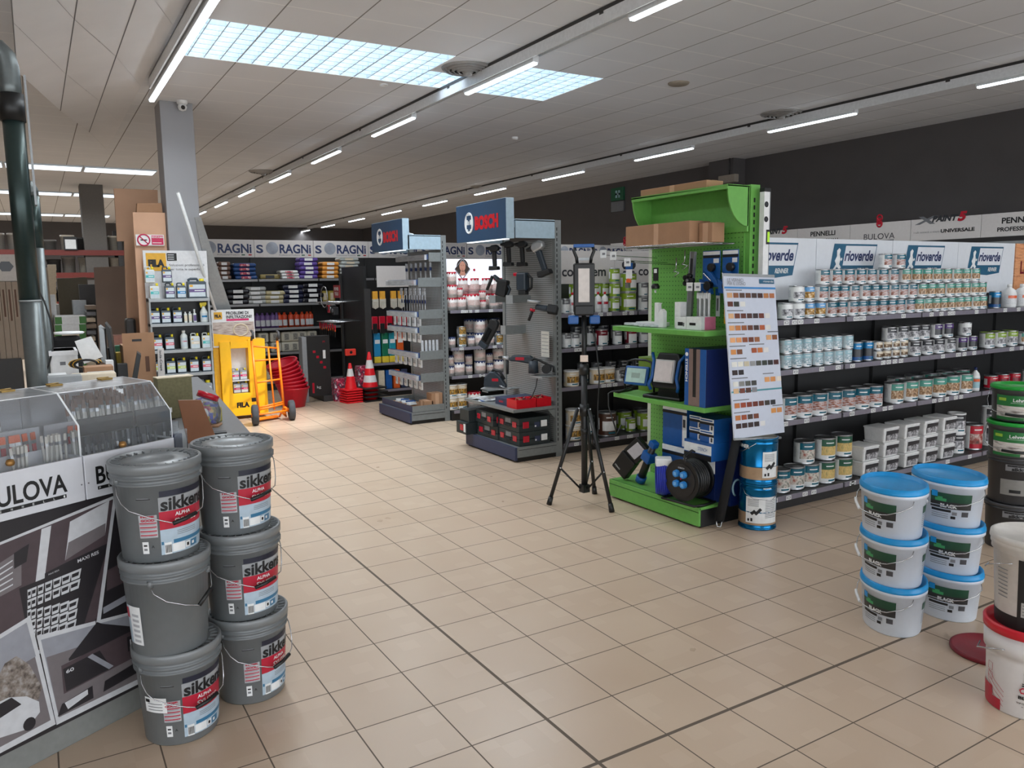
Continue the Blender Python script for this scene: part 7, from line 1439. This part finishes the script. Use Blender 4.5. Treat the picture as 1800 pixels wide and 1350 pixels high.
g = G(); g.cyl((-.035, -.052, .055), (-.032, -.056, .055), .028, .028, paper, 20); g.build('label', t)
blk('yellow_pot', 'small yellow green pot behind the candy jar', 'pot', 385, 742, .05, .05, .09, M('pot_yellow_green', (160, 150, 70), .5), .2, bev=.01)
for i, (u, v, dx, dy, m_, l) in enumerate(((368, 752, .10, .1, card, 'brown card strips'), (375, 765, .14, .05, black, 'black metal bar'), (350, 752, .09, .06, lgrey, 'grey flat sample'))):
    blk('flat_sample', l + ' lying on the counter in front of the candy jar', 'sample', u, v, dx, dy, .012, m_, -.4 + .3 * i)
# cash desk clutter further back on the counter
def bx(name, label, cat, u0, u1, v0, v1, y, d, m, extra=None, bev=.004, tilt=0, floor=None):
    a = ony(u0, v0, y); b = ony(u1, v1, y); vm = (v0 + v1) / 2; x0, x1 = ony(u0, vm, y).x, ony(u1, vm, y).x; z0, z1 = min(a.z, b.z), max(a.z, b.z)
    if floor is not None: z0 = floor
    t = thing(name, label, cat, ((x0 + x1) / 2, y, z0), 0, None, (0, tilt, 0)); w_ = (x1 - x0) / 2; g = G(); g.box(-w_, w_, 0, d, 0, z1 - z0, m); g.build('body', t, bev)
    if extra: g = G(); extra(g, w_, d, z1 - z0); g.build('detail', t)
    return t
desk = thing('rear_desk', 'white rear desk carrying printer and papers behind the brush display', 'desk', (0, 0, 0)); dz_ = 1.0
g = G(); g.box(-1.28, -.61, 1.0, 3.6, dz_ - .03, dz_, white); g.build('desk_top', desk, .003); g = G(); g.box(-1.2, -.7, 1.1, 3.5, 0, dz_ - .031, cbody); g.build('desk_body', desk)
bx('printer', 'white office printer on the rear desk', 'printer', 88, 138, 618, 665, 2.2, .35, white2, lambda g, w_, d, h: (g.box(-w_ * .9, w_ * .9, -.02, .1, -.02, .02, black), g.box(-w_ * 1.02, w_ * 1.02, -.03, d, h * .85, h, white), g.box(-w_ * .3, w_ * .1, -.002, 0, h * .5, h * .62, greyp)), .015)
t = bx('swivel_chair', 'black office chair back behind the printer', 'chair', 94, 145, 592, 640, 2.9, .12, M('black_fabric', (22, 22, 24), .9), None, .03, 0, dz_)
bx('black_monitor', 'dark screen at the far left of the rear desk', 'monitor', 77, 96, 598, 640, 2.6, .04, black, floor=dz_)
g = G(); a = ony(121, 588, 3.0); g.lathe([(0, 0), (.10, .004), (.11, .012), (.1, .022), (0, .026)], white2, 28, c=tuple(a)); tag(g.build('desk_lamp_head'), 'flat white oval lamp head over the black chair', 'lamp')
slab([ony(131, 600, 2.0), ony(160, 591, 2.0), ony(181, 627, 2.0), ony(148, 640, 2.0)], (0, .003, 0), paper, 'paper_sheet', 'tilted white sheet of paper with handwriting by the printer', 'paper')
bx('low_carton', 'low brown and white carton on the rear desk beside the printer', 'box', 148, 200, 646, 664, 1.8, .15, card, lambda g, w_, d, h: (g.box(-w_ * .8, w_ * .95, -.002, 0, h * .15, h * .85, paper), g.box(-w_ * .4, w_ * .3, -.003, -.002, h * .45, h * .6, ink)), floor=dz_)
t = thing('cable_bundle', 'black and yellow bundle of cables on the rear desk', 'cables', ony(152, 648, 2.0)); g = G()
for k in range(5): g.tube([(.07 * math.cos(a) * (1 + .1 * k), .02 * k, .03 + .03 * math.sin(a)) for a in [i * PI / 8 for i in range(14)]], .008, (black, M('cable_yellow', (200, 150, 40), .5))[k % 3 == 1], 6)
g.build('cables', t)
for i, (u0, u1, v0, v1, m_, l) in enumerate(((84, 145, 664, 680, lgrey, 'grey tray of papers'), (128, 205, 660, 672, creamp, 'colourful flat sheet pile'), (85, 118, 660, 668, paper, 'loose white paper sheet'))):
    bx('paper_pile', l + ' at the front of the rear desk', 'papers', u0, u1, v0, v1, 1.3 + .1 * i, .14, m_)
# flat monitors seen edge on
for i, (pts, l) in enumerate(((((173, 573), (183, 580), (188, 640), (178, 636)), 'thin silver edged screen, left of two, seen edge on'), (((184, 567), (193, 578), (208, 668), (200, 664)), 'thin silver edged screen, right of two, seen edge on'))):
    slab([ony(u, v, 2.3) for u, v in pts], (.03, .25, 0), (black if i else lgrey), 'flat_screen', l, 'monitor')
slab([ony(241, 620, 1.9), ony(248, 625, 1.9), ony(236, 667, 1.9), ony(226, 665, 1.9)], (.02, .2, 0), black, 'flat_screen', 'black flat monitor seen from its side in front of the brown carton', 'monitor', dz_)
bx('brown_carton', 'large open brown carton on the rear desk behind the monitor', 'box', 218, 274, 608, 672, 2.3, .25, card, lambda g, w_, d, h: (g.box(-w_, w_, -.002, 0, h * .98, h * 1.32, card), g.box(-w_ * .4, w_ * .2, -.004, -.002, h * 1.1, h * 1.16, ink), g.box(w_ * .35, w_ * .6, -.003, 0, h * .3, h * .7, M('carton_ink', (90, 60, 44), .7))))
hb_ = slab([ony(277, 612, 2.2), ony(288, 612, 2.2), ony(289, 660, 2.2), ony(281, 672, 2.2), ony(276, 660, 2.2)], (0, .01, 0), M('banner_white', (206, 200, 196), .5), 'hanging_banner', 'narrow white hanging tag with vertical lettering by the rack', 'tag', cz)
g = G(); a = ony(282.5, 634, 2.195); g.text('Isola-Crepe', .15, .022, dpr, a, ux=(0, 0, -1), uy=(1, 0, 0), bold=.02); g.build('lettering', hb_)
for i, (u0, u1, v0, v1, y, m_, l) in enumerate(((188, 200, 612, 640, 2.6, black, 'black device'), (200, 216, 608, 628, 2.8, dgreen, 'green carton'), (205, 216, 620, 645, 2.5, M('pack_mustard', (190, 160, 50), .5), 'mustard pack'), (186, 200, 634, 645, 2.0, white2, 'white phone'), (262, 280, 655, 672, 3.1, dgrey, 'grey flat device'), (208, 225, 640, 665, 2.2, dgrey, 'dark plastic holder'))):
    bx('desk_item', l + ' among the things on the rear desk', 'desk item', u0, u1, v0, v1, y, .08, m_, floor=dz_ if u0 != 262 else cz)
# vertical pipes
pm = M('pipe_dark_green', (48, 62, 60), .3, .5); pm2 = M('pipe_grey', (100, 106, 106), .35, .5)
t = thing('ceiling_pipe', 'thick dark green and grey pipe rising with a bend at the left edge', 'pipe', (0, 0, 0)); y_ = 1.5
g = G(); g.tube([ony(u, v, y_) for u, v in ((-30, 84), (0, 88), (8, 98), (14, 118), (18, 150), (19, 180))], .058, pm2, 20); g.build('bend', t)
g = G(); a, b = ony(19, 165, y_), ony(62, 900, y_); b = Vector((a.x, a.y, .0)); m1 = a.lerp(b, .42); g.cyl(a, m1, .057, .057, pm, 24); g.build('upper_section', t); g = G(); g.cyl(m1, b, .0575, .0575, pm2, 24); g.build('lower_section', t); g = G(); g.cyl(a.lerp(b, -.0), a.lerp(b, .055), .066, .066, black, 24); g.cyl(m1, m1 + Vector((0, 0, -.01)), .06, .06, lgrey, 24); g.build('collar', t)
t = thing('ceiling_pipe', 'thinner pipe with dark green top standing just right of the thick one', 'pipe', (0, 0, 0)); y_ = 2.3; a = ony(57, 345, y_)
g = G(); g.tube([ony(44, 325, y_), ony(50, 326, y_), ony(56, 334, y_), a], .04, pm2, 16); g.cyl(Vector((a.x, a.y, a.z - .35)), Vector((a.x, a.y, 0)), .042, .042, pm2, 20); g.build('lower_section', t); g = G(); g.cyl(a, Vector((a.x, a.y, a.z - .35)), .0425, .0425, pm, 20); g.build('upper_section', t)
a = ony(43, 135, 1.55); g = G(); g.box(a.x - .006, a.x + .006, 1.50, 1.62, a.z - .75, a.z, lgrey); tag(g.build('flat_bar'), 'narrow grey metal strip fixed beside the thick pipe', 'bar')
g = G(); g.tube([ony(u, v, 2.2) for u, v in ((52, 475), (62, 500), (78, 530), (88, 560), (92, 585), (94, 610), (86, 640), (76, 665))], .006, black, 6); tag(g.build('hanging_cable'), 'thin black cable hanging beside the thinner pipe', 'cable')
# ---------------------------------------------------------------- far left: tile cartons, racking, boards
tc2 = M('carton_taupe', (150, 134, 118), .7, scale=6); tk2 = M('carton_white', (190, 184, 178), .6)
for i in range(6):
    u0 = -26 + 10.5 * i
    o = bx('tile_carton', 'tall upright taupe tile carton, %s from the left in the row by the pipe' % ORD[i], 'box', u0, u0 + 10, 495, 632, 8.5, .5, tc2, lambda g, w_, d, h: g.box(-w_ * .3, w_ * .3, -.003, 0, h * (.5 + .05 * (i % 2)), h * .9, M('carton_ink', (90, 60, 44), .7)))
t = bx('product_carton', 'white carton with dark hexagon emblem above the tile cartons', 'box', -20, 32, 447, 494, 8.5, .4, tk2, lambda g, w_, d, h: g.add([(w_ * .3 + w_ * .55 * math.cos(a) - w_ * .15, -.004, h * .55 + w_ * .45 * math.sin(a)) for a in [i * PI / 3 for i in range(6)]], [(0, 1, 2, 3, 4, 5)], dpr))
bx('carton_shelf', 'dark low rack carrying the upright tile cartons', 'rack', -30, 38, 633, 640, 8.45, .6, dgrey, floor=0)
for i in range(5): bx('tile_carton', 'tall narrow pale carton, %s from the left behind the thinner pipe' % ORD[i], 'box', 52 + 8 * i, 59 + 8 * i, 462 + 2 * i, 640, 9.5, .4, (tc2, tk2)[i % 2], floor=0)
RK = thing('pallet_rack', 'tall pallet rack with dark red beams at the far left', 'rack', (0, 0, 0)); ry = 15.0
mrd = M('beam_dark_red', (112, 40, 32), .5)
g = G()
for zz in (2.42, 1.95, 1.35): g.box(-4.6, 1.6, ry - .06, ry, zz, zz + .11, mrd)
g.build('beam', RK); g = G()
for zz in (2.53, 2.06, 1.46): g.box(-4.6, 1.6, ry, ry + 1.0, zz - .06, zz - .02, dgrey)
g.build('deck', RK); g = G()
for x in (-4.6, -2.1, .35, 1.5): g.box(x, x + .08, ry - .05, ry + .03, 0, 3.0, dgrey); g.box(x, x + .08, ry + .9, ry + .98, 0, 3.0, dgrey)
g.build('upright', RK)
cans = [M('bucket_%d' % i, c, .5) for i, c in enumerate(((70, 68, 66), (120, 116, 110), (168, 160, 150), (52, 50, 50), (196, 186, 170)))]
bk = [Kind('stored_bucket', 'bucket', lambda r, m=m_, h=h_: (G().lathe([(0, 0), (.12, 0), (.13, h - .04), (.14, h - .04), (.14, h), (0, h)], m, 14).build('body', r), G().lathe([(.141, h - .02), (.13, h + .004), (0, h + .004)], m, 14).build('lid', r)) and None) for m_, h_ in zip(cans, (.3, .24, .36, .28, .34))]
for zz, nm in ((2.51, 'top'), (2.04, 'middle'), (1.44, 'lower')):
    for i in range(18):
        x = -3.6 + .3 * i + random.uniform(-.04, .04)
        if abs(x) < .0: continue
        bk[random.randrange(5)].put((x, ry + .25 + random.uniform(0, .2), zz), 0, 'stored bucket, %s from the left on the %s beam of the pallet rack' % (ORD[i], nm), 'buckets on the pallet rack')
bx('poster_frame', 'dark framed white notice standing on the pallet rack', 'notice', 112, 136, 416, 440, 14.9, .03, black, lambda g, w_, d, h: g.box(-w_ * .8, w_ * .8, -.002, 0, h * .1, h * .8, paper))
for i, (u0, u1, v0, v1, y, m_, l) in enumerate(((100, 152, 487, 570, 10.5, M('olive_board', (92, 86, 72), .7), 'dark olive board standing upright in the middle distance'), (165, 240, 467, 600, 8.6, M('brown_panel', (118, 100, 88), .7, scale=3), 'large plain brown panel standing right of the far pillar'))):
    slab([ony(u0, v0 + 3, y), ony(u1, v0, y), ony(u1 + 4, v1, y), ony(u0 + 6, v1, y)], (0, .06, 0), m_, 'upright_board', l, 'board', 0)
for i in range(6): bx('bucket_column', 'pale stacked bucket, %s from below in the column by the thinner pipe' % ORD[i], 'bucket', 84, 99, 465 + 10 * (5 - i), 475 + 10 * (5 - i), 11, .25, creamp, floor=0 if i == 0 else None)
gs = M('bag_green', (70, 130, 60), .5)
for i in range(6):
    bx('cement_bag', 'pale bag with green ends, %s from below in the pallet pile' % ORD[i], 'bag', 96, 152, 640 - 14 * i - 14, 640 - 14 * i, 9.0 + .02 * i, .6, creamp if i < 4 else paper, lambda g, w_, d, h: (g.box(-w_ * .98, -w_ * .55, -.006, 0, h * .1, h * .9, gs), g.box(w_ * .55, w_ * .98, -.006, 0, h * .1, h * .9, gs)), .02, 0, 0 if i == 0 else None)
for i in range(9): bx('folded_carton', 'thin grey carton edge, %s from below in the sagging pile left of the brown panel' % ORD[i], 'box', 152, 168 + (i % 3), 632 - 11 * i - 7, 632 - 11 * i, 9.1, .5, (creamp, greyp, tc2)[i % 3], None, .01, 0, 0 if i == 0 else None)
for i, (u0, u1, v0, v1, l) in enumerate(((128, 152, 528, 545, 'small grey carton'), (85, 98, 518, 540, 'white carton'), (140, 170, 500, 530, 'dark crate'), (90, 105, 535, 560, 'grey tray'))): bx('stored_box', l + ' among the goods between the pipe and the brown panel', 'box', u0, u1, v0, v1, 9.6 + .1 * i, .3, (lgrey, paper, dgrey, tk2)[i], floor=0)
bx('dark_bin', 'dark round bin in front of the foot of the brown panel', 'bin', 222, 240, 560, 600, 6.7, .2, dgrey, None, .03, 0, 0); bx('small_carton', 'pinkish carton under the brown panel', 'box', 200, 225, 590, 605, 6.9, .25, M('carton_pinkish', (150, 104, 90), .7), floor=0)
for i in range(3):
    y_ = (12.5, 17.0, 23.0)[i]; 
    for k in range(6):
        x = -5.2 + 1.22 * k
        if x > .6: continue
        t = thing('ceiling_light_strip', 'long lit louvred ceiling strip in %s row of the far left hall, %s from the left' % (('the nearest', 'the middle', 'the farthest')[i], ORD[k]), 'ceiling light', (x + .6, y_, HC), 0, 'far ceiling light rows')
        g = G(); g.box(-.6, .6, -.3, .3, -.03, -.002, lv); g.build('frame', t); g = G(); g.box(-.58, .58, -.28, .28, -.034, -.0305, M('far_lamp_glow', (225, 238, 250), .4, emis=1.6 + 0, var=0)); g.build('diffuser', t); lamp_light(t, 1.1, .5, 30, -.04, 160)
# ---------------------------------------------------------------- signs on the right wall shelving

W_ = thing('wall_shelving', 'wall shelving with BULOVA brush boards along the dark right wall', 'shelving', (0, 0, 0)); wx = 9.5
g = G(); g.box(wx + .02, X1 - .01, -4, 8.6, 0, 2.15, shelfm); g.build('back_panel', W_); g = G(); g.box(wx - .02, wx + .02, -4, 8.6, 2.12, 2.16, lgrey); g.build('shelf', W_)
def xz(u, v): p = onx(u, v, wx); return p.y, p.z
yt, zt = xz(1800, 371); yb2, zb2 = xz(1336, 408)
z1_, z0_ = (zt + zb2) / 2, (zt + zb2) / 2 - .30
ys = [-3.2 + .98 * k for k in range(13)]
for k, y in enumerate(ys):
    g = G(); g.box(wx, wx + .02, y + .003, y + .977, z0_, z1_, sgm2); s = g.build('header_sign', W_, .002); m_ = y + .49; g = G(); q_ = wx - .002; U_ = (0, -1, 0); j = k % 3
    if j == 0:
        g.text('BULOVA', .5, .085, dpr, (q_, m_, z0_ + .10), ux=U_); g.box(q_, q_ + .001, m_ - .24, m_ + .24, z0_ + .03, z0_ + .042, dpr)
        for dz2, dy2 in ((.0, 0), (.09, .0)): g.tube([(q_, m_ + dy2 + .04 * math.cos(a), z1_ - .02 + dz2 + .04 * math.sin(a)) for a in [i * PI / 8 for i in range(16)]], .014, redt, 5, closed=True)
        g.box(q_ - .001, q_ + .001, m_ - .03, m_ + .05, z1_ - .03, z1_ + .07, redt)
    elif j == 1: g.text('PENNELLI', .46, .075, ink, (q_, m_, z0_ + .20), ux=U_, bold=.03); g.text('PROFESSIONALI', .56, .055, ink, (q_, m_, z0_ + .09), ux=U_, bold=.03)
    else:
        g.text('PAINT', .34, .085, dpr, (q_ - .002, m_, z1_ - .01), ux=U_, bold=.05, shear=.3); g.text('X', .3, .11, greyp, (q_ - .001, m_ + .26, z1_ - .02), ux=U_, shear=.4, bold=.04); g.text('5', .1, .13, redt, (q_ - .003, m_ - .24, z1_), ux=U_, bold=.06, shear=.3); g.text('UNIVERSALE', .46, .05, ink, (q_, m_ - .18, z0_ + .12), ux=U_, bold=.04); g.text('I rulli resistenti, a misura e', .4, .03, gtext, (q_, m_ + .24, z0_ + .115), ux=U_)
    g.build('lettering', s)
# emergency exit sign and wall lamp
p = onx(1086, 343, X1 - .02); t = thing('exit_sign', 'small green emergency exit sign on the dark right wall', 'sign', p); g = G(); g.box(-.02, .018, -.22, .22, -.12, .16, M('exit_green', (20, 92, 62), .5)); g.box(-.02, .018, -.22, .22, -.36, -.14, greyp); g.build('sign_plate', t); g = G(); g.box(-.022, -.02, .0, .06, -.06, .1, ltb); g.box(-.022, -.02, -.1, -.04, -.06, .1, ltb); g.box(-.022, -.02, -.1, .06, .0, .04, ltb); g.build('pictogram', t)
p = onx(1282, 315, 9.72); t = thing('wall_box', 'small beige box lamp on the pier of the right wall', 'wall lamp', p); g = G(); g.box(-.08, .03, -.2, .2, -.07, .07, M('beige_box', (150, 140, 128), .6)); g.build('body', t, .01); g = G(); g.cyl((0, 0, .07), (0, 0, HC - p.z), .012, .012, dgrey, 8); g.build('conduit', t)
